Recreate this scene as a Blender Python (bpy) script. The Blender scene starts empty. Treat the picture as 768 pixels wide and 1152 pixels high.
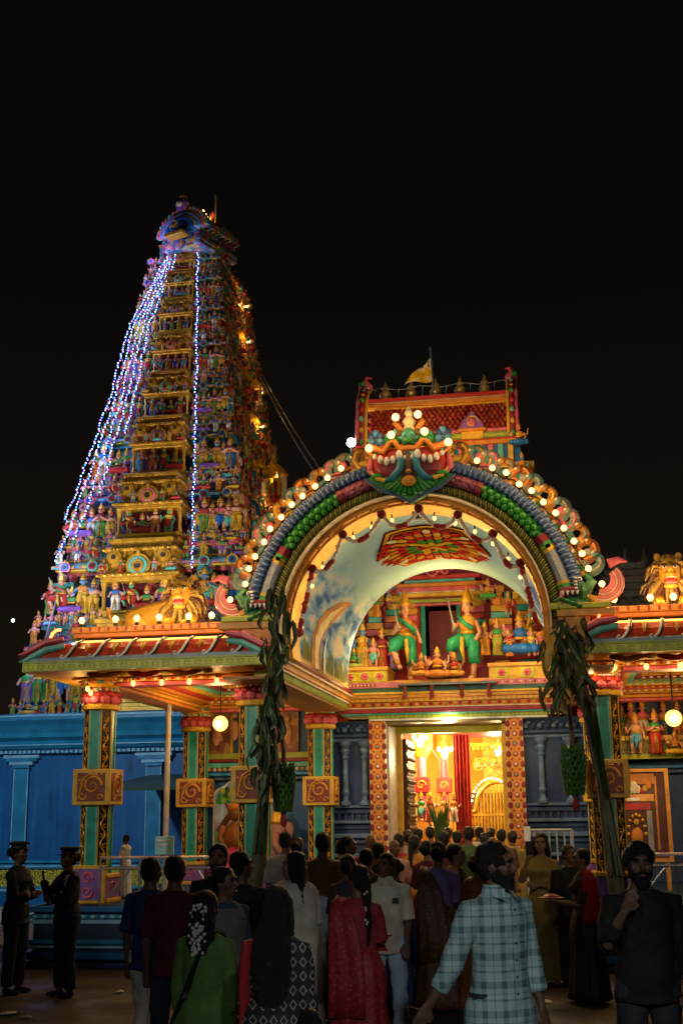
import bpy, math, random
from mathutils import Vector, Matrix
from math import sin, cos, pi, radians as R
random.seed(7)
SC = bpy.context.scene
COL = SC.collection

# ---------------------------------------------------------------- camera
F, TH, ROLL, PHI, HC = 1396.0, R(13.84), R(0.68), R(10), 1.95
_f = Vector((-sin(PHI)*cos(TH), cos(PHI)*cos(TH), sin(TH)))
_r0 = Vector((cos(PHI), sin(PHI), 0)); _u0 = _r0.cross(_f)
_r = _r0*cos(ROLL) - _u0*sin(ROLL); _u = _u0*cos(ROLL) + _r0*sin(ROLL)
CAM = Vector((0, 0, HC))
cd = bpy.data.cameras.new('camera'); co = bpy.data.objects.new('camera', cd); COL.objects.link(co)
co.matrix_world = Matrix(((_r.x, _u.x, -_f.x, 0), (_r.y, _u.y, -_f.y, 0), (_r.z, _u.z, -_f.z, HC), (0, 0, 0, 1)))
cd.sensor_fit = 'VERTICAL'; cd.sensor_height = 36; cd.lens = 36*F/1152; cd.clip_start = .1; cd.clip_end = 3000
SC.camera = co
def ray(px, py): return _f + _r*((px-384)/F) + _u*((576-py)/F)
def at(px, py, Y):
    d = ray(px, py); return CAM + d*(Y/d.y)
def atd(px, py, depth): return CAM + ray(px, py)*depth

# ---------------------------------------------------------------- materials
MATS = {}
def _base(name, rough, metal=0.0, coat=0.0):
    m = bpy.data.materials.new(name); m.use_nodes = True
    nt = m.node_tree; b = nt.nodes['Principled BSDF']
    b.inputs['Roughness'].default_value = rough; b.inputs['Metallic'].default_value = metal
    if coat: b.inputs['Coat Weight'].default_value = coat
    b.inputs['Specular IOR Level'].default_value = .32 if not metal else .5
    return m, nt, b
def c4(c): return (c[0], c[1], c[2], 1)
def N(nt, t, **k):
    n = nt.nodes.new(t)
    for a, v in k.items(): setattr(n, a, v)
    return n
def L(nt, a, b): nt.links.new(a, b)
def coords(nt, sc=(1, 1, 1), rot=(0, 0, 0), kind='Object'):
    t = N(nt, 'ShaderNodeTexCoord'); mp = N(nt, 'ShaderNodeMapping')
    mp.inputs['Scale'].default_value = sc; mp.inputs['Rotation'].default_value = rot
    L(nt, t.outputs[kind], mp.inputs[0]); return mp.outputs[0]
def mth(nt, op, a, b=None):
    n = N(nt, 'ShaderNodeMath', operation=op)
    for i, v in enumerate((a, b)):
        if v is None: continue
        if isinstance(v, (int, float)): n.inputs[i].default_value = v
        else: L(nt, v, n.inputs[i])
    return n.outputs[0]
def ramp(nt, fac, stops, interp='LINEAR'):
    r = N(nt, 'ShaderNodeValToRGB'); r.color_ramp.interpolation = interp
    e = r.color_ramp.elements
    while len(e) < len(stops): e.new(.5)
    for i, (p, c) in enumerate(stops): e[i].position = p; e[i].color = c4(c)
    L(nt, fac, r.inputs[0]); return r.outputs[0]
def noise(nt, vec, sc, det=4, rough=.55, dist=0):
    n = N(nt, 'ShaderNodeTexNoise'); n.inputs['Scale'].default_value = sc; n.inputs['Detail'].default_value = det
    n.inputs['Roughness'].default_value = rough; n.inputs['Distortion'].default_value = dist
    if vec is not None: L(nt, vec, n.inputs['Vector'])
    return n.outputs['Fac']
def bump(nt, b, h, st=.3, dist=.02):
    n = N(nt, 'ShaderNodeBump'); n.inputs['Strength'].default_value = st; n.inputs['Distance'].default_value = dist
    L(nt, h, n.inputs['Height']); L(nt, n.outputs[0], b.inputs['Normal'])
def paint(name, col, rough=.45, var=.25, sc=6, bmp=.15, metal=0, coat=0):
    """plain painted plaster / metal / cloth with uneven tone and a little relief"""
    if name in MATS: return MATS[name]
    m, nt, b = _base(name, rough, metal, coat); v = coords(nt)
    f = noise(nt, v, sc, 5)
    lo = tuple(x*(1-var) for x in col); hi = tuple(min(1, x*(1+var)) for x in col)
    L(nt, ramp(nt, f, [(.3, lo), (.7, hi)]), b.inputs['Base Color'])
    if bmp: bump(nt, b, noise(nt, v, sc*6, 3), bmp)
    MATS[name] = m; return m
def emit(name, col, st, sample=False):
    if name in MATS: return MATS[name]
    m = bpy.data.materials.new(name); m.use_nodes = True; nt = m.node_tree
    b = nt.nodes['Principled BSDF']; b.inputs['Base Color'].default_value = c4(col)
    b.inputs['Emission Color'].default_value = c4(col); b.inputs['Emission Strength'].default_value = st
    if not sample: m.cycles.emission_sampling = 'NONE'
    MATS[name] = m; return m
def scroll(name, fg, bg, sc=7, dist=6, rough=.4, edge=.5, plane='XZ', ws=1.6):
    """painted / moulded filigree: curling light lines on a darker ground"""
    if name in MATS: return MATS[name]
    m, nt, b = _base(name, rough); v = coords(nt)
    w = N(nt, 'ShaderNodeTexWave', wave_type='RINGS', rings_direction='SPHERICAL')
    w.inputs['Scale'].default_value = ws; w.inputs['Distortion'].default_value = dist
    w.inputs['Detail'].default_value = 1.5; w.inputs['Detail Scale'].default_value = sc
    vo = N(nt, 'ShaderNodeTexVoronoi'); vo.inputs['Scale'].default_value = sc
    L(nt, v, vo.inputs['Vector'])
    sb = N(nt, 'ShaderNodeVectorMath', operation='SUBTRACT'); L(nt, v, sb.inputs[0]); L(nt, vo.outputs['Position'], sb.inputs[1])
    mu = N(nt, 'ShaderNodeVectorMath', operation='SCALE'); L(nt, sb.outputs[0], mu.inputs[0]); mu.inputs['Scale'].default_value = sc
    L(nt, mu.outputs[0], w.inputs['Vector'])
    L(nt, ramp(nt, w.outputs['Fac'], [(edge-.08, bg), (edge+.08, fg)]), b.inputs['Base Color'])
    bump(nt, b, w.outputs['Fac'], .5, .02)
    MATS[name] = m; return m
def banded(name, cols, axis=2, period=.1, rough=.45, wob=0.0):
    """stripes of flat colour repeated along one object axis (painted mouldings)"""
    if name in MATS: return MATS[name]
    m, nt, b = _base(name, rough); v = coords(nt); s = N(nt, 'ShaderNodeSeparateXYZ'); L(nt, v, s.inputs[0])
    q = mth(nt, 'FRACT', mth(nt, 'DIVIDE', s.outputs[axis], period))
    if wob: q = mth(nt, 'ADD', q, mth(nt, 'MULTIPLY', noise(nt, v, 9), wob))
    n = len(cols)
    L(nt, ramp(nt, q, [(i/n, c) for i, c in enumerate(cols)], 'CONSTANT'), b.inputs['Base Color'])
    bump(nt, b, q, .25, .01)
    MATS[name] = m; return m
def mosaic(name, cols, sc=8, rough=.45, stretch=(1, 1, 1)):
    """carved polychrome ornament: irregular cells in several paints with raised centres"""
    if name in MATS: return MATS[name]
    m, nt, b = _base(name, rough); v = coords(nt, stretch)
    vo = N(nt, 'ShaderNodeTexVoronoi'); vo.inputs['Scale'].default_value = sc; L(nt, v, vo.inputs['Vector'])
    s = N(nt, 'ShaderNodeSeparateColor'); L(nt, vo.outputs['Color'], s.inputs[0])
    n = len(cols)
    L(nt, ramp(nt, s.outputs[0], [(i/n, c) for i, c in enumerate(cols)], 'CONSTANT'), b.inputs['Base Color'])
    bump(nt, b, mth(nt, 'SUBTRACT', 1.0, vo.outputs['Distance']), .8, .04)
    MATS[name] = m; return m

YEL = paint('yellow_paint', (.62, .36, .03)); ORA = paint('orange_paint', (.58, .20, .025)); RED = paint('red_paint', (.42, .03, .02))
MAR = paint('maroon_paint', (.22, .02, .03)); PNK = paint('pink_paint', (.62, .12, .16)); LIM = paint('lime_paint', (.30, .36, .05))
TEA = paint('teal_paint', (.008, .26, .20), .35, .2); TEL = paint('light_teal_paint', (.10, .42, .36)); GRN = paint('green_paint', (.04, .26, .05))
BLU = paint('blue_paint', (.015, .12, .38)); SKB = paint('sky_blue_paint', (.10, .32, .55)); NAV = paint('navy_paint', (.018, .045, .13))
WHT = paint('white_paint', (.72, .70, .64)); CRM = paint('cream_paint', (.70, .58, .36)); OLV = paint('olive_paint', (.46, .47, .02))
GLD = paint('gold_paint', (.60, .30, .022), .34, .4, 5, .4, .3); BLK = paint('black_paint', (.012, .012, .014)); PUR = paint('purple_paint', (.20, .08, .32))
BRO = paint('brown_wood', (.11, .045, .02)); GRY = paint('grey_cement', (.28, .27, .25)); SKI = paint('statue_skin', (.62, .30, .17)); SKP = paint('statue_pink_skin', (.62, .25, .18))
STEEL = paint('brushed_steel', (.45, .45, .46), .28, .15, 20, .05, .9); BRASS = paint('aged_brass', (.55, .36, .12), .3, .3, 8, .1, .5)
RECESS_SHADE = paint('recess_shade_tone', (.05, .03, .03))  # shade of recesses, openings and gaps put into the colour
LTOR = paint('light_orange_paint', (.66, .30, .04))

# ---------------------------------------------------------------- mesh builder
class MB:
    def __init__(s): s.v = []; s.f = []; s.m = []; s.mi = 0; s.M = Matrix.Identity(4); s.ms = []
    def mat(s, m):
        if m not in s.ms: s.ms.append(m)
        s.mi = s.ms.index(m); return s
    def tr(s, M): s.M = M; return s
    def add(s, vs, fs, flip=False):
        o = len(s.v); M = s.M
        s.v += [tuple(M @ Vector(p)) for p in vs]
        s.f += [tuple(i+o for i in f) for f in fs]; s.m += [s.mi]*len(fs); return s
    def box(s, x0, x1, y0, y1, z0, z1, bev=0):
        if bev:
            b = bev; P = []
            for z, ins in ((z0, b), (z0+b, 0), (z1-b, 0), (z1, b)):
                P += [(x0+ins, y0+ins, z), (x1-ins, y0+ins, z), (x1-ins, y1-ins, z), (x0+ins, y1-ins, z)]
            Fc = [(3, 2, 1, 0), (12, 13, 14, 15)]
            for k in range(3):
                for i in range(4): Fc.append((k*4+i, k*4+(i+1) % 4, k*4+4+(i+1) % 4, k*4+4+i))
            return s.add(P, Fc)
        P = [(x, y, z) for z in (z0, z1) for x, y in ((x0, y0), (x1, y0), (x1, y1), (x0, y1))]
        return s.add(P, [(3, 2, 1, 0), (4, 5, 6, 7), (0, 1, 5, 4), (1, 2, 6, 5), (2, 3, 7, 6), (3, 0, 4, 7)])
    def ell(s, c, r, nu=10, nv=7):
        if isinstance(r, (int, float)): r = (r, r, r)
        P = [(c[0], c[1], c[2]-r[2])]; Fc = []
        for j in range(1, nv):
            a = -pi/2 + pi*j/nv
            for i in range(nu):
                t = 2*pi*i/nu; P.append((c[0]+r[0]*cos(a)*cos(t), c[1]+r[1]*cos(a)*sin(t), c[2]+r[2]*sin(a)))
        P.append((c[0], c[1], c[2]+r[2])); n = len(P)-1
        for i in range(nu):
            k = (i+1) % nu; Fc.append((0, 1+k, 1+i)); Fc.append((n, n-nu+i, n-nu+k))
            for j in range(nv-2): a = 1+j*nu; Fc.append((a+i, a+k, a+nu+k, a+nu+i))
        return s.add(P, Fc)
    def rings(s, rs, cap=True, closed=True):
        """rs: list of rings, each an equal-length list of points"""
        n = len(rs[0]); P = [p for r in rs for p in r]; Fc = []
        for j in range(len(rs)-1):
            for i in range(n if closed else n-1):
                k = (i+1) % n; Fc.append((j*n+i, j*n+k, j*n+n+k, j*n+n+i))
        if cap: Fc.append(tuple(range(n-1, -1, -1))); Fc.append(tuple(range((len(rs)-1)*n, len(rs)*n)))
        return s.add(P, Fc)
    def lathe(s, prof, c=(0, 0, 0), n=16, rot=0, sq=1.0):
        rs = [[(c[0]+r*cos(rot+2*pi*i/n), c[1]+r*sq*sin(rot+2*pi*i/n), c[2]+z) for i in range(n)] for r, z in prof]
        return s.rings(rs)
    def tube(s, pts, rad, n=6, side=None, flat=1.0, cap=True):
        pts = [Vector(p) for p in pts]; m = len(pts)
        if isinstance(rad, (int, float)): rad = [rad]*m
        rs = []; prev = Vector(side) if side else None
        for i, p in enumerate(pts):
            d = (pts[min(i+1, m-1)]-pts[max(i-1, 0)])
            if d.length < 1e-9: d = Vector((0, 0, 1))
            d.normalize()
            if prev is None: prev = Vector((1, 0, 0)) if abs(d.x) < .8 else Vector((0, 1, 0))
            a = prev - d*prev.dot(d)
            if a.length < 1e-5: a = d.orthogonal()
            a.normalize(); b = d.cross(a)
            if not side: prev = a
            r = rad[i]; rx, ry = r if isinstance(r, tuple) else (r, r*flat)
            rs.append([tuple(p + a*(rx*cos(2*pi*k/n)) + b*(ry*sin(2*pi*k/n))) for k in range(n)])
        return s.rings(rs, cap)
    def prism(s, poly, y0, y1):
        """outline in x,z pushed from y0 to y1"""
        n = len(poly); P = [(x, y0, z) for x, z in poly] + [(x, y1, z) for x, z in poly]
        Fc = [tuple(range(n)), tuple(range(2*n-1, n-1, -1))]
        for i in range(n): k = (i+1) % n; Fc.append((k, i, n+i, n+k))
        return s.add(P, Fc)
    def extr(s, prof, x0, x1):
        """profile in y,z pushed along x"""
        n = len(prof); P = [(x0, y, z) for y, z in prof] + [(x1, y, z) for y, z in prof]
        Fc = [tuple(range(n-1, -1, -1)), tuple(range(n, 2*n))]
        for i in range(n): k = (i+1) % n; Fc.append((i, k, n+k, n+i))
        return s.add(P, Fc)
    def merge(s, o, M=None):
        M = M or Matrix.Identity(4); off = len(s.v)
        s.v += [tuple(M @ Vector(p)) for p in o.v]; s.f += [tuple(i+off for i in f) for f in o.f]
        mp = []
        for m in o.ms:
            if m not in s.ms: s.ms.append(m)
            mp.append(s.ms.index(m))
        s.m += [mp[i] for i in o.m]; return s
    def mesh(s, name, smooth=False):
        me = bpy.data.meshes.new(name); me.from_pydata(s.v, [], s.f)
        for m in s.ms: me.materials.append(m)
        me.polygons.foreach_set('material_index', s.m)
        if smooth: me.polygons.foreach_set('use_smooth', [True]*len(s.f))
        me.update()
        import bmesh
        bm = bmesh.new(); bm.from_mesh(me); bmesh.ops.recalc_face_normals(bm, faces=bm.faces[:]); bm.to_mesh(me); bm.free()
        return me
    def obj(s, name, parent=None, smooth=False, loc=None):
        o = bpy.data.objects.new(name, s.mesh(name, smooth)); COL.objects.link(o)
        if parent: o.parent = parent
        if loc is not None: o.location = loc
        elif parent and not parent.parent and not parent.get('_local'): o.location = -parent.location
        return o
def T(x=0, y=0, z=0, rz=0, s=1, rx=0, ry=0):
    return Matrix.Translation((x, y, z)) @ Matrix.Rotation(rz, 4, 'Z') @ Matrix.Rotation(ry, 4, 'Y') @ Matrix.Rotation(rx, 4, 'X') @ (Matrix.Diagonal((s, s, s, 1)) if not isinstance(s, tuple) else Matrix.Diagonal((*s, 1)))
def tag(o, label, cat, group=None, kind=None):
    if label: o['label'] = label
    if cat: o['category'] = cat
    if group: o['group'] = group
    if kind: o['kind'] = kind
    return o
def thing(name, label, cat, loc=(0, 0, 0), rz=0, group=None, local=False):
    o = bpy.data.objects.new(name, None); COL.objects.link(o); o.empty_display_size = .2
    o.location = loc; o.rotation_euler = (0, 0, rz)
    if local: o['_local'] = 1
    return tag(o, label, cat, group)
def dup(root, loc=None, rz=None, label=None, sc=None):
    def cp(o, par):
        c = o.copy(); COL.objects.link(c)
        if par: c.parent = par
        for ch in o.children: cp(ch, c)
        return c
    r = cp(root, None)
    if loc is not None: r.location = loc
    if rz is not None: r.rotation_euler = (0, 0, rz)
    if label: r['label'] = label
    if sc is not None: r.scale = sc if isinstance(sc, tuple) else (sc, sc, sc)
    return r
def point(name, loc, w, col=(1, .62, .22), rad=.05, parent=None):
    l = bpy.data.lights.new(name, 'POINT'); l.energy = w; l.color = col; l.shadow_soft_size = rad
    o = bpy.data.objects.new(name, l); COL.objects.link(o); o.location = loc
    if parent: o.parent = parent
    return o
def spot(name, loc, target, w, col, ang=60, rad=.15, blend=.5):
    l = bpy.data.lights.new(name, 'SPOT'); l.energy = w; l.color = col; l.shadow_soft_size = rad; l.spot_size = R(ang); l.spot_blend = blend
    o = bpy.data.objects.new(name, l); COL.objects.link(o); o.location = loc
    o.rotation_euler = (Vector(target)-Vector(loc)).to_track_quat('-Z', 'Y').to_euler(); return o
WARM = (1, .60, .22)

ORD = 'first second third fourth fifth sixth seventh eighth ninth tenth eleventh twelfth thirteenth fourteenth fifteenth sixteenth seventeenth eighteenth'.split()
# ---------------------------------------------------------------- ground and sky
g = MB()
gm, nt, b = _base('paved_ground', .75); v = coords(nt)
br = N(nt, 'ShaderNodeTexBrick'); br.inputs['Scale'].default_value = 2.2; br.inputs['Mortar Size'].default_value = .012
br.inputs['Color1'].default_value = c4((.075, .055, .04)); br.inputs['Color2'].default_value = c4((.05, .038, .03)); br.inputs['Mortar'].default_value = c4((.02, .017, .015))
L(nt, v, br.inputs['Vector'])
mx = N(nt, 'ShaderNodeMix', data_type='RGBA', blend_type='MULTIPLY'); mx.inputs[0].default_value = .8
L(nt, br.outputs['Color'], mx.inputs[6]); L(nt, ramp(nt, noise(nt, v, 1.3, 6), [(.3, (.45, .42, .4)), (.7, (1.2, 1.1, 1))]), mx.inputs[7])
L(nt, mx.outputs[2], b.inputs['Base Color']); bump(nt, b, br.outputs['Fac'], .3, .01)
L(nt, ramp(nt, noise(nt, v, .9, 5), [(.35, (.45,)*3), (.65, (.85,)*3)]), b.inputs['Roughness'])
g.mat(gm).add([(-600, -300, 0), (600, -300, 0), (600, 900, 0), (-600, 900, 0)], [(0, 1, 2, 3)])
tag(g.obj('ground'), None, None, kind='structure')
g = MB().mat(paint('pale_cement_path', (.30, .28, .25), .8, .3, 2, .3))
g.box(-40, -8.2, 19.5, 28.2, .0, .05)
tag(g.obj('path'), None, None, kind='structure')
W = bpy.data.worlds.new('World'); SC.world = W; W.use_nodes = True; nt = W.node_tree
bg = nt.nodes['Background']; tc = N(nt, 'ShaderNodeTexCoord'); sx = N(nt, 'ShaderNodeSeparateXYZ'); L(nt, tc.outputs['Generated'], sx.inputs[0])
L(nt, ramp(nt, sx.outputs[2], [(0.0, (.0068, .0047, .0030)), (.30, (.0034, .0026, .0020)), (.52, (.0013, .0012, .0012)), (1, (.0010, .00105, .00115))]), bg.inputs[0]); bg.inputs[1].default_value = 1.0

# ---------------------------------------------------------------- small painted cement statues (one metre tall masters)
def statue_mb(kind, skin, dress, top, crown=GLD, seg=8):
    m = MB(); n = seg
    def arm(sd, pts, r=.035):
        m.mat(skin).tube([(sd*.13, 0, .70)] + pts, [r*1.15, r, r*.85, r*.8][:len(pts)+1], 6)
    if kind == 'seated':
        m.mat(dress).ell((0, -.06, .14), (.30, .22, .12), n+2, 5); m.ell((-.24, -.1, .14), (.11, .13, .10), n, 5); m.ell((.24, -.1, .14), (.11, .13, .10), n, 5)
        o = -.22
    else: o = 0
    z = lambda q: q+o
    if kind in ('gown', 'folded'):
        m.mat(dress).lathe([(.155, .0), (.15, .06), (.125, .3), (.15, .46), (.11, .56)], n=n+2, sq=.75)
        for k in (-1, 0, 1): m.mat(GLD).tube([(k*.05, -.125, .03), (k*.035, -.105, .3), (0, -.1, .5)], .012, 4)
    elif kind == 'warrior':
        for s_ in (-1, 1):
            m.mat(skin).tube([(s_*.09, 0, .02), (s_*.1, -.01, .25), (s_*.08, 0, .48)], [.04, .05, .075], 7); m.ell((s_*.1, -.05, .025), (.045, .09, .03), 6, 4)
        m.mat(dress).lathe([(.145, .30), (.15, .40), (.12, .56)], n=n+2, sq=.75); m.mat(dress).box(-.035, .035, -.15, -.12, .16, .48)
    elif kind == 'dancer':
        m.mat(dress).tube([(.13, -.12, .6), (.0, -.14, .68), (-.12, -.05, .77)], .03, 6); m.mat(YEL).tube([(-.03, -.14, .5), (-.02, -.17, .36), (.0, -.15, .2)], [.03, .035, .01], 6); m.mat(GRY).tube([(-.13, -.17, .60), (-.24, -.15, 1.02)], [.018, .006], 5)
        m.mat(dress).tube([(.085, 0, .2), (.08, 0, .3), (.06, 0, .5)], [.085, .085, .10], 9); m.mat(skin).tube([(.06, 0, .02), (.08, 0, .25)], [.038, .045], 7); m.mat(GLD).tube([(.062, 0, .05), (.063, 0, .07)], .046, 8); m.mat(skin).ell((.06, -.05, .025), (.045, .09, .03), 6, 4)
        m.mat(dress).tube([(-.06, 0, .5), (-.21, -.12, .42), (-.22, -.13, .34)], [.10, .09, .07], 9); m.mat(skin).tube([(-.22, -.12, .38), (-.14, -.12, .17)], [.05, .036], 7); m.mat(GLD).tube([(-.15, -.12, .2), (-.155, -.12, .22)], .044, 8); m.mat(skin).ell((-.13, -.16, .15), (.04, .08, .03), 6, 4)
        m.mat(dress).lathe([(.13, .40), (.14, .48), (.11, .58)], n=n+2, sq=.75)
    m.mat(GLD).lathe([(.118, z(.545)), (.122, z(.575)), (.112, z(.60))], n=n+2, sq=.8)
    m.mat(top).lathe([(.10, z(.58)), (.125, z(.66)), (.14, z(.72)), (.09, z(.765)), (.045, z(.79))], n=n+2, sq=.7)
    m.mat(skin).lathe([(.045, z(.77)), (.04, z(.82))], n=7)
    m.ell((0, -.005, z(.885)), (.068, .075, .085), n+2, 7); m.ell((0, -.08, z(.875)), (.014, .02, .022), 5, 4)
    for s_ in (-1, 1):
        m.mat(BLK).ell((s_*.028, -.068, z(.90)), (.014, .008, .008), 6, 4); m.mat(GLD).ell((s_*.075, 0, z(.865)), (.016, .016, .03), 6, 4)
    m.mat(RED).ell((0, -.074, z(.845)), (.02, .008, .007), 6, 4)
    m.mat(BLK).ell((0, .025, z(.90)), (.075, .07, .09), n, 5)
    m.mat(crown).lathe([(.078, z(.93)), (.085, z(.955)), (.062, z(1.0)), (.064, z(1.02)), (.035, z(1.08)), (.012, z(1.13)), (.0, z(1.15))], n=n)
    m.mat(GLD).lathe([(.085, z(.735)), (.105, z(.72)), (.09, z(.705))], (0, -.01, 0), n=n, sq=.8)
    m.tr(T(0, 0, o)) if o else None
    if kind == 'gown': arm(-1, [(-.2, -.02, .54), (-.16, -.15, .5)]); arm(1, [(.2, -.02, .54), (.24, -.12, .66)])
    elif kind == 'folded': arm(-1, [(-.19, -.05, .55), (-.02, -.16, .66)]); arm(1, [(.19, -.05, .55), (.02, -.16, .66)])
    elif kind == 'warrior':
        arm(-1, [(-.22, -.02, .56), (-.25, -.1, .74)]); arm(1, [(.2, -.02, .54), (.18, -.1, .40)])
        m.mat(BRO).tube([(-.27, -.12, .3), (-.25, -.12, 1.1)], .012, 5)
    elif kind == 'dancer': arm(-1, [(-.21, -.05, .58), (-.12, -.17, .66)], .030); arm(1, [(.2, -.03, .56), (.2, -.16, .46)], .030)
    elif kind == 'seated':
        arm(-1, [(-.23, -.05, .58), (-.22, -.15, .74)]); arm(1, [(.22, -.05, .55), (.2, -.2, .46)])
        arm(-1, [(-.27, .03, .66), (-.3, .0, .88)], .028); arm(1, [(.27, .03, .66), (.3, 0, .88)], .028)
    return m
SKG = paint('statue_green_skin', (.06, .34, .16)); SKBl = paint('statue_blue_skin', (.10, .26, .46)); SKBr = paint('statue_brown_skin', (.42, .18, .09))
PALS = [(SKI, RED, GRN), (SKP, GRN, RED), (SKBl, YEL, ORA), (SKI, BLU, PNK), (SKG, RED, YEL), (SKP, WHT, BLU), (SKI, PUR, GRN), (SKBr, YEL, SKI), (SKP, TEL, SKP), (SKI, ORA, SKI)]
KINDS = ['gown', 'warrior', 'seated', 'folded', 'dancer', 'gown', 'warrior']
_sm = {}
def statue_master(i, low=True):
    k = KINDS[i % len(KINDS)]; p = PALS[(i*3 + i//7) % len(PALS)]; key = (k, (i*3 + i//7) % len(PALS), low)
    if key not in _sm: _sm[key] = [statue_mb(k, *p, seg=6 if low else 10), None]
    return _sm[key]

# ---------------------------------------------------------------- the tall temple tower
TX, TY = -10.6, 35.0
def lerp(a, t):
    for (x0, y0), (x1, y1) in zip(a, a[1:]):
        if t <= x1: return y0+(y1-y0)*(t-x0)/(x1-x0)
    return a[-1][1]
def hw(z): return lerp([(0, 3.4), (4.5, 3.14), (6.5, 2.86), (8.45, 2.58), (10.55, 2.16), (13.65, 1.62), (15.2, 1.43), (18.3, 1.07), (20.3, .86)], z)
def hd(z): return hw(z)*1.6
tower = thing('temple_tower', 'tall tapering temple tower crowded with painted statues, golden bay up its middle', 'temple tower', (TX, TY, 0))
DR = 1.6
TR = T(TX, TY, 0)
lv = [4.55] + [at(175, y, v_).z for y, v_ in ((700, 30.4), (612, 30.9), (537, 31.2), (471, 31.6), (418, 31.9), (372, 32.2), (335, 32.5), (303, 32.7), (283, 32.8))]
tm = MB().tr(TR).mat(BLU); tm.box(-3.4, 3.4, -5.1, 5.1, 0, 4.55)
tm.obj('tower_base', tower)
CORN = [(SKB, PNK, TEL), (TEL, YEL, PNK), (PNK, BLU, CRM), (BLU, OLV, SKB), (CRM, TEA, PNK), (SKB, RED, YEL), (TEL, PNK, BLU), (PNK, SKB, YEL), (SKB, TEL, PNK)]
BODY = [MAR, NAV, PUR, TEA, MAR, NAV, TEA, BLU, BLU]
big, small = [], []
MOS = [mosaic('tower_mosaic_warm', [(.50, .12, .10), (.55, .32, .05), (.10, .32, .36), (.55, .20, .22), (.10, .12, .32)], 8, .45, (1, 1, 1.3)), mosaic('tower_mosaic_cool', [(.06, .24, .42), (.50, .16, .20), (.08, .30, .22), (.50, .46, .36), (.22, .08, .26)], 8, .45, (1, 1, 1.3)), mosaic('tower_mosaic_mixed', [(.34, .06, .05), (.08, .26, .20), (.52, .30, .06), (.08, .16, .40), (.52, .22, .20)], 9, .45, (1, 1, 1.3))]
def kudu(m, x, y, z, r, cols, face=0):
    """horseshoe window ornament facing -y (face=0) or +x (face=1)"""
    M0 = m.M; m.tr(M0 @ T(x, y, z, rz=(pi/2 if face else 0)))
    for k, c in enumerate(cols):
        q = 1-k/len(cols); m.mat(c); a = [(-r*q*cos(t)*(1 if sin(t) > -.2 else .9), r*q*sin(t)) for t in [(-.25+i*.15)*pi for i in range(11)]]
        m.prism(a[::-1], -.05-.03*k, .05)
    m.mat(GLD).ell((0, -.05, r*1.05), (r*.16, .05, r*.3), 6, 4); m.tr(M0)
def little_shrine(m, x, y, z, w, h, cols):
    M0 = m.M; m.tr(M0 @ T(x, y, z)); a, b_, c = cols
    m.mat(a).box(-w/2, w/2, -w/2, w/2, 0, h*.10); m.mat(b_).box(-w*.38, w*.38, -w*.38, w*.38, h*.1, h*.5)
    for s1 in (-1, 1):
        for s2 in (-1, 1): m.mat(c).lathe([(w*.08, h*.1), (w*.05, h*.3), (w*.08, h*.5)], (s1*w*.4, s2*w*.4, 0), 6)
    m.mat(a).box(-w*.52, w*.52, -w*.52, w*.52, h*.5, h*.58); m.mat(c).lathe([(w*.42, h*.58), (w*.5, h*.68), (w*.42, h*.82), (w*.18, h*.92)], n=8)
    m.mat(GLD).lathe([(w*.07, h*.9), (w*.14, h*.97), (w*.03, h*1.05), (0, h*1.15)], n=6)
    m.mat(RECESS_SHADE).box(-w*.16, w*.16, -w*.40, -w*.36, h*.12, h*.46); m.tr(M0)
    kudu(m, x, y-w*.5, z+h*.66, w*.22, (c, a, RECESS_SHADE))
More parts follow.
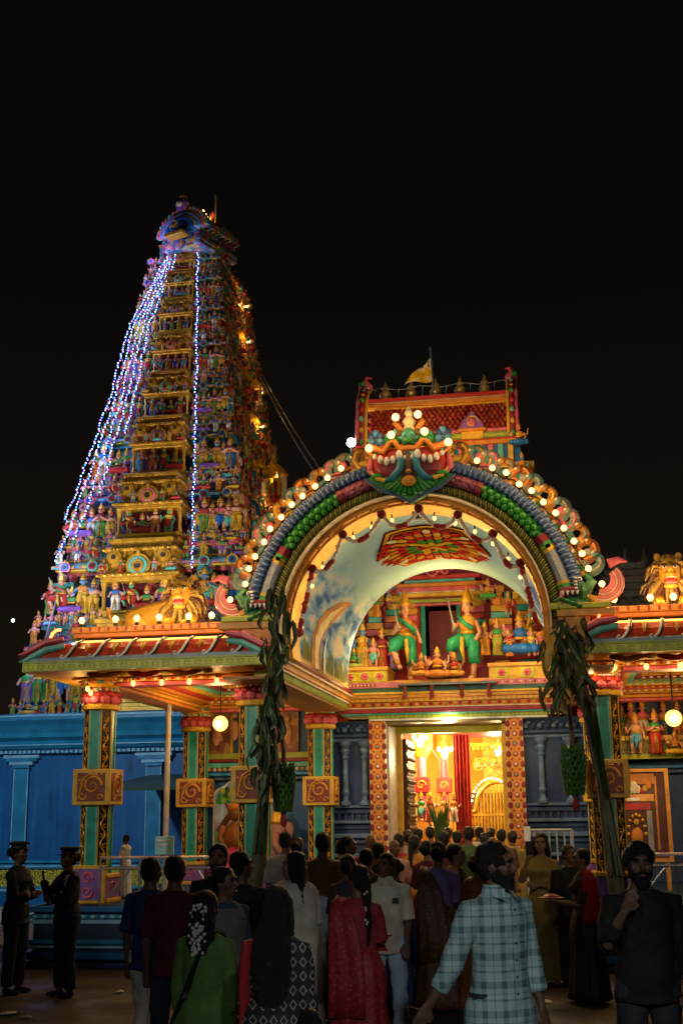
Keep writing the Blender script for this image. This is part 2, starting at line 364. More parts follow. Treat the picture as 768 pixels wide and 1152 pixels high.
for i in range(9):
    z0, z1 = lv[i], lv[i+1]; h = z1-z0; A, B, C = CORN[i]; w0, w1 = hw(z0), hw(z1); d0, d1 = w0*DR, w1*DR
    t = MB().tr(TR)
    t.mat(BODY[i]).box(-w1*.88, w1*.88, -d1*.9, d1*.9, z0, z1)
    # base mouldings, stepped
    for k, (c, f_, a, b2) in enumerate(((A, 1.0, 0, .045), (B, .975, .045, .085), (C, .99, .085, .11), (A, .955, .11, .15))):
        t.mat(c if k != 1 else MOS[i % 3]).box(-w0*f_, w0*f_, -d0*f_, d0*f_, z0+h*a, z0+h*b2, .01)
    # top cornice: a deep curved eave and rails over it
    e = w1*1.04; eD = d1*1.03
    for k, (c, f_, a, b2) in enumerate(((C, .96, .66, .70), (B, 1.03, .70, .725), (A, 1.06, .725, .765), (A, 1.03, .765, .80), (C, .98, .80, .83), (B, 1.0, .83, .85), (A, .94, .85, .97), (C, .97, .97, 1.0))):
        t.mat(c if k not in (2, 6) else MOS[(i+k) % 3]).box(-e*f_, e*f_, -eD*f_, eD*f_, z0+h*a, z0+h*b2, .012)
    # pilasters
    nP = 8
    for k in range(nP+1):
        x = -w1*.9 + 1.8*w1*k/nP; pc = (B, C, SKB, YEL)[k % 4]
        t.mat(pc).box(x-.035*w0/2, x+.035*w0/2, -d1*.9-.07, -d1*.9+.05, z0+h*.15, z0+h*.66); t.mat(A).box(x-.05*w0/2, x+.05*w0/2, -d1*.9-.1, -d1*.9+.05, z0+h*.58, z0+h*.63)
        y = -d1*.9 + 1.8*d1*k/nP
        t.mat(pc).box(w1*.88-.05, w1*.88+.07, y-.035*w0/2, y+.035*w0/2, z0+h*.15, z0+h*.66)
    for k in range(7):
        x = -e*.9+1.8*e*k/6; kudu(t, x, -eD*1.06-.01, z0+h*.735, .09*w1/2+.05, ((PNK, TEL, YEL, CRM)[k % 4], (BLU, RED, MAR)[k % 3], RECESS_SHADE))
        y = -eD*.85+1.7*eD*k/6; kudu(t, e*1.06+.01, y, z0+h*.735, .09*w1/2+.05, ((ORA, TEL, PNK)[k % 3], (BLU, RED)[k % 2], RECESS_SHADE), 1)
    for s1 in (-1, 1):
        little_shrine(t, s1*w0*.86, -d0*.86, z0+h*.15, .36*w0/2+.08, h*.72, (A, B, C))
        little_shrine(t, w0*.9, s1*d0*.5, z0+h*.15, .34*w0/2+.08, h*.74, (C, A, B)); little_shrine(t, w0*.9, s1*d0*.80, z0+h*.15, .30*w0/2+.08, h*.7, (B, C, A))
    little_shrine(t, w0*.52, -d0*.9, z0+h*.15, .30*w0/2+.06, h*.66, (B, C, A))
    # side bay facing right
    t.mat((ORA, YEL, RED)[i % 3]).box(w0*.8, w0*1.04, -d0*.2, d0*.2, z0+h*.1, z0+h*.16)
    t.mat(RECESS_SHADE).box(w0*.8, w0*.93, -d0*.14, d0*.14, z0+h*.16, z0+h*.62); t.mat(YEL).box(w0*.82, w0*1.05, -d0*.24, d0*.24, z0+h*.60, z0+h*.66)
    for s_ in (-1, 1): t.mat(LIM).box(w0*.9, w0*1.0, s_*d0*.18-.05, s_*d0*.18+.05, z0+h*.16, z0+h*.6)
    t.obj('tower_tier', tower)
    # golden bay on the front
    gb = MB().tr(TR); bw = w0*.36; by = -d0-.0
    pr = .62*w0/3
    for k, (f_, a, b2, p_) in enumerate(((1.0, 0, .05, 1.0), (.93, .05, .09, .85), (.98, .09, .13, .95), (.70, .13, .47, .2), (1.0, .47, .52, 1.0), (1.06, .52, .56, 1.12), (.95, .56, .60, .9),
                                      (.86, .60, .70, .75), (.92, .70, .74, .85), (.88, .74, .84, .72), (.96, .84, .88, .9), (.80, .88, .95, .7), (.85, .95, 1.0, .75))):
        gb.mat(GLD if (k != 3) else MAR).box(-bw*f_, bw*f_, by-pr*p_, by+d0*.3, z0+h*a, z0+h*b2, .012)
        if k in (5, 8, 10): 
            for q in range(11): gb.ell((-bw*f_+bw*f_*2*q/10, by-pr*p_, z0+h*(a+b2)/2), (bw*.06, .05, h*.022), 6, 4)
    for q in range(9):
        x = -bw*.82+bw*1.64*q/8; gb.mat(GLD).box(x-bw*.035, x+bw*.035, by-pr*.80, by, z0+h*.60, z0+h*.84)
    for s_ in (-1, 1):
        for q in (.95, .66): gb.mat(GLD).lathe([(bw*.09, .13*h), (bw*.05, .2*h), (bw*.06, .38*h), (bw*.1, .47*h)], (s_*bw*q, by-pr*.7, z0), 8)
    kudu(gb, 0, by-pr*.95, z0+h*.64, bw*.34, (GLD, (PUR, TEL, PNK)[i % 3], GLD, RECESS_SHADE))
    for s_ in (-1, 1): kudu(gb, s_*bw*.66, by-pr*.9, z0+h*.76, bw*.2, (GLD, GLD, RECESS_SHADE))
    gb.obj('golden_bay', tower)
    # statues: (x, y, z, size, turn)
    sz = h*.50
    nb = 4
    for k in range(nb): big.append((-bw*.62+bw*1.24*k/(nb-1), by-pr*.78, z0+h*.13, sz*.74, 0))
    n1 = 5 if i < 5 else 4
    for k in range(n1): big.append((-w0*.97+(w0*.97-bw*1.2)*(k+.4)/n1, -d0-.02, z0+h*.15, sz*(1 if k % 2 else .85), 0))
    for k in range(n1+1): big.append((bw*1.25+(w0*.97-bw*1.2)*(k+.4)/(n1+1), -d0-.02, z0+h*.15, sz*(1 if k % 2 else .85), 0))
    for k in range(12): small.append((w0*1.02, -d0*.95+1.9*d0*k/11, z0+h*.15, sz*(.95 if k % 2 else .8), pi/2))
    for k in range(11): small.append((-w1*1.02+2.04*w1*k/10, -d1*1.08, z0+h*.80, sz*(.52, .44, .60)[k % 3], 0))
    for k in range(7): small.append((-w1*1.0+2.0*w1*k/6, -d1*1.06, z0+h*.66, sz*.36, 0))
    for k in range(11): small.append((w1*1.08, -d1*.95+1.9*d1*k/10, z0+h*.80, sz*(.55, .46)[k % 2], pi/2))
    for k in range(10): small.append((bw*1.15+(w0*1.02-bw*1.15)*k/9, -d0*1.03, z0+h*.0, sz*(.40, .5, .34)[k % 3], 0)); small.append((-w0*1.02+(w0*1.02-bw*1.15)*k/9, -d0*1.03, z0+h*.0, sz*(.40, .34, .5)[k % 3], 0))
    for k in range(14): small.append((w0*1.04, -d0*.97+1.94*d0*k/13, z0, sz*(.42, .5)[k % 2], pi/2))
    for k in range(5): small.append((-bw*.9+bw*1.8*k/4, by-pr*1.1, z0+h*.57, sz*.36, 0))
    for k in range(3): small.append((-w0*1.0, -d0*.7+1.4*d0*k/2, z0+h*.15, sz*.9, -pi/2))
for i, (x, y, z, s_, rz) in enumerate(big[:100]):
    mm = statue_master(i*5 + (i//4) % 3)
    if mm[1] is None: mm[1] = mm[0].mesh('statue')
    o = bpy.data.objects.new('statue', mm[1]); COL.objects.link(o); o.parent = tower; o.location = (x, y, z); o.scale = (s_*1.15, s_*.95, s_*.88); o.rotation_euler = (0, 0, rz)
for k in range(12):
    a_ = 2*pi*k/12; q_ = T(.34, -1.75, 0, rz=-R(22)) @ Vector((.72*cos(a_), .28+.9*sin(a_), lv[9]-.05)); small.append((q_.x, q_.y, q_.z, .42, a_+pi/2-R(22)))
rest = MB()
for i, (x, y, z, s_, rz) in enumerate(big[100:]+small):
    rest.merge(statue_master(i*3+i//5)[0], TR @ T(x, y, z, rz, (s_*1.15, s_*.95, s_*.88)))
tag(rest.obj('statue_crowd', tower), None, None, kind='stuff')
# crowning barrel roof with its horseshoe gable, ridge finials
zt = lv[9]; ap = at(202, 231, 33.0).z
rf = MB().tr(TR @ T(.34, -1.75, 0, rz=-R(22)))
H_ = ap-zt-.42; r_ = .80
rf.mat(MOS[1]).box(-.66, .68, -.62, 1.2, zt-.02, zt+.10, .02).mat(MOS[0]).box(-.68, .7, -.62, 1.2, zt+.10, zt+.24, .02).mat(MOS[1]).box(-.62, .64, -.56, 1.15, zt+.24, zt+.5)
arcp = [(r_*cos(t)*(1.08 if sin(t) < .3 else 1), zt+.5+(H_-.5)*max(0, sin(t))**.85) for t in [pi*i/14 for i in range(15)]]
rf.mat(MOS[2]).prism(arcp[::-1], -.5, 1.1)
for k in range(8): rf.mat((TEL, PNK, YEL)[k % 3]).prism([(x*1.03, (z-zt-.5)*1.03+zt+.5) for x, z in arcp][::-1], -.4+k*.19, -.3+k*.19)
rf.obj('barrel_roof', tower)
gbl = MB().tr(TR @ T(.34, -1.75, 0, rz=-R(22)))
for k, (c, q) in enumerate(((TEL, 1.12), (PNK, .98), (SKB, .88), (CRM, .72), (BLU, .64), (NAV, .42))):
    gbl.mat(c).prism([(x*q, zt+.45+(z-zt-.45)*q) for x, z in arcp][::-1], -.66-.03*k, -.5)
gbl.mat(PUR).ell((0, -.66, ap-.18), (.24, .12, .22), 8, 6).mat(CRM).ell((0, -.78, ap-.2), (.12, .06, .1), 8, 5).mat(YEL).lathe([(.1, 0), (.14, .1), (.03, .2), (0, .34)], (0, -.6, ap-.02), 8)
for k in range(17):
    t_ = pi*(.04+.92*k/16); q_ = 1.12*r_; gbl.mat((GLD, PNK, TEL)[k % 3]).ell((q_*cos(t_), -.62, zt+.45+(H_-.45)*1.12*sin(t_)**.85), (.07, .08, .10), 6, 5)
gbl.obj('horseshoe_gable', tower)
gs = MB().mat(GLD).box(-.34, .34, -1.05, -.7, zt+.22, zt+.36, .03); gs.merge(statue_master(4)[0], T(0, -.93, zt+.33, 0, .55)); gs2 = MB(); gs2.merge(gs, TR @ T(.34, -1.75, 0, rz=-R(22))); gs2.obj('gable_figure', tower)
for k in range(7):
    f = MB().tr(TR @ T(.34, -1.75, 0, rz=-R(22)) @ T(0, -.35+k*.22, zt+H_-.02)).mat(GLD)
    f.lathe([(.09, 0), (.13, .08), (.05, .16), (.10, .24), (.03, .34), (0, .52)], n=8); f.obj('finial', tower)
for s1, s2 in ((-1, -1), (1, -1), (1, 1), (1, .2), (-1, .6)):
    cs = MB().tr(TR); little_shrine(cs, s1*.62, s2*1.0-.3, zt-.02, .5, 1.15 if s2 > -1 else .95, (MOS[0], MOS[1], TEL)); cs.obj('corner_shrine', tower)
# lit lamp niches up the right-hand edge of the tower
for k, i in enumerate((2, 3, 5)):
    z0, z1 = lv[i], lv[i+1]; h = z1-z0; x, y = hw(z0)*1.04, hd(z0)*(.1, .35, .3)[k]
    f = MB().tr(TR @ T(x+.05, y-.1, z0+h*(.2, .3, .2)[k], (.2, -.3, .1)[k], (.8, .95, .7)[k]))
    f.mat(YEL).add([(-.32, -.3, h*.42), (.30, -.3, h*.42), (.30, .3, h*.42), (-.32, .3, h*.42), (0, -.32, h*.62), (0, .32, h*.62)], [(0, 1, 4), (2, 3, 5), (0, 4, 5, 3), (1, 2, 5, 4), (0, 3, 2, 1)])
    f.mat(LIM).box(-.28, -.2, -.26, -.2, 0, h*.42).box(.2, .28, -.26, -.2, 0, h*.42).mat(WHT).box(-.24, .24, .2, .26, 0, h*.4).mat(RED).box(-.1, .1, .0, .16, 0, h*.3)
    f.obj('lamp_niche', tower)
for k in range(7):
    z0 = lv[2]+(lv[9]-lv[2])*(k+.3)/7; x, y = hw(z0)*1.10, hd(z0)*(.3, -.1, .5, .1, .4, 0, .2)[k]; f = MB().tr(TR).mat(STEEL).box(x+.2, x+.32, y-.08, y+.08, z0, z0+.1).tube([(x, y, z0+.05), (x+.2, y, z0+.05)], .02, 5).mat(emit('tower_lamp', (1, .62, .18), 6)).ell((x+.2, y, z0+.06), (.03, .06, .05), 6, 5); f.obj('small_lamp', tower); point('niche_light', (TX+x+.12, TY+y-.12, z0+.1), 9, (1, .50, .13), .05)
# light strings down the tower
LEDC = [emit('led_white', (.60, .74, 1.0), 2.4), emit('led_blue', (.05, .20, 1.0), 4), emit('led_violet', (.40, .18, 1.0), 3.2), emit('led_ice', (.20, .55, 1.0), 3)]
_bulb = {}; _bm = {}
for m in LEDC: _bm[m.name] = MB().mat(m).ell((0, 0, 0), .022, 6, 4); _bulb[m.name] = _bm[m.name].mesh('bulb')
STR = [(-1.08, 9.8, ''), (-.98, 8.6, ''), (-.86, 9.2, ''), (-.75, 10.6, ''), (-.62, 12.4, ''), (.50, 8.2, '')]
SLAB = ['light string with blue and white bulbs down the outer left edge of the tall tower', 'second string of blue bulbs in from the left edge of the tall tower',
        'third string of blue bulbs in from the left edge of the tall tower', 'fourth string of blue bulbs, beside the upper golden bay of the tower',
        'shortest string of blue bulbs, hugging the upper golden bay of the tower', 'lone white and blue light string hanging right of the golden bay on the tower']
for (k, zb, _), lb in zip(STR, SLAB):
    s_ = thing('light_string', lb, 'string lights', (TX, TY, zb), group='strings of tiny lights down the tower')
    pts = []; n = 60; zt2 = ap-.25
    for j in range(n+1):
        q = j/n; z = zt2+(zb-zt2)*q
        w_ = min(1, max(0, (z-15.5)/(ap-15.5))); w_ = w_*w_*(3-2*w_); kk = k*(1-.62*w_)+.26*w_
        pts.append(Vector((TX+kk*hw(z)*(1.0), TY-hd(z)*1.06-.16-.05*sin(q*40), z)))
    MB().mat(BLK).tube(pts, .012, 4).obj('cord', s_)
    # evenly spaced bulbs
    odd = MB(); tot = sum((pts[j+1]-pts[j]).length for j in range(n)); nb = min(190, int(tot/.085)); step = tot/nb; j = 0; d = 0
    for c in range(nb):
        target = c*step
        while j < n-1 and d+(pts[j+1]-pts[j]).length < target: d += (pts[j+1]-pts[j]).length; j += 1
        p = pts[j].lerp(pts[j+1], (target-d)/(pts[j+1]-pts[j]).length)
        m = LEDC[(0, 1, 0, 2, 3, 0, 1, 2)[(c+int(k*7)) % 8]]
        if c % 2: odd.merge(_bm[m.name], Matrix.Translation(p+Vector((random.uniform(-.03, .03), -.03, random.uniform(-.02, .02))))); continue
        o = bpy.data.objects.new('bulb', _bulb[m.name]); COL.objects.link(o); o.parent = s_; o.location = p-s_.location+Vector((random.uniform(-.03, .03), -.03, 0))
    tag(odd.obj('bulb_run', s_), None, None, kind='stuff')
for q in range(11):
    z = 6+q*1.25; point('string_light', (TX-hw(z)*.95, TY-hd(z)*1.0-.8, z), 22+q*1.0, ((.25, .38, 1), (.5, .35, 1), (.4, .65, 1))[q % 3], .1)
for q in range(9):
    z = 8.5+q*1.2; point('string_light', (TX+hw(z)*.5, TY-hd(z)*1.06-.5, z), 2.2, (.5, .6, 1), .1)
# stays and cables from the tower
for (lb, P0, P1) in (('thin dark stay cable slanting down left of the tower', Vector((TX-hw(9.6)*1.03, TY-hd(9.6)*.95, 9.6)), at(26, 795, 28.6)), ('left one of two black cables falling along the tower towards the arch', Vector((TX+hw(16)*1.05, TY+hd(16)*.9, 16.0)), Vector((-4.25, 27.0, 8.0))), ('right one of two black cables falling along the tower towards the arch', Vector((TX+hw(16)*1.05, TY+hd(16)*1.0, 16.15)), Vector((-4.0, 27.6, 8.0)))):
    c = MB().mat(GRY).tube([P0.lerp(P1, q/8)+Vector((0, 0, -.3*sin(pi*q/8))) for q in range(9)], .022, 5).obj('cable'); tag(c, lb, 'cable')
# lamp mast on the tower's roof
P0 = at(243, 300, 34.2); pt = at(243, 220, 34.2)
tp = thing('lamp_mast', 'steel mast with two amber lamps and a flag rod on top of the tall tower', 'lamp mast', P0)
MB().mat(STEEL).tube([P0, pt], .04, 6).obj('pole', tp); p2 = at(236, 300, 34.2); MB().mat(STEEL).tube([p2, at(237, 240, 34.2)], .03, 6).obj('stay_pole', tp)
MB().mat(STEEL).tube([at(235, 264, 34.2), at(243, 262, 34.2)], .025, 5).tube([at(236, 249, 34.2), at(243, 254, 34.2)], .025, 5).obj('cross_bar', tp)
MB().mat(MAR).add([at(237, 240, 34.2), at(243, 234, 34.2), at(242.6, 246, 34.2), at(237, 247, 34.2)], [(0, 1, 2, 3), (3, 2, 1, 0)]).obj('pennant', tp)
AMB = emit('amber_lamp', (1, .55, .12), 14)
for (px, py) in ((227, 238), (231.5, 245.5)):
    p = at(px, py, 33.9); a = MB().mat(STEEL).tube([at(237, 250, 34.2), p], .025, 5).obj('lamp_arm', tp)
    MB().mat(AMB).ell(p, (.085, .085, .06), 8, 6).obj('lamp', tp); point('mast_light', p-Vector((0, .15, .1)), 22, (1, .6, .2), .08)
BULBM = emit('warm_bulb', (1, .62, .20), 2.4); SMALLB = emit('small_warm_bulb', (1, .56, .15), 2.2); TUBEM = emit('warm_rope_light', (1, .50, .09), 2.6)
# masters of lamps: a bulb standing on a roof edge, a small bulb hung under a beam
def roof_bulb(loc, w, label, group, r=.048):
    t = thing('roof_bulb', label, 'light bulb', loc, group=group, local=True)
    MB().mat(BLK).lathe([(.03, 0), (.035, .05), (.03, .08)], n=8).obj('socket', t)
    MB().mat(BULBM).lathe([(.02, .08), (r, .08+r*.9), (r*.95, .08+r*1.4), (r*.5, .08+r*2), (0, .08+r*2.1)], n=10).obj('glass_bulb', t, True)
    point('bulb_light', (0, -.02, .08+r*2.6), w, WARM, .05, t)
    return t
def hung_bulb(loc, w, label, group, r=.032):
    t = thing('hanging_bulb', label, 'light bulb', loc, group=group, local=True)
    MB().mat(BLK).tube([(0, 0, .09), (0, 0, r)], .012, 6).obj('socket', t)
    MB().mat(SMALLB).ell((0, 0, 0), (r, r, r*1.2), 8, 6).obj('glass_bulb', t, True)
    if w: point('bulb_light', (0, 0, -.09), w, WARM, .03, t)
    return t

# ---------------------------------------------------------------- blue compound wall on the left
bw_ = thing('blue_wall', 'long bright blue temple wall with moulded cornice, pilasters and yellow ornamental band', 'wall', (-12, 29, 0))
WB, nt, b = _base('blue_wall_paint', .5); v = coords(nt, (3.2, 3.2, .22)); v2 = coords(nt, (.5, .5, .5))
st_ = mth(nt, 'ADD', mth(nt, 'MULTIPLY', noise(nt, v, 2.2, 6, .6), .6), mth(nt, 'MULTIPLY', noise(nt, v2, 2.5, 6, .65), .6))
L(nt, ramp(nt, st_, [(.40, (.003, .050, .17)), (.54, (.004, .095, .29)), (.66, (.006, .115, .33)), (.80, (.03, .17, .36))]), b.inputs['Base Color']); bump(nt, b, st_, .12)
MATS['blue_wall_paint'] = WB
WB2 = paint('blue_moulding_paint', (.02, .20, .38), .4, .25, 3, .1); WB3 = paint('pale_blue_edge_paint', (.22, .45, .65), .4, .2, 5, .1)
m = MB().mat(WB).box(-45, -5.2, 29, 29.5, 0, 4.4); m.obj('wall_panel', bw_)
m = MB().mat(WB2).extr([(29.1, 3.52), (28.86, 3.55), (28.86, 3.62), (28.76, 3.66), (28.70, 3.74), (28.76, 3.84), (28.62, 3.92), (28.60, 4.02), (28.50, 4.2), (28.38, 4.32), (28.38, 4.44), (28.44, 4.47), (29.4, 4.47)], -45, -5.2)
for x in range(0, 330): m.mat(WB3).box(-44.9+x*.12, -44.9+x*.12+.07, 28.80, 28.86, 3.55, 3.62)
m.mat(WB3).box(-45, -5.2, 28.365, 28.385, 4.40, 4.435); m.box(-45, -5.2, 28.68, 28.72, 3.73, 3.755)
m.obj('cornice', bw_)
for k in range(16):
    x = -13.05+(k-7)*3.35
    if x > -5.6: continue
    p = MB().mat(WB2).box(x-.17, x+.17, 28.90, 29.0, 1.0, 3.2).mat(WB3).box(x-.19, x-.165, 28.885, 28.905, 1.0, 3.2).box(x+.165, x+.19, 28.885, 28.905, 1.0, 3.2)
    for j, (w, z) in enumerate(((.22, 3.2), (.30, 3.28), (.40, 3.36), (.46, 3.44))): p.mat(WB3 if j % 2 else WB2).box(x-w, x+w, 28.84, 29.0, z, z+.078, .01)
    p.obj('pilaster', bw_)
DADO = scroll('yellow_dado_scroll', (.62, .50, .05), (.16, .12, .01), 4.5, 5)
MB().mat(DADO).box(-45, -5.2, 28.86, 29.0, .46, .86).obj('ornamental_band', bw_)
m = MB().mat(WB2).box(-45, -5.2, 28.80, 29, .86, .96, .01).box(-45, -5.2, 28.84, 29, .985, 1.05, .01).box(-45, -5.2, 28.74, 29, .30, .46, .02).mat(WB).box(-45, -5.2, 28.6, 29, 0, .30, .02).mat(WB3).box(-45, -5.2, 28.785, 28.805, .9, .93).box(-45, -5.2, 28.725, 28.745, .36, .40)
m.obj('plinth', bw_)

# ---------------------------------------------------------------- pillars
SCR = scroll('gold_scroll_on_black', (.62, .45, .12), (.012, .02, .015), 7.5, 6); SCRB = scroll('gold_scroll_small', (.6, .36, .06), (.20, .02, .02), 9, 5)
BAND = mosaic('capital_band_mosaic', [(.6, .3, .04), (.5, .05, .04), (.7, .68, .6), (.05, .3, .28), (.62, .42, .06)], 16)
def spiral(m, cx, y, cz, r, turns=1.4, t=.016, rev=1, a0=0):
    pts = []; n = 22
    for i in range(n+1):
        q = i/n; a = a0+rev*2*pi*turns*q; rr = r*(1-q*.85); pts.append((cx+rr*cos(a), y, cz+rr*sin(a)))
    m.tube(pts, [t*(1-.5*i/n) for i in range(n+1)], 5)
def pillar(par, x, y, zt=4.03, z0=.80, block=True):
    sh = MB(); Ra = .225; ap_ = Ra*cos(pi/8)
    sh.mat(TEA).lathe([(Ra, z0), (Ra, 3.60)], (x, y, 0), 8, pi/8)
    for k in range(8):
        a = -pi/2+k*pi/4; M_ = T(x, y, 0, rz=a+pi/2); sh.tr(M_); hwf = Ra*sin(pi/8)
        if k % 2 == 0:
            for s_ in (-1, 1): sh.mat(TEL).box(s_*hwf*.86-.012, s_*hwf*.86+.012, -ap_-.012, -ap_+.004, z0, 3.58)
        else:
            sh.mat(BLK).box(-hwf*.92, hwf*.92, -ap_-.006, -ap_+.004, z0+.02, 3.58); sh.mat(GLD); W_ = hwf*.50; nn = 19
            sh.tube([(W_*.9*sin(2*pi*i/8), -ap_-.010, z0+.05+i*(3.5-z0-.05)/(nn*4)) for i in range(nn*4+1)], .010, 4)
            for i in range(nn):
                zc = z0+.09+(i+.0)*(3.5-z0-.05)/nn; s2 = 1 if i % 2 else -1
                P_ = [(s2*(W_*.62+(.034*(1-q/9))*cos(1.2+q*.72)), -ap_-.012, zc+.034*(1-q/9)*sin(1.2+q*.72)) for q in range(8)]; sh.tube(P_, [.010-.0006*q for q in range(8)], 4); sh.ell((-s2*W_*.5, -ap_-.008, zc+.035), (.016, .008, .022), 5, 4)
            for s_ in (-1, 1): sh.mat(YEL).box(s_*hwf*.92-.008, s_*hwf*.92+.008, -ap_-.014, -ap_+.004, z0, 3.58)
    sh.tr(Matrix.Identity(4)); o = sh.obj('pillar', par); par = o
    if block:
        b_ = MB().mat(YEL).box(x-.285, x+.285, y-.285, y+.285, 2.17, 2.69, .012)
        for k in range(4):
            b_.tr(T(x, y, 2.43, rz=k*pi/2)); b_.mat(paint('block_panel_brown', (.20, .032, .010))).box(-.215, .215, -.289, -.28, -.205, .205)
            b_.mat(LTOR); spiral(b_, .02, -.293, .02, .15, 1.5, .020); spiral(b_, -.13, -.293, -.12, .07, 1.1, .014, -1); spiral(b_, .14, -.293, -.15, .05, 1, .012)
            b_.tube([(-.19, -.293, -.17), (-.15, -.293, .0), (-.12, -.293, .12), (-.02, -.293, .19), (.1, -.293, .18)], [.01, .018, .02, .016, .008], 5)
            for q in range(5): b_.ell((-.18+q*.085, -.291, .185 if q > 1 else .10-q*.0), (.022, .012, .014), 6, 4)
        b_.tr(Matrix.Identity(4)); b_.obj('block', par)
    c = MB().mat(YEL).lathe([(.24, 3.55), (.285, 3.57), (.285, 3.63), (.25, 3.65)], (x, y, 0), 16)
    c.mat(RED).lathe([(.22, 3.64), (.27, 3.72), (.265, 3.80), (.22, 3.84)], (x, y, 0), 16)
    for k in range(10):
        a = 2*pi*k/10+.3; c.mat(PNK).ell((x+.235*cos(a), y+.235*sin(a), 3.715), (.085, .085, .075), 8, 6)
        a += pi/10; c.mat(RED).ell((x+.235*cos(a), y+.235*sin(a), 3.785), (.08, .08, .055), 8, 5)
    c.mat(BAND).lathe([(.225, 3.83), (.255, 3.845), (.255, 3.885), (.235, 3.89)], (x, y, 0), 16)
    for k in range(20): a = 2*pi*k/20; c.mat(WHT).ell((x+.262*cos(a), y+.262*sin(a), 3.865), .017, 6, 4)
    c.mat(YEL).lathe([(.235, 3.885), (.30, 3.925), (.31, 3.95)], (x, y, 0), 16).mat(BAND).lathe([(.31, 3.95), (.345, 3.975), (.345, 4.0)], (x, y, 0), 16)
    c.mat(LTOR).box(x-.34, x+.34, y-.34, y+.34, 3.995, zt, .01)
    c.obj('capital', par)
    f = MB().mat(YEL).box(x-.30, x+.30, y-.30, y+.30, z0, z0+.06, .01).mat(PUR).box(x-.27, x+.27, y-.27, y+.27, z0+.06, z0+.34, .01).mat(YEL).box(x-.29, x+.29, y-.29, y+.29, z0+.34, z0+.40, .01)
    for k in range(4): f.tr(T(x, y, z0+.2, rz=k*pi/2)); f.mat(PNK); spiral(f, 0, -.274, 0, .1, 1.3, .014)
    f.tr(Matrix.Identity(4)); f.obj('pedestal', par)

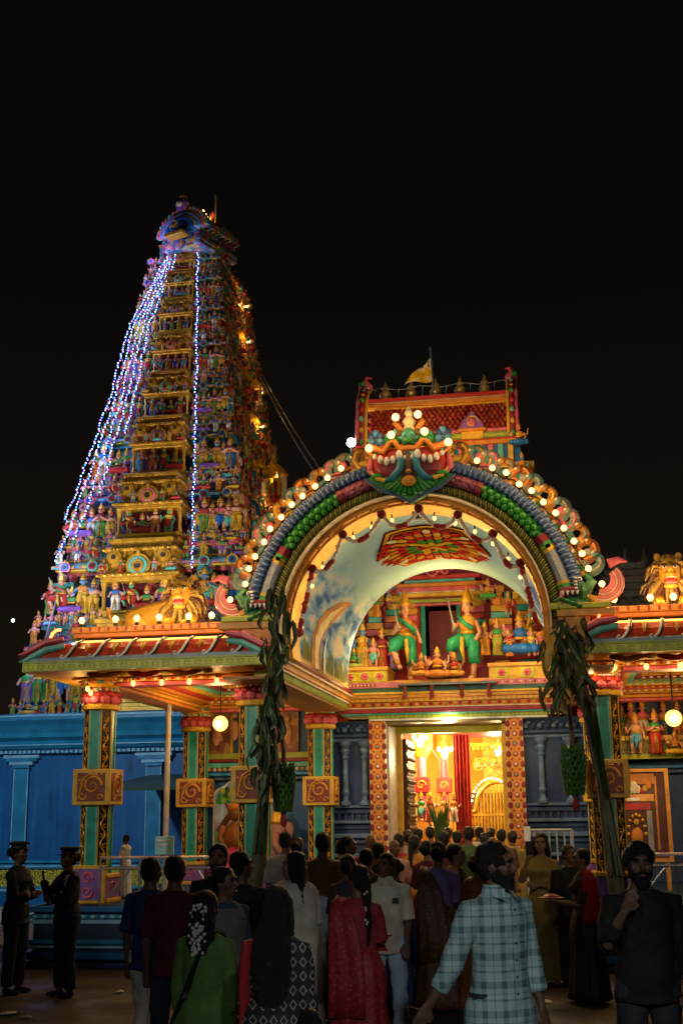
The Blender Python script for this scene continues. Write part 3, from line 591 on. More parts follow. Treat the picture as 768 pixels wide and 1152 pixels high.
CEIL = mosaic('ceiling_floral_mosaic', [(.30, .36, .06), (.5, .12, .03), (.6, .36, .05), (.32, .04, .03), (.05, .2, .12)], 7)
DENT = banded('orange_dentil_paint', [(.62, .32, .04), (.62, .32, .04), (.40, .12, .02), (.62, .34, .05)], 0, .11)
def pavilion(name, label, px0, px1, ex0, ex1, fr=True):
    pv = thing(name, label, 'pavilion', ((px0+px1)/2, 20.5, 0))
    yf, yb = 16.8, 24.0
    # platform
    pl = MB().mat(paint('platform_blue_paint', (.008, .035, .085), .5, .3, 2, .1))
    pl.box(px0-.55, px1+.55, 17.15, 23.6, 0, .80)
    for (z0_, z1_, o_, mm) in ((.72, .80, .10, WB), (.63, .69, .05, WB2), (.56, .62, .03, WB3), (.30, .36, .10, WB2), (.24, .29, .05, WB3), (.10, .2, .12, WB), (0, .07, .2, NAV)):
        pl.mat(mm).box(px0-.55-o_, px1+.55+o_, 17.15-o_, 17.3, z0_, z1_, .01); pl.box(px0-.55-o_, px0-.4, 17.3, 23.6, z0_, z1_, .01); pl.box(px1+.4, px1+.55+o_, 17.3, 23.6, z0_, z1_, .01)
    for q in range(int((px1-px0+1.1)/.14)): pl.mat(WB3).ell((px0-.5+q*.14, 17.10, .66), (.05, .03, .03), 6, 4)
    pl.obj('platform', pv)
    for y in (18.0, 23.0):
        for x in (px0, px1): pillar(pv, x, y)
    # beams between pillars
    bm_ = MB()
    for y in (18, 23):
        bm_.mat(ORA).box(px0-.3, px1+.3, y-.16, y+.16, 4.03, 4.10)
        for (a, b2, zz, mm) in ((.22, .1, 3.97, LTOR), (.19, .07, 3.91, PNK)): bm_.mat(mm).box(px0+.31, px1-.31, y-a, y+a, zz, zz+.052, .008)
    for x in (px0, px1):
        bm_.mat(ORA).box(x-.16, x+.16, 18.16, 22.84, 4.03, 4.10)
        for (a, zz, mm) in ((.22, 3.97, LTOR), (.19, 3.91, ORA)): bm_.mat(mm).box(x-a, x+a, 18.31, 22.69, zz, zz+.052, .008)
    for q in range(int((px1-px0-.7)/.09)):
        x = px0+.38+q*.09; bm_.mat((WHT, RED)[q % 2]).ell((x, 17.775, 3.995), (.03, .02, .022), 6, 4)
    bm_.obj('beam', pv)
    # coffered ceiling, stepping up
    ce = MB(); i0, i1, j0, j1 = px0+.2, px1-.2, 18.2, 22.8
    for k, (mm, dz) in enumerate(((ORA, .05), (RED, .05), (YEL, .04), (TEL, .03), (MAR, .05), (LTOR, .05))):
        a = k*.115; z_ = 4.06+k*.045
        ce.mat(mm).box(i0+a, i1-a, j0+a, j0+a+.12, z_, z_+.3-k*.04).box(i0+a, i1-a, j1-a-.12, j1-a, z_, z_+.3-k*.04).box(i0+a, i0+a+.12, j0+a+.121, j1-a-.121, z_, z_+.3-k*.04).box(i1-a-.12, i1-a, j0+a+.121, j1-a-.121, z_, z_+.3-k*.04)
        for q in range(int((i1-i0-2*a)/.13)): ce.mat((WHT, YEL)[k % 2]).ell((i0+a+.06+q*.13, j1-a-.125, z_+.02), (.035, .02, .02), 6, 4)
    ce.mat(CEIL).box(i0+.69, i1-.69, j0+.69, j1-.69, 4.33, 4.36); ce.obj('ceiling', pv)
    # eave slab round the coffer
    ev = MB().mat(YEL)
    for a in ((ex0, ex1, yf, 18.2), (ex0, ex1, 22.8, yb), (ex0, px0+.2, 18.2, 22.8), (px1-.2, ex1, 18.2, 22.8)): ev.box(*a, 4.045, 4.16)
    ev.mat(LTOR).box(ex0+.04, px0-.3, yf+.04, yb-.04, 4.036, 4.048).box(px1+.3, ex1-.04, yf+.04, yb-.04, 4.036, 4.048).box(px0-.3, px1+.3, yf+.04, 17.6, 4.036, 4.048)
    for q in range(max(1, int((px1-px0)/.62))):
        x = px0+.35+q*.62; pts = [(x-.24+.48*i/8, yf+.35, 4.04-.055*sin(pi*i/8)) for i in range(9)]; ev.mat((ORA, RED)[q % 2]).tube(pts, .045, 6); ev.mat(YEL).ell((x+.31, yf+.35, 4.02), (.09, .1, .05), 8, 5)
    ev.obj('eave', pv)
    fa = MB().mat(OLV).box(ex0, ex1, yf-.035, yf, 4.03, 4.175).box(ex0-.035, ex0, yf-.035, yb, 4.03, 4.175).box(ex1, ex1+.035, yf-.035, yb, 4.03, 4.175)
    fa.mat(LIM).box(ex0-.01, ex1+.01, yf-.05, yf-.034, 4.145, 4.175).box(ex0-.01, ex1+.01, yf-.05, yf-.034, 4.03, 4.05)
    n = int((ex1-ex0)/.155)
    for q in range(n):
        x = ex0+.05+q*.155
        fa.mat(LIM).box(x, x+.085, yf-.046, yf-.034, 4.065, 4.075).box(x, x+.012, yf-.046, yf-.034, 4.075, 4.125).box(x+.01, x+.085, yf-.046, yf-.034, 4.115, 4.125).box(x+.073, x+.085, yf-.046, yf-.034, 4.09, 4.115)
    fa.obj('fascia', pv)
    # curved red kapota cornice with white curls
    def kp(o): return [(yf-.02+o, 4.18), (yf+.0+o, 4.26), (yf+.06+o, 4.36), (yf+.17+o, 4.44), (yf+.32+o, 4.48), (yf+.55+o, 4.50), (yf+.55+o, 4.18)]
    REDK = paint('kapota_red_paint', (.40, .045, .02), .28, .35, 4, .15, 0, .3)
    kx = MB().mat(REDK).extr(kp(.02), ex0+.08, ex1-.08); kx.mat(paint('slate_blue_paint', (.20, .27, .33))).extr([(yf-.03, 4.178), (yf-.03, 4.215), (yf+.02, 4.24), (yf+.1, 4.18)], ex0+.06, ex1-.06)
    kx.mat(REDK).box(ex0+.1, ex0+.55, yf+.3, yb, 4.18, 4.44, .05).box(ex1-.55, ex1-.1, yf+.3, yb, 4.18, 4.44, .05)
    n = max(2, int(round((ex1-ex0-.7)/.42)))
    for q in range(n):
        x = ex0+.62+q*.42
        pts = [(x+.10, yf+.30, 4.51), (x+.085, yf+.15, 4.46), (x+.07, yf+.05, 4.38), (x+.03, yf-.0, 4.28), (x-.02, yf-.02, 4.225), (x-.07, yf-.02, 4.215), (x-.09, yf-.02, 4.24), (x-.07, yf-.02, 4.262), (x-.045, yf-.02, 4.25)]
        kx.mat(WHT).tube(pts, [.012, .016, .018, .018, .017, .015, .013, .011, .008], 5)
        kx.mat(BLK).tube([(p[0]+.028, p[1]+.012, p[2]) for p in pts[:5]], .016, 5)
        kx.mat(YEL).tube([(x+.28, yf+.12, 4.43), (x+.27, yf+.05, 4.36), (x+.27, yf+.03, 4.30)], [.03, .026, .008], 5); kx.mat(OLV).tube([(x+.24, yf+.14, 4.44), (x+.27, yf+.11, 4.41), (x+.31, yf+.14, 4.44)], .014, 5)
    kx.obj('cornice', pv)
    # curled scroll ends
    for (x, s_) in ((ex0+.1, -1), (ex1-.1, 1)):
        h = MB(); P = [(x-s_*.45, yf+.05, 4.40), (x-s_*.2, yf+.02, 4.36), (x, yf, 4.26), (x+s_*.12, yf-.02, 4.19), (x+s_*.2, yf-.02, 4.18)]
        h.mat(TEL).tube(P, [.04, .06, .055, .04, .012], 7); h.mat(PNK).tube([(p[0], p[1]-.03, p[2]+.10) for p in P], [.03, .05, .05, .03, .01], 7).mat(MAR).tube([(p[0], p[1]-.05, p[2]+.05) for p in P], [.012, .02, .02, .015, .006], 6)
        if s_ < 0: h.mat(emit('red_neon', (1, .18, .05), 5)).tube([(x+.34+.13*cos(a), yf+.12, 4.52+.13*sin(a)) for a in [pi*(.45+.17*i) for i in range(7)]], .02, 6)
        h.obj('scroll_end', pv)
    # recess with its shade put into the colour, and orange parapet slab on top
    pa = MB().mat(RECESS_SHADE).box(ex0+.5, ex1-.5 if ex1 < 3 else ex1, 17.55, yb-.1, 4.45, 4.60)
    pa.mat(ORA).box(ex0+.46, ex1-.1, 17.42, yb, 4.595, 4.66, .01).mat(LTOR).box(ex0+.44, ex1-.08, 17.38, yb, 4.66, 4.75, .012)
    for q in range(int((ex1-ex0-.6)/.07)): pa.mat(RED if q % 2 else LTOR).box(ex0+.5+q*.07, ex0+.535+q*.07, 17.368, 17.382, 4.675, 4.735)
    pa.obj('parapet', pv)
    rp = MB().mat(TUBEM).tube([(ex0+.5, 17.40, 4.53), (ex1-.4, 17.40, 4.53)], .014, 6); rp.obj('rope_light', pv)
    k = 0; x = ex0+.7
    while x < ex1-.2:
        point('rope_glow', (x, 17.02, 4.72), 2.6, (1, .58, .2), .04); x += .45
    return pv
pavilion('entrance_pavilion', 'left entrance pavilion on teal octagonal pillars with red curved cornice and olive fascia', -6.9, -4.5, -7.6, -4.08)
pavilion('entrance_pavilion', 'right entrance pavilion, cut by the photo edge, one full teal pillar beside the banana plant', .52, 3.2, .2, 3.9)
# bulbs along the parapets
for i, (px, py, w) in enumerate(((92, 707, 8), (130, 705, 8), (154, 700, 8), (179, 699, 8), (212, 698, 8), (238, 699, 8), (260, 698, 8))):
    p = at(px, 706, 17.6); roof_bulb((p.x, 17.6, 4.75), w, ORD[i]+' bare bulb from the left on the orange parapet of the left pavilion', 'bulbs on the left pavilion parapet')
for i, px in enumerate((690, 731, 757, 785)):
    p = at(px, 675, 17.6); roof_bulb((p.x, 17.6, 4.75), 8, ORD[i]+' bare bulb from the arch on the orange parapet of the right pavilion', 'bulbs on the right pavilion parapet')
for i, px in enumerate((150, 182, 213, 244)): p = at(px, 768, 17.72); hung_bulb((p.x, 17.72, 3.93), 1.6, ORD[i]+' small bulb from the left under the front beam of the left pavilion', 'small bulbs under the left beam', .036)
for px in (96, 100): p = at(px+2, 778, 17.6); hung_bulb((p.x, 17.62, 3.86 if px == 96 else 3.80), 1.0, ('upper' if px == 96 else 'lower')+' small bulb against the lotus capital of the far left pillar', 'small bulbs at the left capital', .034)
for i, px in enumerate((664, 690, 726, 764)): p = at(px, 752, 17.72); hung_bulb((p.x, 17.62, 3.93), 1.6, ORD[i]+' small bulb from the left under the front beam of the right pavilion', 'small bulbs under the right beam', .036)
point('ceiling_glow', (-5.7, 20.3, 3.6), 40, (1, .60, .22), .12); point('ceiling_glow', (1.85, 20.3, 3.6), 40, (1, .60, .22), .12)
point('ceiling_glow', (-5.7, 22.2, 3.5), 8, (1, .68, .3), .12); point('ceiling_glow', (-7.35, 18.3, 3.6), 12, (1, .55, .12), .06); point('ceiling_glow', (-5.7, 17.35, 3.55), 8, (1, .6, .2), .06); point('ceiling_glow', (1.8, 17.35, 3.55), 8, (1, .6, .2), .06)
# round glass globe lamps
for (px, py, Y, lb) in ((248, 814, 21.5, 'round glowing yellow globe lamp hanging in the left pavilion'), (757, 808, 19.5, 'round glowing yellow globe lamp hanging in the right pavilion, at the photo edge')):
    p = at(px, py, Y); t = thing('globe_lamp', lb, 'lamp', p, local=True); r_ = .135 if Y > 20 else .125
    MB().mat(emit('globe_glass', (1, .62, .12), 2.2)).ell((0, 0, 0), r_, 16, 12).obj('globe', t, True)
    MB().mat(emit('globe_filament', (1, .85, .5), 20)).ell((0, -r_*1.0, -.01), (.05, .02, .05), 10, 8).obj('bulb', t, True)
    MB().mat(BLK).tube([(0, 0, r_), (0, 0, 4.3-p.z)], .012, 5).obj('hanging_rod', t); point('globe_light', (0, -.25, -.1), 14, (1, .65, .2), .12, t)

# ---------------------------------------------------------------- lions on the parapets
def lion(px, label, body_side):
    p = at(px, 680, 18.15); L_ = thing('lion_statue', label, 'lion statue', (p.x, 18.15, 4.75), local=True)
    FUR = paint('lion_ochre_paint', (.56, .29, .035), .4); MANE = paint('lion_mane_paint', (.36, .23, .05), .4, .4, 12, .4)
    b_ = MB().mat(FUR); s_ = body_side
    b_.tube([(s_*.05, .1, .32), (s_*.35, .22, .30), (s_*.7, .3, .26), (s_*.98, .3, .22)], [.24, .25, .22, .19], 12); b_.ell((s_*.75, .2, .17), (.24, .18, .19), 10, 7)
    for dx in (-.16, .16): b_.tube([(dx, .05, .25), (dx*1.1, -.2, .1), (dx*1.1, -.42, .05)], [.11, .085, .06], 8); b_.ell((dx*1.1, -.45, .055), (.09, .1, .055), 8, 5)
    b_.tube([(s_*1.08, .34, .2), (s_*1.28, .26, .28), (s_*1.3, .2, .45)], [.04, .03, .045], 6); b_.obj('body', L_, True)
    h = MB().mat(FUR).ell((0, -.12, .56), (.165, .17, .235), 14, 10).ell((0, -.27, .50), (.085, .07, .06), 10, 7).ell((-.09, -.2, .62), (.055, .04, .045), 8, 6).ell((.09, -.2, .62), (.055, .04, .045), 8, 6)
    h.tube([(0, -.25, .68), (0, -.33, .54)], [.03, .042], 8); h.mat(paint('lion_lip_paint', (.6, .33, .05))).ell((0, -.22, .345), (.10, .08, .045), 10, 6)
    hd_ = h.obj('head', L_, True)
    mo = MB().mat(RED).ell((0, -.27, .415), (.095, .045, .058), 10, 7).mat(MAR).ell((0, -.30, .545), (.036, .025, .022), 8, 5).mat(PNK).ell((0, -.305, .39), (.05, .02, .025), 8, 5)
    for k in range(5):
        mo.mat(WHT).tube([(-.06+.03*k, -.315, .462), (-.06+.03*k, -.318, .432 if k in (0, 4) else .446)], [.012, .003], 5).tube([(-.06+.03*k, -.312, .368), (-.06+.03*k, -.316, .39)], [.011, .003], 5)
    mo.obj('mouth', hd_)
    for dx in (-.075, .075): MB().mat(WHT).ell((dx, -.275, .615), (.036, .02, .022), 8, 6).mat(BLK).ell((dx, -.29, .615), (.015, .012, .016), 6, 5).tube([(dx-.045, -.27, .645), (dx, -.29, .655), (dx+.045, -.27, .64)], .011, 5).obj('eye', hd_)
    mn = MB().mat(MANE).ell((0, .02, .52), (.25, .2, .34), 12, 9)
    rnd = random.Random(px)
    for ring in range(4):
        for k in range(20):
            a = -pi*.62+2*pi*.93*k/20+ring*.13+pi*.12; rr = .175+ring*.022; y0 = -.17+ring*.07
            d = Vector((sin(a), 0, cos(a))); c0 = Vector((0, y0, .54)); l = .10+.05*rnd.random()+(.12 if d.z < 0 else 0)
            p0 = c0+d*rr*Vector((1, 1, 1.25)).x; p1 = p0+d*l*.6+Vector((rnd.uniform(-.03, .03), -.02, -.03)); p2 = p1+Vector((d.x*.05, .0, -.10))
            mn.mat(MANE if (k+ring) % 3 else BRO).tube([p0, p1, p2], [.036, .03, .006], 5)
    mn.obj('mane', L_); 
    e = MB().mat(FUR); 
    for dx in (-.15, .15): e.ell((dx, -.06, .80), (.05, .035, .06), 8, 6)
    e.obj('ear', hd_); return L_
lion(207, 'ochre lion statue with open red mouth lying on the left pavilion parapet', -1)
lion(754, 'ochre lion statue with open red mouth on the right pavilion parapet', 1)
# ---------------------------------------------------------------- the great arch and its painted vault
AX, AZ, RO, RI = -2.02, 4.54, 2.38, 1.87
arch = thing('entrance_arch', 'great round entrance arch with painted pale vault, coloured scaly mouldings and monster mask', 'arch', (AX, 18, 0))
def arcpt(r, a, y): return (AX+r*cos(a), y, AZ+r*sin(a))
def arcs(r, a0, a1, y, n): return [arcpt(r, R(a0+(a1-a0)*i/n), y) for i in range(n+1)]
# solid ring behind the mouldings
def ring(m, r0, r1, y0, y1, a0, a1, n=60):
    rs = []
    for i in range(n+1):
        a = R(a0+(a1-a0)*i/n); rs.append([arcpt(r0, a, y0), arcpt(r1, a, y0), arcpt(r1, a, y1), arcpt(r0, a, y1)])
    return m.rings(rs)
m = MB().mat(MAR); ring(m, RI+.03, RO-.03, 17.15, 17.75, -2, 182); m.obj('arch_ring', arch)
# outer rope of slate blue scales
SLB = paint('slate_scale_paint', (.05, .095, .23), .35, .35, 9, .3); SLB2 = paint('dark_slate_scale_paint', (.025, .05, .15), .35)
m = MB(); n = 170
for i in range(n):
    a = R(3+174*i/n); q = i % 2
    c = arcpt(RO-.06, a, 17.10); m.tr(T(*c, ry=-a+pi/2)); m.mat(SLB if q else SLB2).ell((0, -.02, 0), (.035, .12, .105), 6, 6); m.mat(SLB).ell((.0, -.115, (-1)**i*.035), (.024, .03, .05), 5, 4)
m.tr(Matrix.Identity(4)); m.obj('scale_rope', arch)
# middle band: carved segments, mirrored about the crown
BEADG = paint('bead_green_paint', (.03, .22, .03), .3, .4, 8, .2); MAUVE = mosaic('mauve_carving', [(.26, .06, .10), (.33, .09, .13), (.20, .04, .09)], 14)
rm = 2.165
def seg(a0, a1, mt, r=.095):
    for s_ in (side,):
        A0, A1 = (a0, a1) if s_ == 0 else (180-a0, 180-a1); m.mat(mt).tube(arcs(rm, A0, A1, 17.10, max(3, int(abs(a1-a0)/2.5))), r, 10)
def ringb(a, mt, r=.115):
    A = (a, 180-a)[side]; c = arcs(rm, A-1.3, A+1.3, 17.10, 2); m.mat(mt).tube(c, r, 10)
for side in (0, 1):
  m = MB()
  seg(64, 82, MAUVE, .105); ringb(62.5, MAR)
  for k in range(9):
    for j in (-1, 0, 1):
        a = 35.5+k*3.0+(1.5 if j == 0 else 0); 
        for A in ((a, 180-a)[side],): c = arcpt(rm+j*.062, R(A), 17.04+abs(j)*.03); m.mat(BEADG).ell(c, (.058, .055, .058), 8, 6)
  seg(33.5, 62, GRN, .06); ringb(32, MAR, .11); ringb(30.3, RED, .105); ringb(28.8, GRN); ringb(27.6, YEL)
  seg(14, 27, paint('white_carved_paint', (.34, .37, .42), .4, .3, 25, .8), .10); ringb(13, YEL); ringb(11.8, GRN, .12); ringb(9.8, RED, .105); ringb(8.3, MAR, .10); seg(4, 8, RED, .07)
  m.obj('carved_band', arch)
# inner olive rope
m = MB(); OL2 = paint('dark_olive_paint', (.10, .09, .015)); OLB = paint('rope_olive_paint', (.17, .17, .02)); 
for i in range(150):
    a = R(2+176*i/150); c = arcpt(1.985, a, 17.12); m.tr(T(*c, ry=-a+pi/2+.45*(1 if i >= 75 else -1))); m.mat(OLB if i % 2 else OL2).ell((0, 0, 0), (.024, .095, .085), 6, 5)
m.tr(Matrix.Identity(4)); m.obj('olive_rope', arch)
m = MB().mat(CRM); ring(m, 1.885, 1.905, 17.03, 17.2, -10, 190); m.mat(paint('reveal_orange', (.60, .24, .012))); ring(m, 1.82, 1.885, 17.2, 17.7, -12, 192); m.mat(paint('reveal_gold', (.62, .32, .012))); ring(m, 1.79, 1.82, 17.3, 17.9, -12, 192)
m.mat(ORA)
for i in range(24):
    a = R(4+172*i/23); c = arcpt(1.80, a, 17.2); m.ell(c, (.03, .03, .03), 6, 4)
m.obj('gold_reveal', arch)
# painted barrel vault
vm, nt, b = _base('vault_sky_paint', .92); b.inputs['Specular IOR Level'].default_value = .05; t_ = N(nt, 'ShaderNodeTexCoord'); s = N(nt, 'ShaderNodeSeparateXYZ'); L(nt, t_.outputs['Object'], s.inputs[0])
mp = N(nt, 'ShaderNodeMapping'); mp.inputs['Scale'].default_value = (1.0, .32, 1.0); L(nt, t_.outputs['Object'], mp.inputs[0]); vv = mp.outputs[0]
base_ = ramp(nt, noise(nt, vv, 1.1, 4), [(.3, (.23, .38, .36)), (.7, (.36, .50, .45))])
cl = ramp(nt, noise(nt, vv, 4.2, 2.5, .5, .3), [(.36, (.06, .12, .26)), (.47, (.18, .31, .42)), (.54, (.34, .42, .42)), (.64, (.62, .50, .34))])
hz = N(nt, 'ShaderNodeMix', data_type='RGBA')      # painted clouds only on the lower part of the sky
L(nt, mth(nt, 'ADD', mth(nt, 'MULTIPLY', mth(nt, 'SUBTRACT', 5.85, s.outputs[2]), 3.0), mth(nt, 'MULTIPLY', mth(nt, 'SUBTRACT', noise(nt, vv, 1.7, 3), .5), 3.2)), hz.inputs[0]); hz.clamp_factor = True
L(nt, base_, hz.inputs[6]); L(nt, cl, hz.inputs[7])
mp2 = N(nt, 'ShaderNodeMapping'); mp2.inputs['Scale'].default_value = (1, 2.2, .8); L(nt, t_.outputs['Object'], mp2.inputs[0])
h2 = N(nt, 'ShaderNodeMix', data_type='RGBA'); L(nt, mth(nt, 'MULTIPLY', mth(nt, 'SUBTRACT', mth(nt, 'ADD', 4.62, mth(nt, 'MULTIPLY', mth(nt, 'SUBTRACT', noise(nt, mp2.outputs[0], 1.5, 4), .5), 1.5)), s.outputs[2]), 12.0), h2.inputs[0]); h2.clamp_factor = True
L(nt, hz.outputs[2], h2.inputs[6]); L(nt, ramp(nt, noise(nt, mp2.outputs[0], 2.2, 4), [(.3, (.07, .09, .025)), (.6, (.22, .21, .06)), (.8, (.5, .38, .1))]), h2.inputs[7])
h3 = N(nt, 'ShaderNodeMix', data_type='RGBA'); L(nt, mth(nt, 'MULTIPLY', mth(nt, 'SUBTRACT', mth(nt, 'ADD', 4.33, mth(nt, 'MULTIPLY', mth(nt, 'SUBTRACT', noise(nt, vv, 2.5, 3), .5), .25)), s.outputs[2]), 14.0), h3.inputs[0]); h3.clamp_factor = True
L(nt, h2.outputs[2], h3.inputs[6]); h3.inputs[7].default_value = c4((.62, .40, .13)); L(nt, h3.outputs[2], b.inputs['Base Color']); bump(nt, b, noise(nt, vv, 5, 4), .12)
m = MB().mat(vm); RV = 1.86; rs = []
for j in range(12):
    y = 17.6+4.9*j/11; row = [(AX-RV, y, 4.18)]+[arcpt(RV, R(180-180*i/48), y) for i in range(49)]+[(AX+RV, y, 4.18)]; rs.append(row)
m.rings(rs, cap=False, closed=False); rs2 = [[(AX+(x-AX)*1.06, y, AZ+(z-AZ)*1.06 if z > 4.3 else z) for x, y, z in r_] for r_ in rs]; m.mat(GRY).rings(rs2, cap=False, closed=False)
m.mat(paint('vault_edge_paint', (.40, .48, .52))); e = [[p, (p[0]+(AX-p[0])*.0, 22.56, p[2]), (AX+(p[0]-AX)*1.08, 22.56, AZ+(p[2]-AZ)*1.08 if p[2] > 4.3 else p[2])] for p in rs[-1]]; m.rings(e, cap=False, closed=False)
m.obj('vault', arch, True)
# painted figure: a bent golden trunk with bright flank on the left vault wall
def vp(y, z, off=.012):
    if z < AZ: return (AX-RV+off, y, z)
    return (AX-math.sqrt(max(0, (RV-off)**2-(z-AZ)**2)), y, z)
def strip(m, pts, wid, mt, off):
    m.mat(mt); rs = []
    for i, (y, z) in enumerate(pts):
        w = wid[i]; rs.append([vp(y-w, z, off), vp(y-w/3, z, off+.006), vp(y+w/3, z, off+.006), vp(y+w, z, off)])
    m.rings(rs, cap=False, closed=False)
m = MB(); P = [(19.5, 4.26), (19.45, 4.5), (19.5, 4.75), (19.75, 5.0), (20.15, 5.25), (20.65, 5.47), (21.05, 5.58)]
strip(m, P, [.38, .34, .36, .42, .42, .28, .05], paint('painted_bark_ochre', (.52, .19, .02), .7, .5, 5), .010); strip(m, P[:6], [.18, .16, .20, .22, .16, .03], paint('painted_bark_light', (.72, .50, .20), .5, .3, 6), .022)
strip(m, [(19.72, 4.26), (19.7, 4.55), (19.72, 4.8)], [.06, .05, .02], RED, .03)
strip(m, [(20.1, 4.26), (20.1, 4.6), (20.2, 4.85)], [.10, .06, .02], WHT, .02); m.obj('painted_tree', arch)
# ceiling medallion
m = MB()
def vq(u, y, off): # u: distance along the curve from the crown
    a = pi/2-u/RV; return (AX+(RV-off)*cos(a), y, AZ+(RV-off)*sin(a))
CY = 20.2; hexo = [(-.98, 0), (-.62, -.62), (.62, -.62), (.98, 0), (.62, .62), (-.62, .62)]
def plate(sc, off, mt, pts=None, n=6):
    """flat outline wrapped onto the vault, subdivided so that it follows the curve"""
    pts = pts or hexo; ring_ = []
    for i in range(len(pts)):
        a, b2 = pts[i], pts[(i+1) % len(pts)]
        for k in range(n): ring_.append((a[0]+(b2[0]-a[0])*k/n, a[1]+(b2[1]-a[1])*k/n))
    rs = [[vq(x*sc*q, CY+y*2.1*sc*q, off) for x, y in ring_] for q in (1, .75, .5, .25, .02)]
    m.mat(mt).rings(rs, cap=False)
def flat(n_, c):
    p_ = paint('medallion_'+n_, c, .95, .15, 8, .1); p_.node_tree.nodes['Principled BSDF'].inputs['Specular IOR Level'].default_value = .03; return p_
fY, fR, fM, fC, fG, fO = flat('yellow', (.62, .30, .015)), flat('red', (.42, .015, .01)), flat('maroon', (.09, .008, .008)), flat('cream', (.68, .50, .24)), flat('green', (.05, .22, .02)), flat('orange', (.56, .16, .01))
plate(1.04, .01, fM); plate(1.0, .022, fY); plate(.93, .03, fM); plate(.89, .036, fO); plate(.86, .042, fM)
cols = [fR, fC, fR, fY, fG, fO, fC, fR, fY]
for k in range(5):
    r_ = .78-k*.15; nP = (32, 26, 20, 14, 8)[k]
    for i in range(nP):
        a = 2*pi*(i+.5*(k % 2))/nP; ex = 1+.16*abs(cos(a)); ca, sa = cos(a), sin(a); wq = pi*r_/nP*1.05; pts = []
        for (t, w) in ((-.05, .5), (.06, .86), (.13, .55), (.16, 0), (.13, -.55), (.06, -.86), (-.05, -.5)):
            rr = (r_-.06+t)*ex; pts.append((rr*ca-w*wq*sa, (rr*sa*.78+w*wq*ca*.78)))
        m.mat((fR, fO, fR, fG, fY)[k] if i % 4 else (fC, fY, fO, fY, fR)[k]); q = [vq(x, CY+y*1.72, .052+k*.008) for x, y in pts]; cx = vq(r_*ex*ca, CY+r_*ex*sa*.78*1.72, .075+k*.008)
        m.add(q+[cx], [(j, (j+1) % 7, 7) for j in range(7)])
m.mat(fY).ell(vq(0, CY, .1), (.09, .12, .03), 10, 5).mat(fR).ell(vq(0, CY, .12), (.05, .06, .03), 8, 4); m.obj('medallion', arch)
MB().mat(BLK).box(AX-.09, AX+.09, 18.02, 18.12, AZ+RV-.10, AZ+RV-.015).obj('ceiling_fitting', arch)
# side beams below the vault
for s_, nm in ((-1, 'l'), (1, 'r')):
    m = MB(); X = lambda d: AX+s_*d
    def bx(d0, d1, z0, z1, mt): m.mat(mt).box(min(X(d0), X(d1)), max(X(d0), X(d1)), 17.2, 22.9, z0, z1)
    bx(1.84, 2.3, 4.19, 4.235, MAR); bx(1.87, 2.3, 4.15, 4.19, RED); bx(1.85, 2.3, 4.125, 4.15, CRM); bx(1.90, 2.3, 4.05, 4.125, LTOR); bx(1.93, 2.3, 4.02, 4.05, ORA); bx(1.91, 2.3, 4.0, 4.02, WHT); bx(1.96, 2.3, 3.90, 4.0, OLV)
    for q in range(62): y = 17.25+q*.09; m.mat(LIM).box(min(X(1.94), X(1.962)), max(X(1.94), X(1.962)), y, y+.05, 3.91, 3.99)
    m.mat(paint('soffit_brown_orange', (.34, .14, .03), .5, .4, 6)).box(min(X(1.98), X(2.7)), max(X(1.98), X(2.7)), 17.0, 22.8, 3.86, 3.9)
    m.mat(ORA).box(min(X(2.0), X(2.42)), max(X(2.0), X(2.42)), 16.95, 17.7, 4.20, 4.62).mat(LTOR).box(min(X(1.98), X(2.75)), max(X(1.98), X(2.75)), 16.9, 17.8, 4.56, 4.66, .01).mat(OLV).box(min(X(1.9), X(2.7)), max(X(1.9), X(2.7)), 16.88, 17.8, 4.66, 4.74, .01)
    m.obj('side_beam', arch)
point('vault_light', (AX+.3, 19.0, 3.85), 14, (1, .82, .5), .1)
# crest of curled figures
CO_ = paint('crest_ochre', (.34, .15, .03)); CT_ = paint('crest_grey_teal', (.10, .20, .18)); CG_ = paint('crest_grey', (.24, .22, .18)); CB_ = paint('crest_brick', (.30, .09, .03))
CR = [(CO_, YEL), (CT_, CG_), (CB_, ORA), (CO_, CT_), (CG_, PNK), (CT_, CO_)]
def curl(k, s_):
    a, b2 = CR[k % 6]; m = MB()
    pts = []; rr = []
    for i in range(16):
        q = i/15; t = -1.0+q*(3.6+.5*(k % 3)); r_ = .15*(1-.5*q); pts.append((s_*(.0+r_*cos(t)), 0, .19+r_*1.15*sin(t))); rr.append((.062*(1-.72*q), .085*(1-.5*q)))
    m.mat(a).tube(pts, rr, 7, side=(0, 1, 0)); m.mat(b2).tube([(s_*p[0]*s_, p[1]-.06, p[2]) for p in pts[:10]], .018, 5)
    m.mat(b2).tube([(-s_*.10, 0, .02), (-s_*.02, -.02, .1), (s_*.10, 0, .12)], [.05, .06, .04], 7); m.mat(a).ell((-s_*.07, -.03, .26), (.05, .06, .07), 8, 6).mat(CRM).ell((-s_*.09, -.08, .25), (.02, .02, .025), 6, 4)
    m.mat(a).ell((s_*.04, -.01, .30), (.075, .06, .055), 8, 6); m.mat(b2).ell((-s_*.12, -.02, .2), (.06, .06, .07), 8, 6)
    for q in range(4): m.mat((RED, CRM, GRN, YEL)[q]).ell((s_*(-.12+.08*q), -.03, .03), (.045, .06, .035), 6, 4)
    return m
cw = []
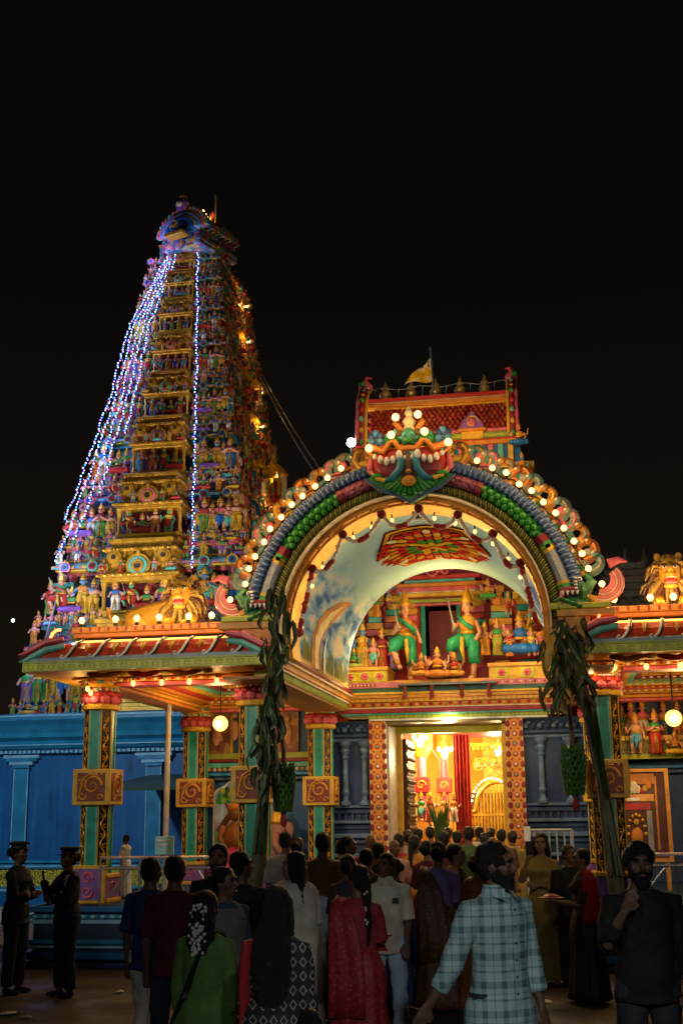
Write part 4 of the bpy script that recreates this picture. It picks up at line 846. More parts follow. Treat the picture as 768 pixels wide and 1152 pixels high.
for k in range(13):
    for s_ in (-1, 1):
        a = 13+k*5.15+.6*sin(k*2.1)
        if k > 12: continue
        A = R(a if s_ > 0 else 180-a); c = arcpt(RO+.04, A, 17.3); M_ = T(*c, ry=(pi/2-A))
        if k == 0:
            # pink feathery curl at the foot of the arch
            m = MB().tr(T(AX+s_*2.62, 17.3, 4.78))
            for f_ in range(9):
                q = f_/8; pts = []
                for i in range(9):
                    t = -1.9+i*.33; r_ = .28-.15*q; pts.append((s_*(.0+r_*cos(t)), -.04-.012*f_, .30+r_*sin(t)))
                m.mat((PNK, CRM, PNK, SKP)[f_ % 4]).tube(pts, [.012, .022, .026, .028, .028, .026, .022, .016, .006], 5)
            m.mat(PNK).tube([(s_*.1, 0, .55), (s_*.24, 0, .60), (s_*.36, 0, .57)], [.07, .05, .01], 7).mat(LTOR).tube([(-s_*.3, 0, .15), (-s_*.1, 0, .05), (s_*.1, 0, .05)], [.02, .06, .05], 7)
            m.obj('feather_curl', arch); continue
        m = MB(); m.merge(curl(k, s_), M_ @ T(0, 0, 0, s=1.05)); m.obj('crest_curl', arch)
for k in range(13):
    for s_ in (-1, 1):
        a = 10.5+k*5.15; A = R(a if s_ > 0 else 180-a); c = arcpt((RO+.13 if k else RO+.28)+random.uniform(-.02, .03), A+random.uniform(-.008, .008), 17.08)
        if k == 12 and s_: continue
        t = thing('crest_bulb', '%s bulb from the foot among the curled crest figures, %s limb of the great arch' % (ORD[k], 'right' if s_ > 0 else 'left'), 'light bulb', c, group='bulbs along the %s limb of the arch' % ('right' if s_ > 0 else 'left'), local=True)
        MB().mat(BLK).tube([(0, .14, -.05), (0, .05, 0)], .02, 6).obj('socket', t); MB().mat(BULBM).ell((0, 0, 0), .044, 10, 8).obj('glass_bulb', t, True)
        point('bulb_light', (0, -.30, .05), 2.6, WARM, .05, t)
for s_ in (-1, 1):
    tag(MB().mat(BLK).tube([arcpt(RO+.10+.03*sin(k*1.3), R(12+k*2.0 if s_ > 0 else 168-k*2.0), 17.12) for k in range(30)], .012, 5).obj('bulb_wire'), 'thin black bulb wire along the %s limb of the great arch' % ('right' if s_ > 0 else 'left'), 'wire')
# makara jaws at the feet
for s_ in (-1, 1):
    c = arcpt(2.17, 0, 16.98); m = MB().tr(T(AX+s_*2.17, 17.02, 4.70)); dG = paint('makara_green_paint', (.03, .13, .05), .3, .5, 8, .4)
    m.mat(dG).ell((s_*.02, .05, .05), (.25, .17, .11), 10, 6).ell((s_*.17, .0, .20), (.09, .13, .15), 8, 6).tube([(s_*.2, -.02, .2), (s_*.3, -.02, .34), (s_*.22, 0, .44)], [.08, .07, .03], 7)
    for k in range(12): m.mat((BEADG, GRN, dG)[k % 3]).ell((s_*(-.16+.3*((k*7) % 12)/12), -.10-.02*(k % 3), -.02+.13*((k*5) % 12)/12), (.045, .05, .035), 7, 5)
    m.mat(MAR).ell((0, -.05, .22), (.15, .08, .06), 8, 5).mat(PNK).tube([(-s_*.1, -.12, .2), (-s_*.13, -.14, .1), (-s_*.12, -.14, .02)], [.03, .028, .012], 6)
    for k in range(4): m.mat(WHT).tube([(-.1+k*.065, -.14, .20), (-.1+k*.065, -.155, .145)], [.025, .006], 5).tube([(s_*(.10), -.13, .24+.045*k), (s_*.06, -.15, .24+.045*k)], [.02, .006], 5)
    m.mat(WHT).ell((s_*.14, -.13, .36), .03, 6, 5).mat(BLK).ell((s_*.14, -.155, .36), .015, 5, 4); m.obj('makara_head', arch)
# monster mask at the crown
ms = MB().tr(T(AX+.03, 17.02, 6.42))
ms.mat(BEADG).prism([(-.62, .22), (-.42, .06), (-.22, -.02), (0, -.14), (.22, -.02), (.42, .06), (.62, .22), (.40, .30), (-.40, .30)], -.12, .1)
for k in range(15): a = -pi*.92+pi*.84*k/14; ms.mat((GRN, BEADG)[k % 2]).tube([(.05*cos(a), -.14, .26), (.36*cos(a)*1.2, -.18, .26+.30*sin(a)*1.05)], [.02, .035], 5)
ms.mat(SLB).tube([(-.64, -.13, .22), (-.42, -.16, .03), (-.2, -.17, -.05), (0, -.18, -.17), (.2, -.17, -.05), (.42, -.16, .03), (.64, -.13, .22)], .025, 6)
ms.mat(RED).ell((-.28, -.06, .42), (.27, .14, .26), 12, 8).ell((.28, -.06, .42), (.27, .14, .26), 12, 8).mat(MAR).ell((-.28, -.17, .36), (.19, .06, .17), 10, 6).ell((.28, -.17, .36), (.19, .06, .17), 10, 6)
ms.mat(BRO).ell((0, -.18, .3), (.10, .12, .26), 10, 8).mat(LTOR).ell((0, -.27, .12), (.11, .07, .08), 8, 6).ell((0, -.28, .26), (.05, .04, .03), 8, 5)
for s_ in (-1, 1):
    ms.mat(ORA).tube([(0, -.2, .62), (s_*.12, -.23, .60), (s_*.2, -.24, .72), (s_*.27, -.22, .70), (s_*.36, -.22, .58), (s_*.47, -.2, .64), (s_*.55, -.16, .70), (s_*.58, -.15, .60), (s_*.5, -.18, .54)], [.05, .045, .04, .04, .045, .045, .04, .03, .015], 7)
    for k, (x, z, r_) in enumerate(((.13, .56, .062), (.22, .50, .048), (.31, .48, .052), (.40, .51, .05), (.48, .55, .035), (.05, .52, .03))): ms.mat(WHT).ell((s_*x, -.25, z-.05), (r_*.8, .045, r_*1.25), 8, 6)
    ms.mat(paint('tusk_teal_paint', (.03, .20, .30), .3)).tube([(s_*.10, -.26, .44), (s_*.13, -.29, .28), (s_*.22, -.29, .17), (s_*.34, -.26, .14)], [.05, .055, .05, .012], 8); ms.mat(SKB).tube([(s_*.12, -.30, .40), (s_*.17, -.32, .27), (s_*.25, -.32, .19)], .014, 5)
    ms.mat(PNK).tube([(s_*.56, -.1, .52), (s_*.58, -.1, .36), (s_*.5, -.1, .24)], [.03, .05, .02], 7); ms.mat(GRN).ell((s_*.46, -.14, .24), (.10, .08, .05), 8, 5).mat(YEL).tube([(s_*.34, -.2, .16), (s_*.46, -.18, .2), (s_*.55, -.16, .32)], [.03, .03, .01], 6)
    for k in range(6): ms.mat((SKB, SLB)[k % 2]).ell((s_*(.43+.06*(k % 3)), -.06, .78+.08*(k//2)-.04*(k % 3)), (.06, .07, .065), 7, 5)
    ms.mat(GRN).ell((s_*.24, -.05, .80), (.15, .1, .12), 8, 6).mat(TEL).tube([(s_*.1, -.15, .78), (s_*.2, -.17, .90), (s_*.33, -.1, .84)], .025, 6)
    ms.mat(ORA).tube([(s_*.1, -.05, .9), (s_*.2, -.06, 1.05), (s_*.14, -.06, 1.17)], [.05, .05, .02], 7); ms.mat(BRO).ell((s_*.13, -.16, .86), (.05, .04, .06), 8, 6)
ms.mat(paint('mask_green_paint', (.06, .26, .16), .3, .5, 9, .4)).ell((0, -.12, .80), (.12, .13, .15), 10, 8).mat(TEL).ell((-.05, -.24, .82), (.03, .03, .03), 6, 5).ell((.05, -.24, .82), (.03, .03, .03), 6, 5).mat(GRN).ell((0, -.24, .72), (.06, .04, .04), 7, 5)
ms.mat(CRM).lathe([(.10, .92), (.07, 1.0), (.11, 1.06), (.05, 1.14), (.07, 1.2), (0, 1.32)], (0, -.04, 0), 8); ms.obj('monster_mask', arch)
for (x, z, wh) in ((-.17, 1.08, 'upper left'), (.15, 1.10, 'upper right'), (-.24, .82, 'middle left'), (.24, .84, 'middle right'), (-.56, .64, 'lowest left'), (.57, .66, 'lowest right')):
    c = (AX+.03+x, 16.78, 6.42+z); t = thing('mask_bulb', wh+' of the six bare bulbs glowing on the monster mask of the arch', 'light bulb', c, group='bulbs on the monster mask', local=True)
    MB().mat(BLK).tube([(0, .16, -.03), (0, .05, 0)], .018, 6).obj('socket', t); MB().mat(BULBM).ell((0, 0, 0), .056, 10, 8).obj('glass_bulb', t, True); point('bulb_light', (0, -.25, .04), 2.4, WARM, .05, t)
# garlands looped inside the arch and the small bulbs between them
gpts = [(182, 0), (152, 0), (131, 0), (108, 0), (90, 0), (72, 0), (49, 0), (28, 0), (-2, 0)]
gpts = [176, 148, 126, 105, 87, 68, 49, 30, 2]
GLB = ['left hanging end of the flower garland on the arch', 'lowest sagging loop on the left of the arch garland', 'second sagging loop from the left of the arch garland', 'sagging loop just left of the crown in the arch garland', 'sagging loop just right of the crown in the arch garland', 'second sagging loop from the right of the arch garland', 'lowest sagging loop on the right of the arch garland', 'right hanging end of the flower garland on the arch']
GW, GR, GB = paint('garland_white_flower', (.62, .55, .48), .8, .4, 40, .8), paint('garland_red_flower', (.32, .03, .03), .8, .5, 40, .8), paint('garland_brown_flower', (.14, .03, .02), .8, .5, 40, .8)
for k in range(8):
    a0, a1 = R(gpts[k]), R(gpts[k+1]); p0, p1 = Vector(arcpt(1.74, a0, 17.35)), Vector(arcpt(1.74, a1, 17.35))
    t = MB(); sag = .22
    if k in (0, 7):
        top = p1 if k == 0 else p0; P = [top+Vector(((-.02 if k == 0 else .02)*j, 0, -.092*j)) for j in range(11)]
    else: P = [p0.lerp(p1, j/12)+Vector((0, 0, -sag*4*(j/12)*(1-j/12))) for j in range(13)]
    for j in range(len(P)-1):
        q = j/(len(P)-1); mt = GR if (.38 < q < .62 or (k in (0, 7) and j % 4 < 2)) else (GB if .34 < q < .66 else GW); t.mat(mt)
        for w in range(3): c = P[j].lerp(P[j+1], w/3); t.ell(c+Vector((random.uniform(-.01, .01), 0, random.uniform(-.01, .01))), .042 if mt != GW else .034, 6, 4)
    t.mat(GR).ell(P[0], .07, 7, 5); t.ell(P[-1], .07, 7, 5); o = t.obj('flower_garland'); tag(o, GLB[k], 'garland', 'flower garlands looped along the arch')
for k in range(17):
    a = R(4+k*10.75); c = Vector(arcpt(1.66, a, 17.42)); 
    hung_bulb(c+Vector((0, 0, -.03)), 1.4, ORD[k]+' small bulb, counted from the right, along the inside edge of the great arch', 'small bulbs inside the arch', .027)
# the vault is lit by lamps hidden behind the reveal
for a in (18, 50, 75, 105, 130, 162): c = arcpt(1.15, R(a), 17.75); point('reveal_light', c, 5, (1, .80, .48), .08)
point('vault_light', (AX+.5, 20.2, 4.4), 24, (.86, .96, .98), .12)
# ---------------------------------------------------------------- gatehouse behind the arch
gate = thing('gatehouse', 'gatehouse with dark blue pilastered walls, orange flowered door jambs and red tiled ridge roof', 'gatehouse', (-2.1, 24, 0))
GX0, GX1, GY = -4.7, .75, 23.5
DJ0, DJ1 = -3.34, -1.07
NB = paint('night_blue_wall_paint', (.022, .05, .12), .45, .3, 2, .1); STB = paint('steel_blue_column_paint', (.11, .18, .31), .35, .3, 8, .2); STB2 = paint('dull_steel_blue_paint', (.035, .07, .15), .4, .3, 6, .2)
for (x0, x1) in ((GX0, -3.61), (-.80, GX1)):
    m = MB().mat(NB).box(x0, x1, GY, GY+.4, 0, 3.72); m.obj('wall', gate)
    for (z0, z1, d, mt) in ((3.42, 3.48, .10, STB2), (3.34, 3.40, .06, STB), (2.12, 2.17, .12, STB), (2.02, 2.10, .08, STB2), (1.84, 1.9, .12, STB), (1.74, 1.8, .05, STB2), (1.58, 1.66, .16, STB), (1.48, 1.55, .1, STB2), (1.24, 1.30, .18, STB), (1.0, 1.08, .12, STB2), (.7, .8, .2, STB), (.3, .42, .22, STB2), (0, .2, .26, STB2)):
        MB().mat(mt).box(x0, x1, GY-d, GY+.01, z0, z1, .012).obj('moulding', gate)
    n = 3
    for k in range(n):
        x = x0+(x1-x0)*(k+.62)/n
        MB().mat(STB).lathe([(.10, 2.17), (.10, 2.22), (.06, 2.26), (.05, 2.32), (.075, 2.40), (.055, 2.46), (.05, 3.0), (.075, 3.04), (.05, 3.08), (.085, 3.16), (.085, 3.2), (.06, 3.22), (.11, 3.28), (.13, 3.34)], (x, GY-.10, 0), 12).obj('column', gate)
        MB().mat(NAV).prism([(x+.08, 2.25), (x+.30, 2.25), (x+.30, 3.0)] + [(x+.19+.11*cos(t), 3.0+.13*sin(t)) for t in [pi*i/8 for i in range(1, 8)]] + [(x+.08, 3.0)], GY-.012, GY+.01).obj('blind_arch', gate)
    q = MB()
    for k in range(int((x1-x0)/.13)):
        c = x0+.06+k*.13; q.mat((STB, STB2)[k % 2]).ell((c, GY-.10, 3.56), (.05, .03, .05), 7, 5).ell((c+.06, GY-.08, 3.62), (.04, .03, .03), 6, 4)
        q.mat(STB2).box(c-.02, c+.02, GY-.06, GY-.0, 1.9, 2.02)
    q.obj('frieze', gate)
# flowered jambs
JO = paint('jamb_orange_paint', (.62, .25, .03), .4, .2, 8)
for (x0, x1) in ((-3.61, -3.34), (-1.07, -.80)):
    m = MB().mat(JO).box(x0, x1, 23.26, 23.62, 0, 3.70, .01); xm = (x0+x1)/2
    for k in range(20):
        z = .12+k*.183
        for s_ in (-1, 1): m.mat(MAR).ell((xm+s_*.128, 23.258, z), (.045, .016, .066), 8, 5); m.mat(RED).ell((xm+s_*.07, 23.256, z+.09), (.022, .012, .022), 6, 4)
        m.mat(RED).ell((xm, 23.256, z), (.05, .012, .05), 8, 4).mat((WHT, CRM, TEL)[k % 3]).ell((xm, 23.25, z), (.028, .016, .028), 8, 4)
    m.mat(CRM).box(x0-.012, x0, 23.25, 23.5, 0, 3.7).box(x1, x1+.012, 23.25, 23.5, 0, 3.7)
    m.obj('door_jamb', gate)
m = MB().mat(paint('reveal_grey_white', (.42, .40, .38))).box(DJ0+.012, DJ0+.05, 23.5, 24.6, 0, 3.62).mat(YEL).box(DJ0+.012, DJ0+.14, 24.6, 24.8, 0, 3.62).box(DJ1-.13, DJ1-.012, 23.62, 24.8, 0, 3.62).mat(OLV).box(DJ0+.05, DJ1-.1, 24.5, 24.8, 3.54, 3.66)
m.mat(paint('lintel_olive_dark', (.16, .13, .04))).box(DJ0, DJ1, 23.3, 24.9, 3.66, 3.72); m.obj('door_frame', gate)
# open door leaf with studs, standing inwards on the left
LEAFB = paint('door_leaf_brown', (.045, .016, .006), .6)
m = MB().mat(LEAFB).box(-3.22, -3.13, 24.8, 26.0, .02, 3.45)
for i in range(5):
    for j in range(15): m.mat(paint('door_panel_dark', (.03, .008, .005), .6)).box(-3.125, -3.11, 24.86+i*.23, 25.03+i*.23, .12+j*.22, .28+j*.22); m.mat(paint('dull_stud', (.22, .12, .05), .5)).ell((-3.10, 24.945+i*.23, .20+j*.22), (.035, .035, .035), 7, 5)
m.obj('door', gate)
# entablature above the door
m = MB(); x0, x1 = -4.12, .08
OV = banded('orange_yellow_petal_band', [(.62, .36, .05), (.58, .22, .03), (.64, .40, .07)], 0, .10)
for (z0, z1, d, mt, a, b2) in ((3.70, 3.74, .30, WHT, x0+.5, x1-.4), (3.74, 3.80, .34, LIM, x0+.5, x1-.4), (3.80, 3.83, .42, TEL, x0, x1), (3.83, 3.91, .46, MAR, x0, x1), (3.91, 3.94, .42, CRM, x0, x1), (3.94, 4.03, .40, ORA, x0, x1), (4.03, 4.10, .46, OV, x0, x1), (4.10, 4.16, .52, LTOR, x0, x1), (4.16, 4.2, .56, YEL, x0, x1)):
    m.mat(mt).box(a, b2, GY-d, GY+.5, z0, z1, .008)
for k in range(40): x = x0+.6+k*.085; m.mat(OLV).box(x, x+.035, GY-.346, GY-.33, 3.745, 3.795)
for k in range(46): m.mat((RED, YEL)[k % 2]).ell((x0+.06+k*.09, GY-.41, 3.985), (.035, .03, .03), 6, 4)
m.obj('entablature', gate)
MB().mat(emit('down_light', (1, .9, .65), 25)).ell((-2.11, 23.15, 3.66), (.13, .05, .03), 10, 5).obj('down_light', gate); point('door_light', (-3.6, 22.5, 3.1), 6, (1, .7, .3), .08); point('door_light', (-.6, 22.5, 3.1), 6, (1, .7, .3), .08); point('door_light', (-2.11, 23.0, 3.5), 14, (1, .8, .5), .06)
# niche stage above the door: ledges, stepped tower front and its window
FLR = mosaic('flower_panel_mosaic', [(.5, .36, .04), (.25, .28, .04), (.5, .12, .16), (.5, .36, .04)], 9)
m = MB().mat(paint('stage_green_band', (.05, .16, .10))).box(-4.1, .05, 23.14, 24.3, 4.20, 4.30).mat(paint('stage_pink_band', (.45, .14, .18))).box(-4.1, -2.95, 23.10, 23.3, 4.30, 4.40).box(-1.5, .05, 23.10, 23.3, 4.30, 4.40)
for (a, b2) in ((-4.1, -3.25), (-1.35, .05)):
    m.mat(YEL).box(a, b2, 23.14, 24.2, 4.40, 4.64).mat(LTOR).box(a-.02, b2+.02, 23.10, 24.2, 4.64, 4.70)
    for k in range(3):
        x = a+(b2-a)*(k+.5)/3; m.mat(OLV).box(x-.12, x+.12, 23.125, 23.142, 4.43, 4.61); 
        for p in range(6): t = 2*pi*p/6; m.mat(PNK).ell((x+.045*cos(t), 23.12, 4.52+.045*sin(t)), (.032, .02, .032), 6, 4)
        m.mat(RED).ell((x, 23.11, 4.52), (.03, .02, .03), 6, 4)
m.mat(LTOR).box(-3.25, -1.35, 23.2, 24.2, 4.30, 4.44).mat(paint('shelf_grey_steel', (.14, .15, .14), .4)).box(-3.02, -1.22, 22.84, 23.2, 4.31, 4.345)
for x in (-2.9, -2.4, -1.85, -1.35): m.mat(MAR).lathe([(.03, 4.06), (.045, 4.12), (.03, 4.2), (.04, 4.31)], (x, 22.95, 0), 8)
for k in range(34): m.mat((RED, CRM)[k % 2]).ell((-4.05+k*.035 if k < 17 else -1.45+(k-17)*.085, 23.1, 4.35), (.02, .015, .025), 5, 4)
m.obj('niche_stage', gate)
m = MB().mat(RED).box(-4.2, -2.62, 24.3, 24.9, 4.2, 6.0).box(-2.0, .15, 24.3, 24.9, 4.2, 6.0).box(-4.2, .15, 24.3, 24.9, 6.0, 6.12)
BK = [PNK, LTOR, TEL, YEL, MAR, ORA, TEA, RED]
for (a, b2) in ((-4.15, -2.72), (-1.90, .12)):
    n = 4
    for k in range(n):
        x = a+(b2-a)*(k+.5)/n; w = (b2-a)/n*.36
        for j in range(9):
            z = 4.75+j*.135; ww = w*(1.25 if j in (5, 6) else (.75 if j < 5 else 1.0)); m.mat(BK[(j+k*3) % 8]).box(x-ww, x+ww, 24.16-.05*(j in (5, 6)), 24.32, z, z+.125, .012)
        m.mat((YEL, ORA)[k % 2]).lathe([(w*.9, 5.95), (w*1.1, 6.05), (w*.7, 6.2), (w*.2, 6.28), (0, 6.42)], (x, 24.25, 0), 8)
for k, (z0, z1, w, d, mt) in enumerate(((6.0, 6.05, .9, .12, PNK), (6.05, 6.12, .98, .2, LIM), (6.12, 6.16, .9, .16, MAR), (6.16, 6.24, 1.05, .24, YEL), (6.24, 6.27, 1.0, .2, WHT), (6.27, 6.36, .86, .18, PNK), (6.36, 6.44, .98, .22, ORA), (6.44, 6.52, .7, .16, TEL), (6.52, 6.60, .80, .2, RED))):
    m.mat(mt).box(-2.31-w, -2.31+w, 24.3-d, 24.9, z0, z1, .01)
for s_ in (-1, 1):
    m.mat(PNK); spiral(m, -2.31+s_*.14, 24.0, 6.66, .12, 1.3, .03, s_)
    for k in range(9): m.mat(BK[k % 8]).box(-2.31+s_*(1.0+k*.16)-.1, -2.31+s_*(1.0+k*.16)+.1, 24.1, 24.9, 6.05, 6.34-k*.01 if k < 2 else 6.2, .01)
m.mat(PNK).ell((-2.31, 24.05, 6.74), (.1, .06, .12), 8, 6)
m.mat(TEA).box(-2.70, -2.62, 24.2, 24.32, 4.9, 6.0).box(-2.0, -1.92, 24.2, 24.32, 4.9, 6.0).mat(MAR).box(-2.62, -2.0, 24.2, 24.32, 4.9, 5.0)
m.obj('niche_back', gate)
m = MB().mat(BLK).box(-2.62, -2.0, 25.4, 25.5, 4.9, 6.05).box(-2.7, -2.62, 24.33, 25.4, 4.9, 6.05).box(-2.0, -1.92, 24.9, 25.4, 4.9, 6.05); m.obj('window_recess', gate)
m = MB().mat(emit('pale_blue_window', (.25, .55, .75), .75)).box(-2.42, -2.06, 25.30, 25.34, 5.02, 5.42).mat(SKB).box(-2.46, -2.42, 25.26, 25.38, 4.98, 5.46).box(-2.06, -2.02, 25.26, 25.38, 4.98, 5.46).box(-2.42, -2.06, 25.26, 25.38, 5.42, 5.46).box(-2.42, -2.06, 25.27, 25.31, 5.2, 5.22); m.obj('window', gate)
# roof body and tiled ridge roof
m = MB().mat(MAR).box(-4.3, .25, 24.9, 29, 3.7, 8.0).mat(TEA).box(-3.95, -.45, 24.3, 27, 8.0, 8.75).mat(YEL).box(-4.05, -.35, 24.2, 27.1, 8.75, 8.85).mat(BLU).box(-3.9, -.6, 24.3, 27, 8.85, 9.25).mat(ORA).box(-4.0, -.5, 24.15, 27.1, 9.25, 9.33).mat(RED).box(-3.95, -.55, 24.2, 27, 9.33, 9.39)
for k in range(16): m.mat((YEL, PNK, TEL)[k % 3]).box(-3.85+k*.2, -3.75+k*.2, 24.22, 24.32, 8.9, 9.25)
m.mat(LIM).tube([(-3.7, 24.2, 9.45), (-.8, 24.2, 9.45)], .07, 8).mat(PNK).tube([(-3.7, 24.22, 9.56), (-.8, 24.22, 9.56)], .045, 8)
m.obj('roof_storey', gate)
TILE = paint('red_roof_tile', (.26, .025, .01), .45, .4, 5, .2); TILE2 = paint('orange_roof_tile', (.36, .055, .014), .45, .4, 5, .2)
m = MB().mat(TILE).extr([(24.28, 9.55), (24.45, 10.1), (24.75, 10.38), (25.8, 10.38), (26.3, 9.55)], -3.7, -.82)
for r_ in range(7):
    for c in range(27):
        q = r_/6; y = 24.27+.22*q**1.4; z = 9.60+.58*q; x = -3.66+c*.107+(.053 if r_ % 2 else 0)
        if x < -.84: m.mat(TILE if (r_*5+c*3) % 4 else TILE2).ell((x, y, z), (.054, .06, .066), 6, 5)
for (z0, z1, d, mt) in ((10.20, 10.24, .12, YEL), (10.24, 10.33, .16, ORA), (10.33, 10.37, .12, CRM), (10.37, 10.45, .16, RED)): m.mat(mt).box(-3.72, -.80, 24.55-d, 25.9, z0, z1, .008)
for k in range(30): m.mat((CRM, RED)[k % 2]).ell((-3.67+k*.097, 24.42, 10.285), (.035, .02, .035), 6, 4)
m.obj('tiled_roof', gate)
for (x, s_) in ((-3.80, -1), (-.72, 1)):
    m = MB().mat(MAR); A_ = [(24.1, 9.4), (24.14, 9.9), (24.3, 10.35), (24.55, 10.62), (24.8, 10.72)]
    m.tube([(x, y-.05, z) for y, z in A_], [.10, .10, .11, .12, .10], 8); m.mat(YEL).tube([(x-s_*.09, y-.1, z) for y, z in A_], .035, 6).mat(PNK).tube([(x+s_*.08, y-.1, z) for y, z in A_], .05, 6)
    for k in range(8): y, z = A_[k//2] if k % 2 == 0 else ((A_[k//2][0]+A_[k//2+1][0])/2, (A_[k//2][1]+A_[k//2+1][1])/2); m.mat((GRN, YEL, TEL, RED)[k % 4]).ell((x, y-.16, z), (.05, .05, .06), 6, 5)
    m.mat(PNK).ell((x, 24.7, 10.80), (.16, .14, .15), 9, 7).mat(GRN).ell((x+s_*.06, 24.6, 10.86), (.08, .08, .07), 7, 5).mat(CRM).ell((x-s_*.04, 24.56, 10.74), (.05, .05, .05), 6, 5); m.mat(RED).tube([(x, 24.65, 10.9), (x-s_*.05, 24.6, 11.0), (x-s_*.14, 24.6, 10.98)], [.06, .05, .02], 6)
    m.obj('gable_end', gate)
for k, (x, z) in enumerate(((-3.38, 10.44), (-2.83, 10.44), (-2.32, 10.44), (-1.80, 10.44), (-1.29, 10.44))):
    m = MB().mat(BRASS).lathe([(.06, 0), (.05, .05), (.12, .12), (.135, .19), (.09, .25), (.05, .28), (.09, .32), (.05, .36), (.03, .42), (0, .50)], (x, 24.7, z), 12); m.obj('finial', gate, True)
m = MB().mat(GRY)
for z in (10.72,): m.tube([(-3.7+i*.15, 24.62, z+.03*sin(i*1.1)) for i in range(20)], .008, 4)
for i in range(12): m.tube([(-3.6+i*.25, 24.62, 10.45), (-3.6+i*.25+.02, 24.62, 10.74)], .006, 4)
m.obj('bird_wire', gate)
m = MB().tr(T(-1.55, 24.12, 9.36)).mat(YEL).box(-.22, .22, -.02, .15, .0, .16, .01).mat(ORA).box(-.28, .28, -.06, .15, .16, .22, .01).mat(PUR).prism([(-.24, .22), (-.2, .36), (-.1, .46), (0, .58), (.1, .46), (.2, .36), (.24, .22)], -.04, .1).mat(PNK).ell((0, -.05, .34), (.08, .03, .1), 8, 6).mat(YEL); spiral(m, 0, -.06, .34, .15, 1.2, .018); m.obj('pediment', gate)
# pennant on the ridge
P = [at(488, 437, 24.6), at(484, 391, 24.6)]; fl = thing('temple_flag', 'triangular yellow and white pennant on a slim pole above the tiled ridge', 'flag', P[0])
MB().mat(STEEL).tube([P[0]-Vector((0, 0, .25)), P[1]], .022, 6).obj('pole', fl)
fm, nt, b = _base('pennant_cloth', .8); v = coords(nt, (1, 1, 1)); n_ = noise(nt, v, 5.5, 3)
L(nt, ramp(nt, n_, [(.54, (.80, .46, .01)), (.58, (.80, .70, .45)), (.66, (.80, .70, .45)), (.69, (.05, .04, .03))], 'LINEAR'), b.inputs['Base Color'])
a0, a1, a2 = at(484.3, 401, 24.6), at(487.2, 428, 24.6), at(454, 432, 24.6); m = MB().mat(fm); rows = []
for i in range(9):
    q = i/8; p0, p1 = a0.lerp(a2, q), a1.lerp(a2, q); off = Vector((0, .10*sin(q*7), 0)); rows.append([tuple(p0+off), tuple((p0+p1)/2+off*1.4), tuple(p1+off)])
m.rings(rows, cap=False, closed=False); m.obj('pennant', fl, True)
# statues standing on the stage and shoulders
def statue_thing(px, pyf, pyt, Y, kind, pal, label, group=None, rz=0, name='painted_statue'):
    f, t = at(px, pyf, Y), at(px, pyt, Y); k = (t.z-f.z)/(1.15 if kind != 'seated' else .93)
    mb_ = statue_mb(kind, *pal, seg=12); w = thing(name, label, 'statue', (f.x, Y, f.z), rz, group, local=True); w.scale = ((.80 if kind == 'dancer' else 1.1)*k, k, k)
    # body mesh, with ornaments and clothes as separate parts
    split = {}
    for fc, mi in zip(mb_.f, mb_.m):
        mt = mb_.ms[mi]; zc = sum(mb_.v[i][2] for i in fc)/len(fc); nm = 'crown' if mt == GLD and zc > (.70 if kind == 'seated' else .92) else 'figure'
        split.setdefault(nm, []).append((fc, mt))
    for nm, fs in split.items():
        sub = MB(); ids = {}
        for fc, mt in fs:
            sub.mat(mt); q = []
            for i in fc:
                if i not in ids: ids[i] = len(sub.v); sub.v.append(mb_.v[i])
                q.append(ids[i])
            sub.f.append(tuple(q)); sub.m.append(sub.mi)
        sub.obj(nm, w, True)
    return w
for (px, f, t, k, p, lb) in ((400, 704, 678, 'seated', (SKI, TEL, RED), 'small teal statue perched high at the left of the niche'), (424, 694, 668, 'gown', (SKI, ORA, GRN), 'small orange statue high left of the left door guardian'), (443, 678, 655, 'seated', (SKBl, YEL, RED), 'small blue statue under the vault left of the niche top'), (549, 674, 650, 'seated', (SKI, GRN, ORA), 'small green statue under the vault right of the niche top'), (572, 692, 664, 'warrior', (SKI, RED, ORA), 'small red statue high right of the right door guardian'), (596, 708, 682, 'gown', (SKP, YEL, TEL), 'small yellow statue at the far upper right of the niche'),
        (420, 752, 716, 'warrior', (SKP, TEL, SKP), 'small pink-skinned statue between the yellow and red gowns'), (398, 753, 728, 'seated', (SKG, LIM, GRN), 'tiny green seated figure low at the left of the stage'), (443, 752, 720, 'folded', (SKI, PUR, ORA), 'small purple-skirted statue at the left guardian\'s side'), (573, 738, 706, 'folded', (SKP, ORA, RED), 'small orange statue between the lime gown and the blue goddess'), (598, 738, 704, 'warrior', (SKI, TEA, YEL), 'small teal statue right of the blue seated goddess')):
    statue_thing(px, f, t, 23.75 if f < 710 else 23.3, k, p, lb, 'small painted statues crowding the niche above the door')
G1 = 'painted statues on the stage above the door'
statue_thing(388, 752, 704, 23.4, 'warrior', (SKI, YEL, ORA), 'orange bare-chested statue at the far left end of the stage above the door', G1, .2)
statue_thing(408, 752, 699, 23.4, 'gown', (SKBl, YEL, YEL), 'blue-skinned statue in a yellow skirt, second from left above the door', G1)
statue_thing(430, 752, 703, 23.4, 'gown', (SKI, RED, MAR), 'red-gowned statue standing left of the green door guardian', G1)
statue_thing(457, 766, 663, 23.4, 'dancer', (SKI, paint('emerald_dress_paint', (.02, .30, .13), .35), ORA), 'large green-dressed door guardian statue with raised knee left of the window', G1, .3)
statue_thing(528, 766, 658, 23.4, 'dancer', (SKI, MATS['emerald_dress_paint'], LTOR), 'large green-dressed door guardian statue with raised knee right of the window', G1, -.3)
statue_thing(492, 764, 726, 23.0, 'seated', (SKI, ORA, ORA), 'small orange seated statue in front of the window above the door', G1)
statue_thing(474, 762, 733, 23.1, 'seated', (SKBr, LTOR, ORA), 'small ochre crouching figure beside the left door guardian', G1)
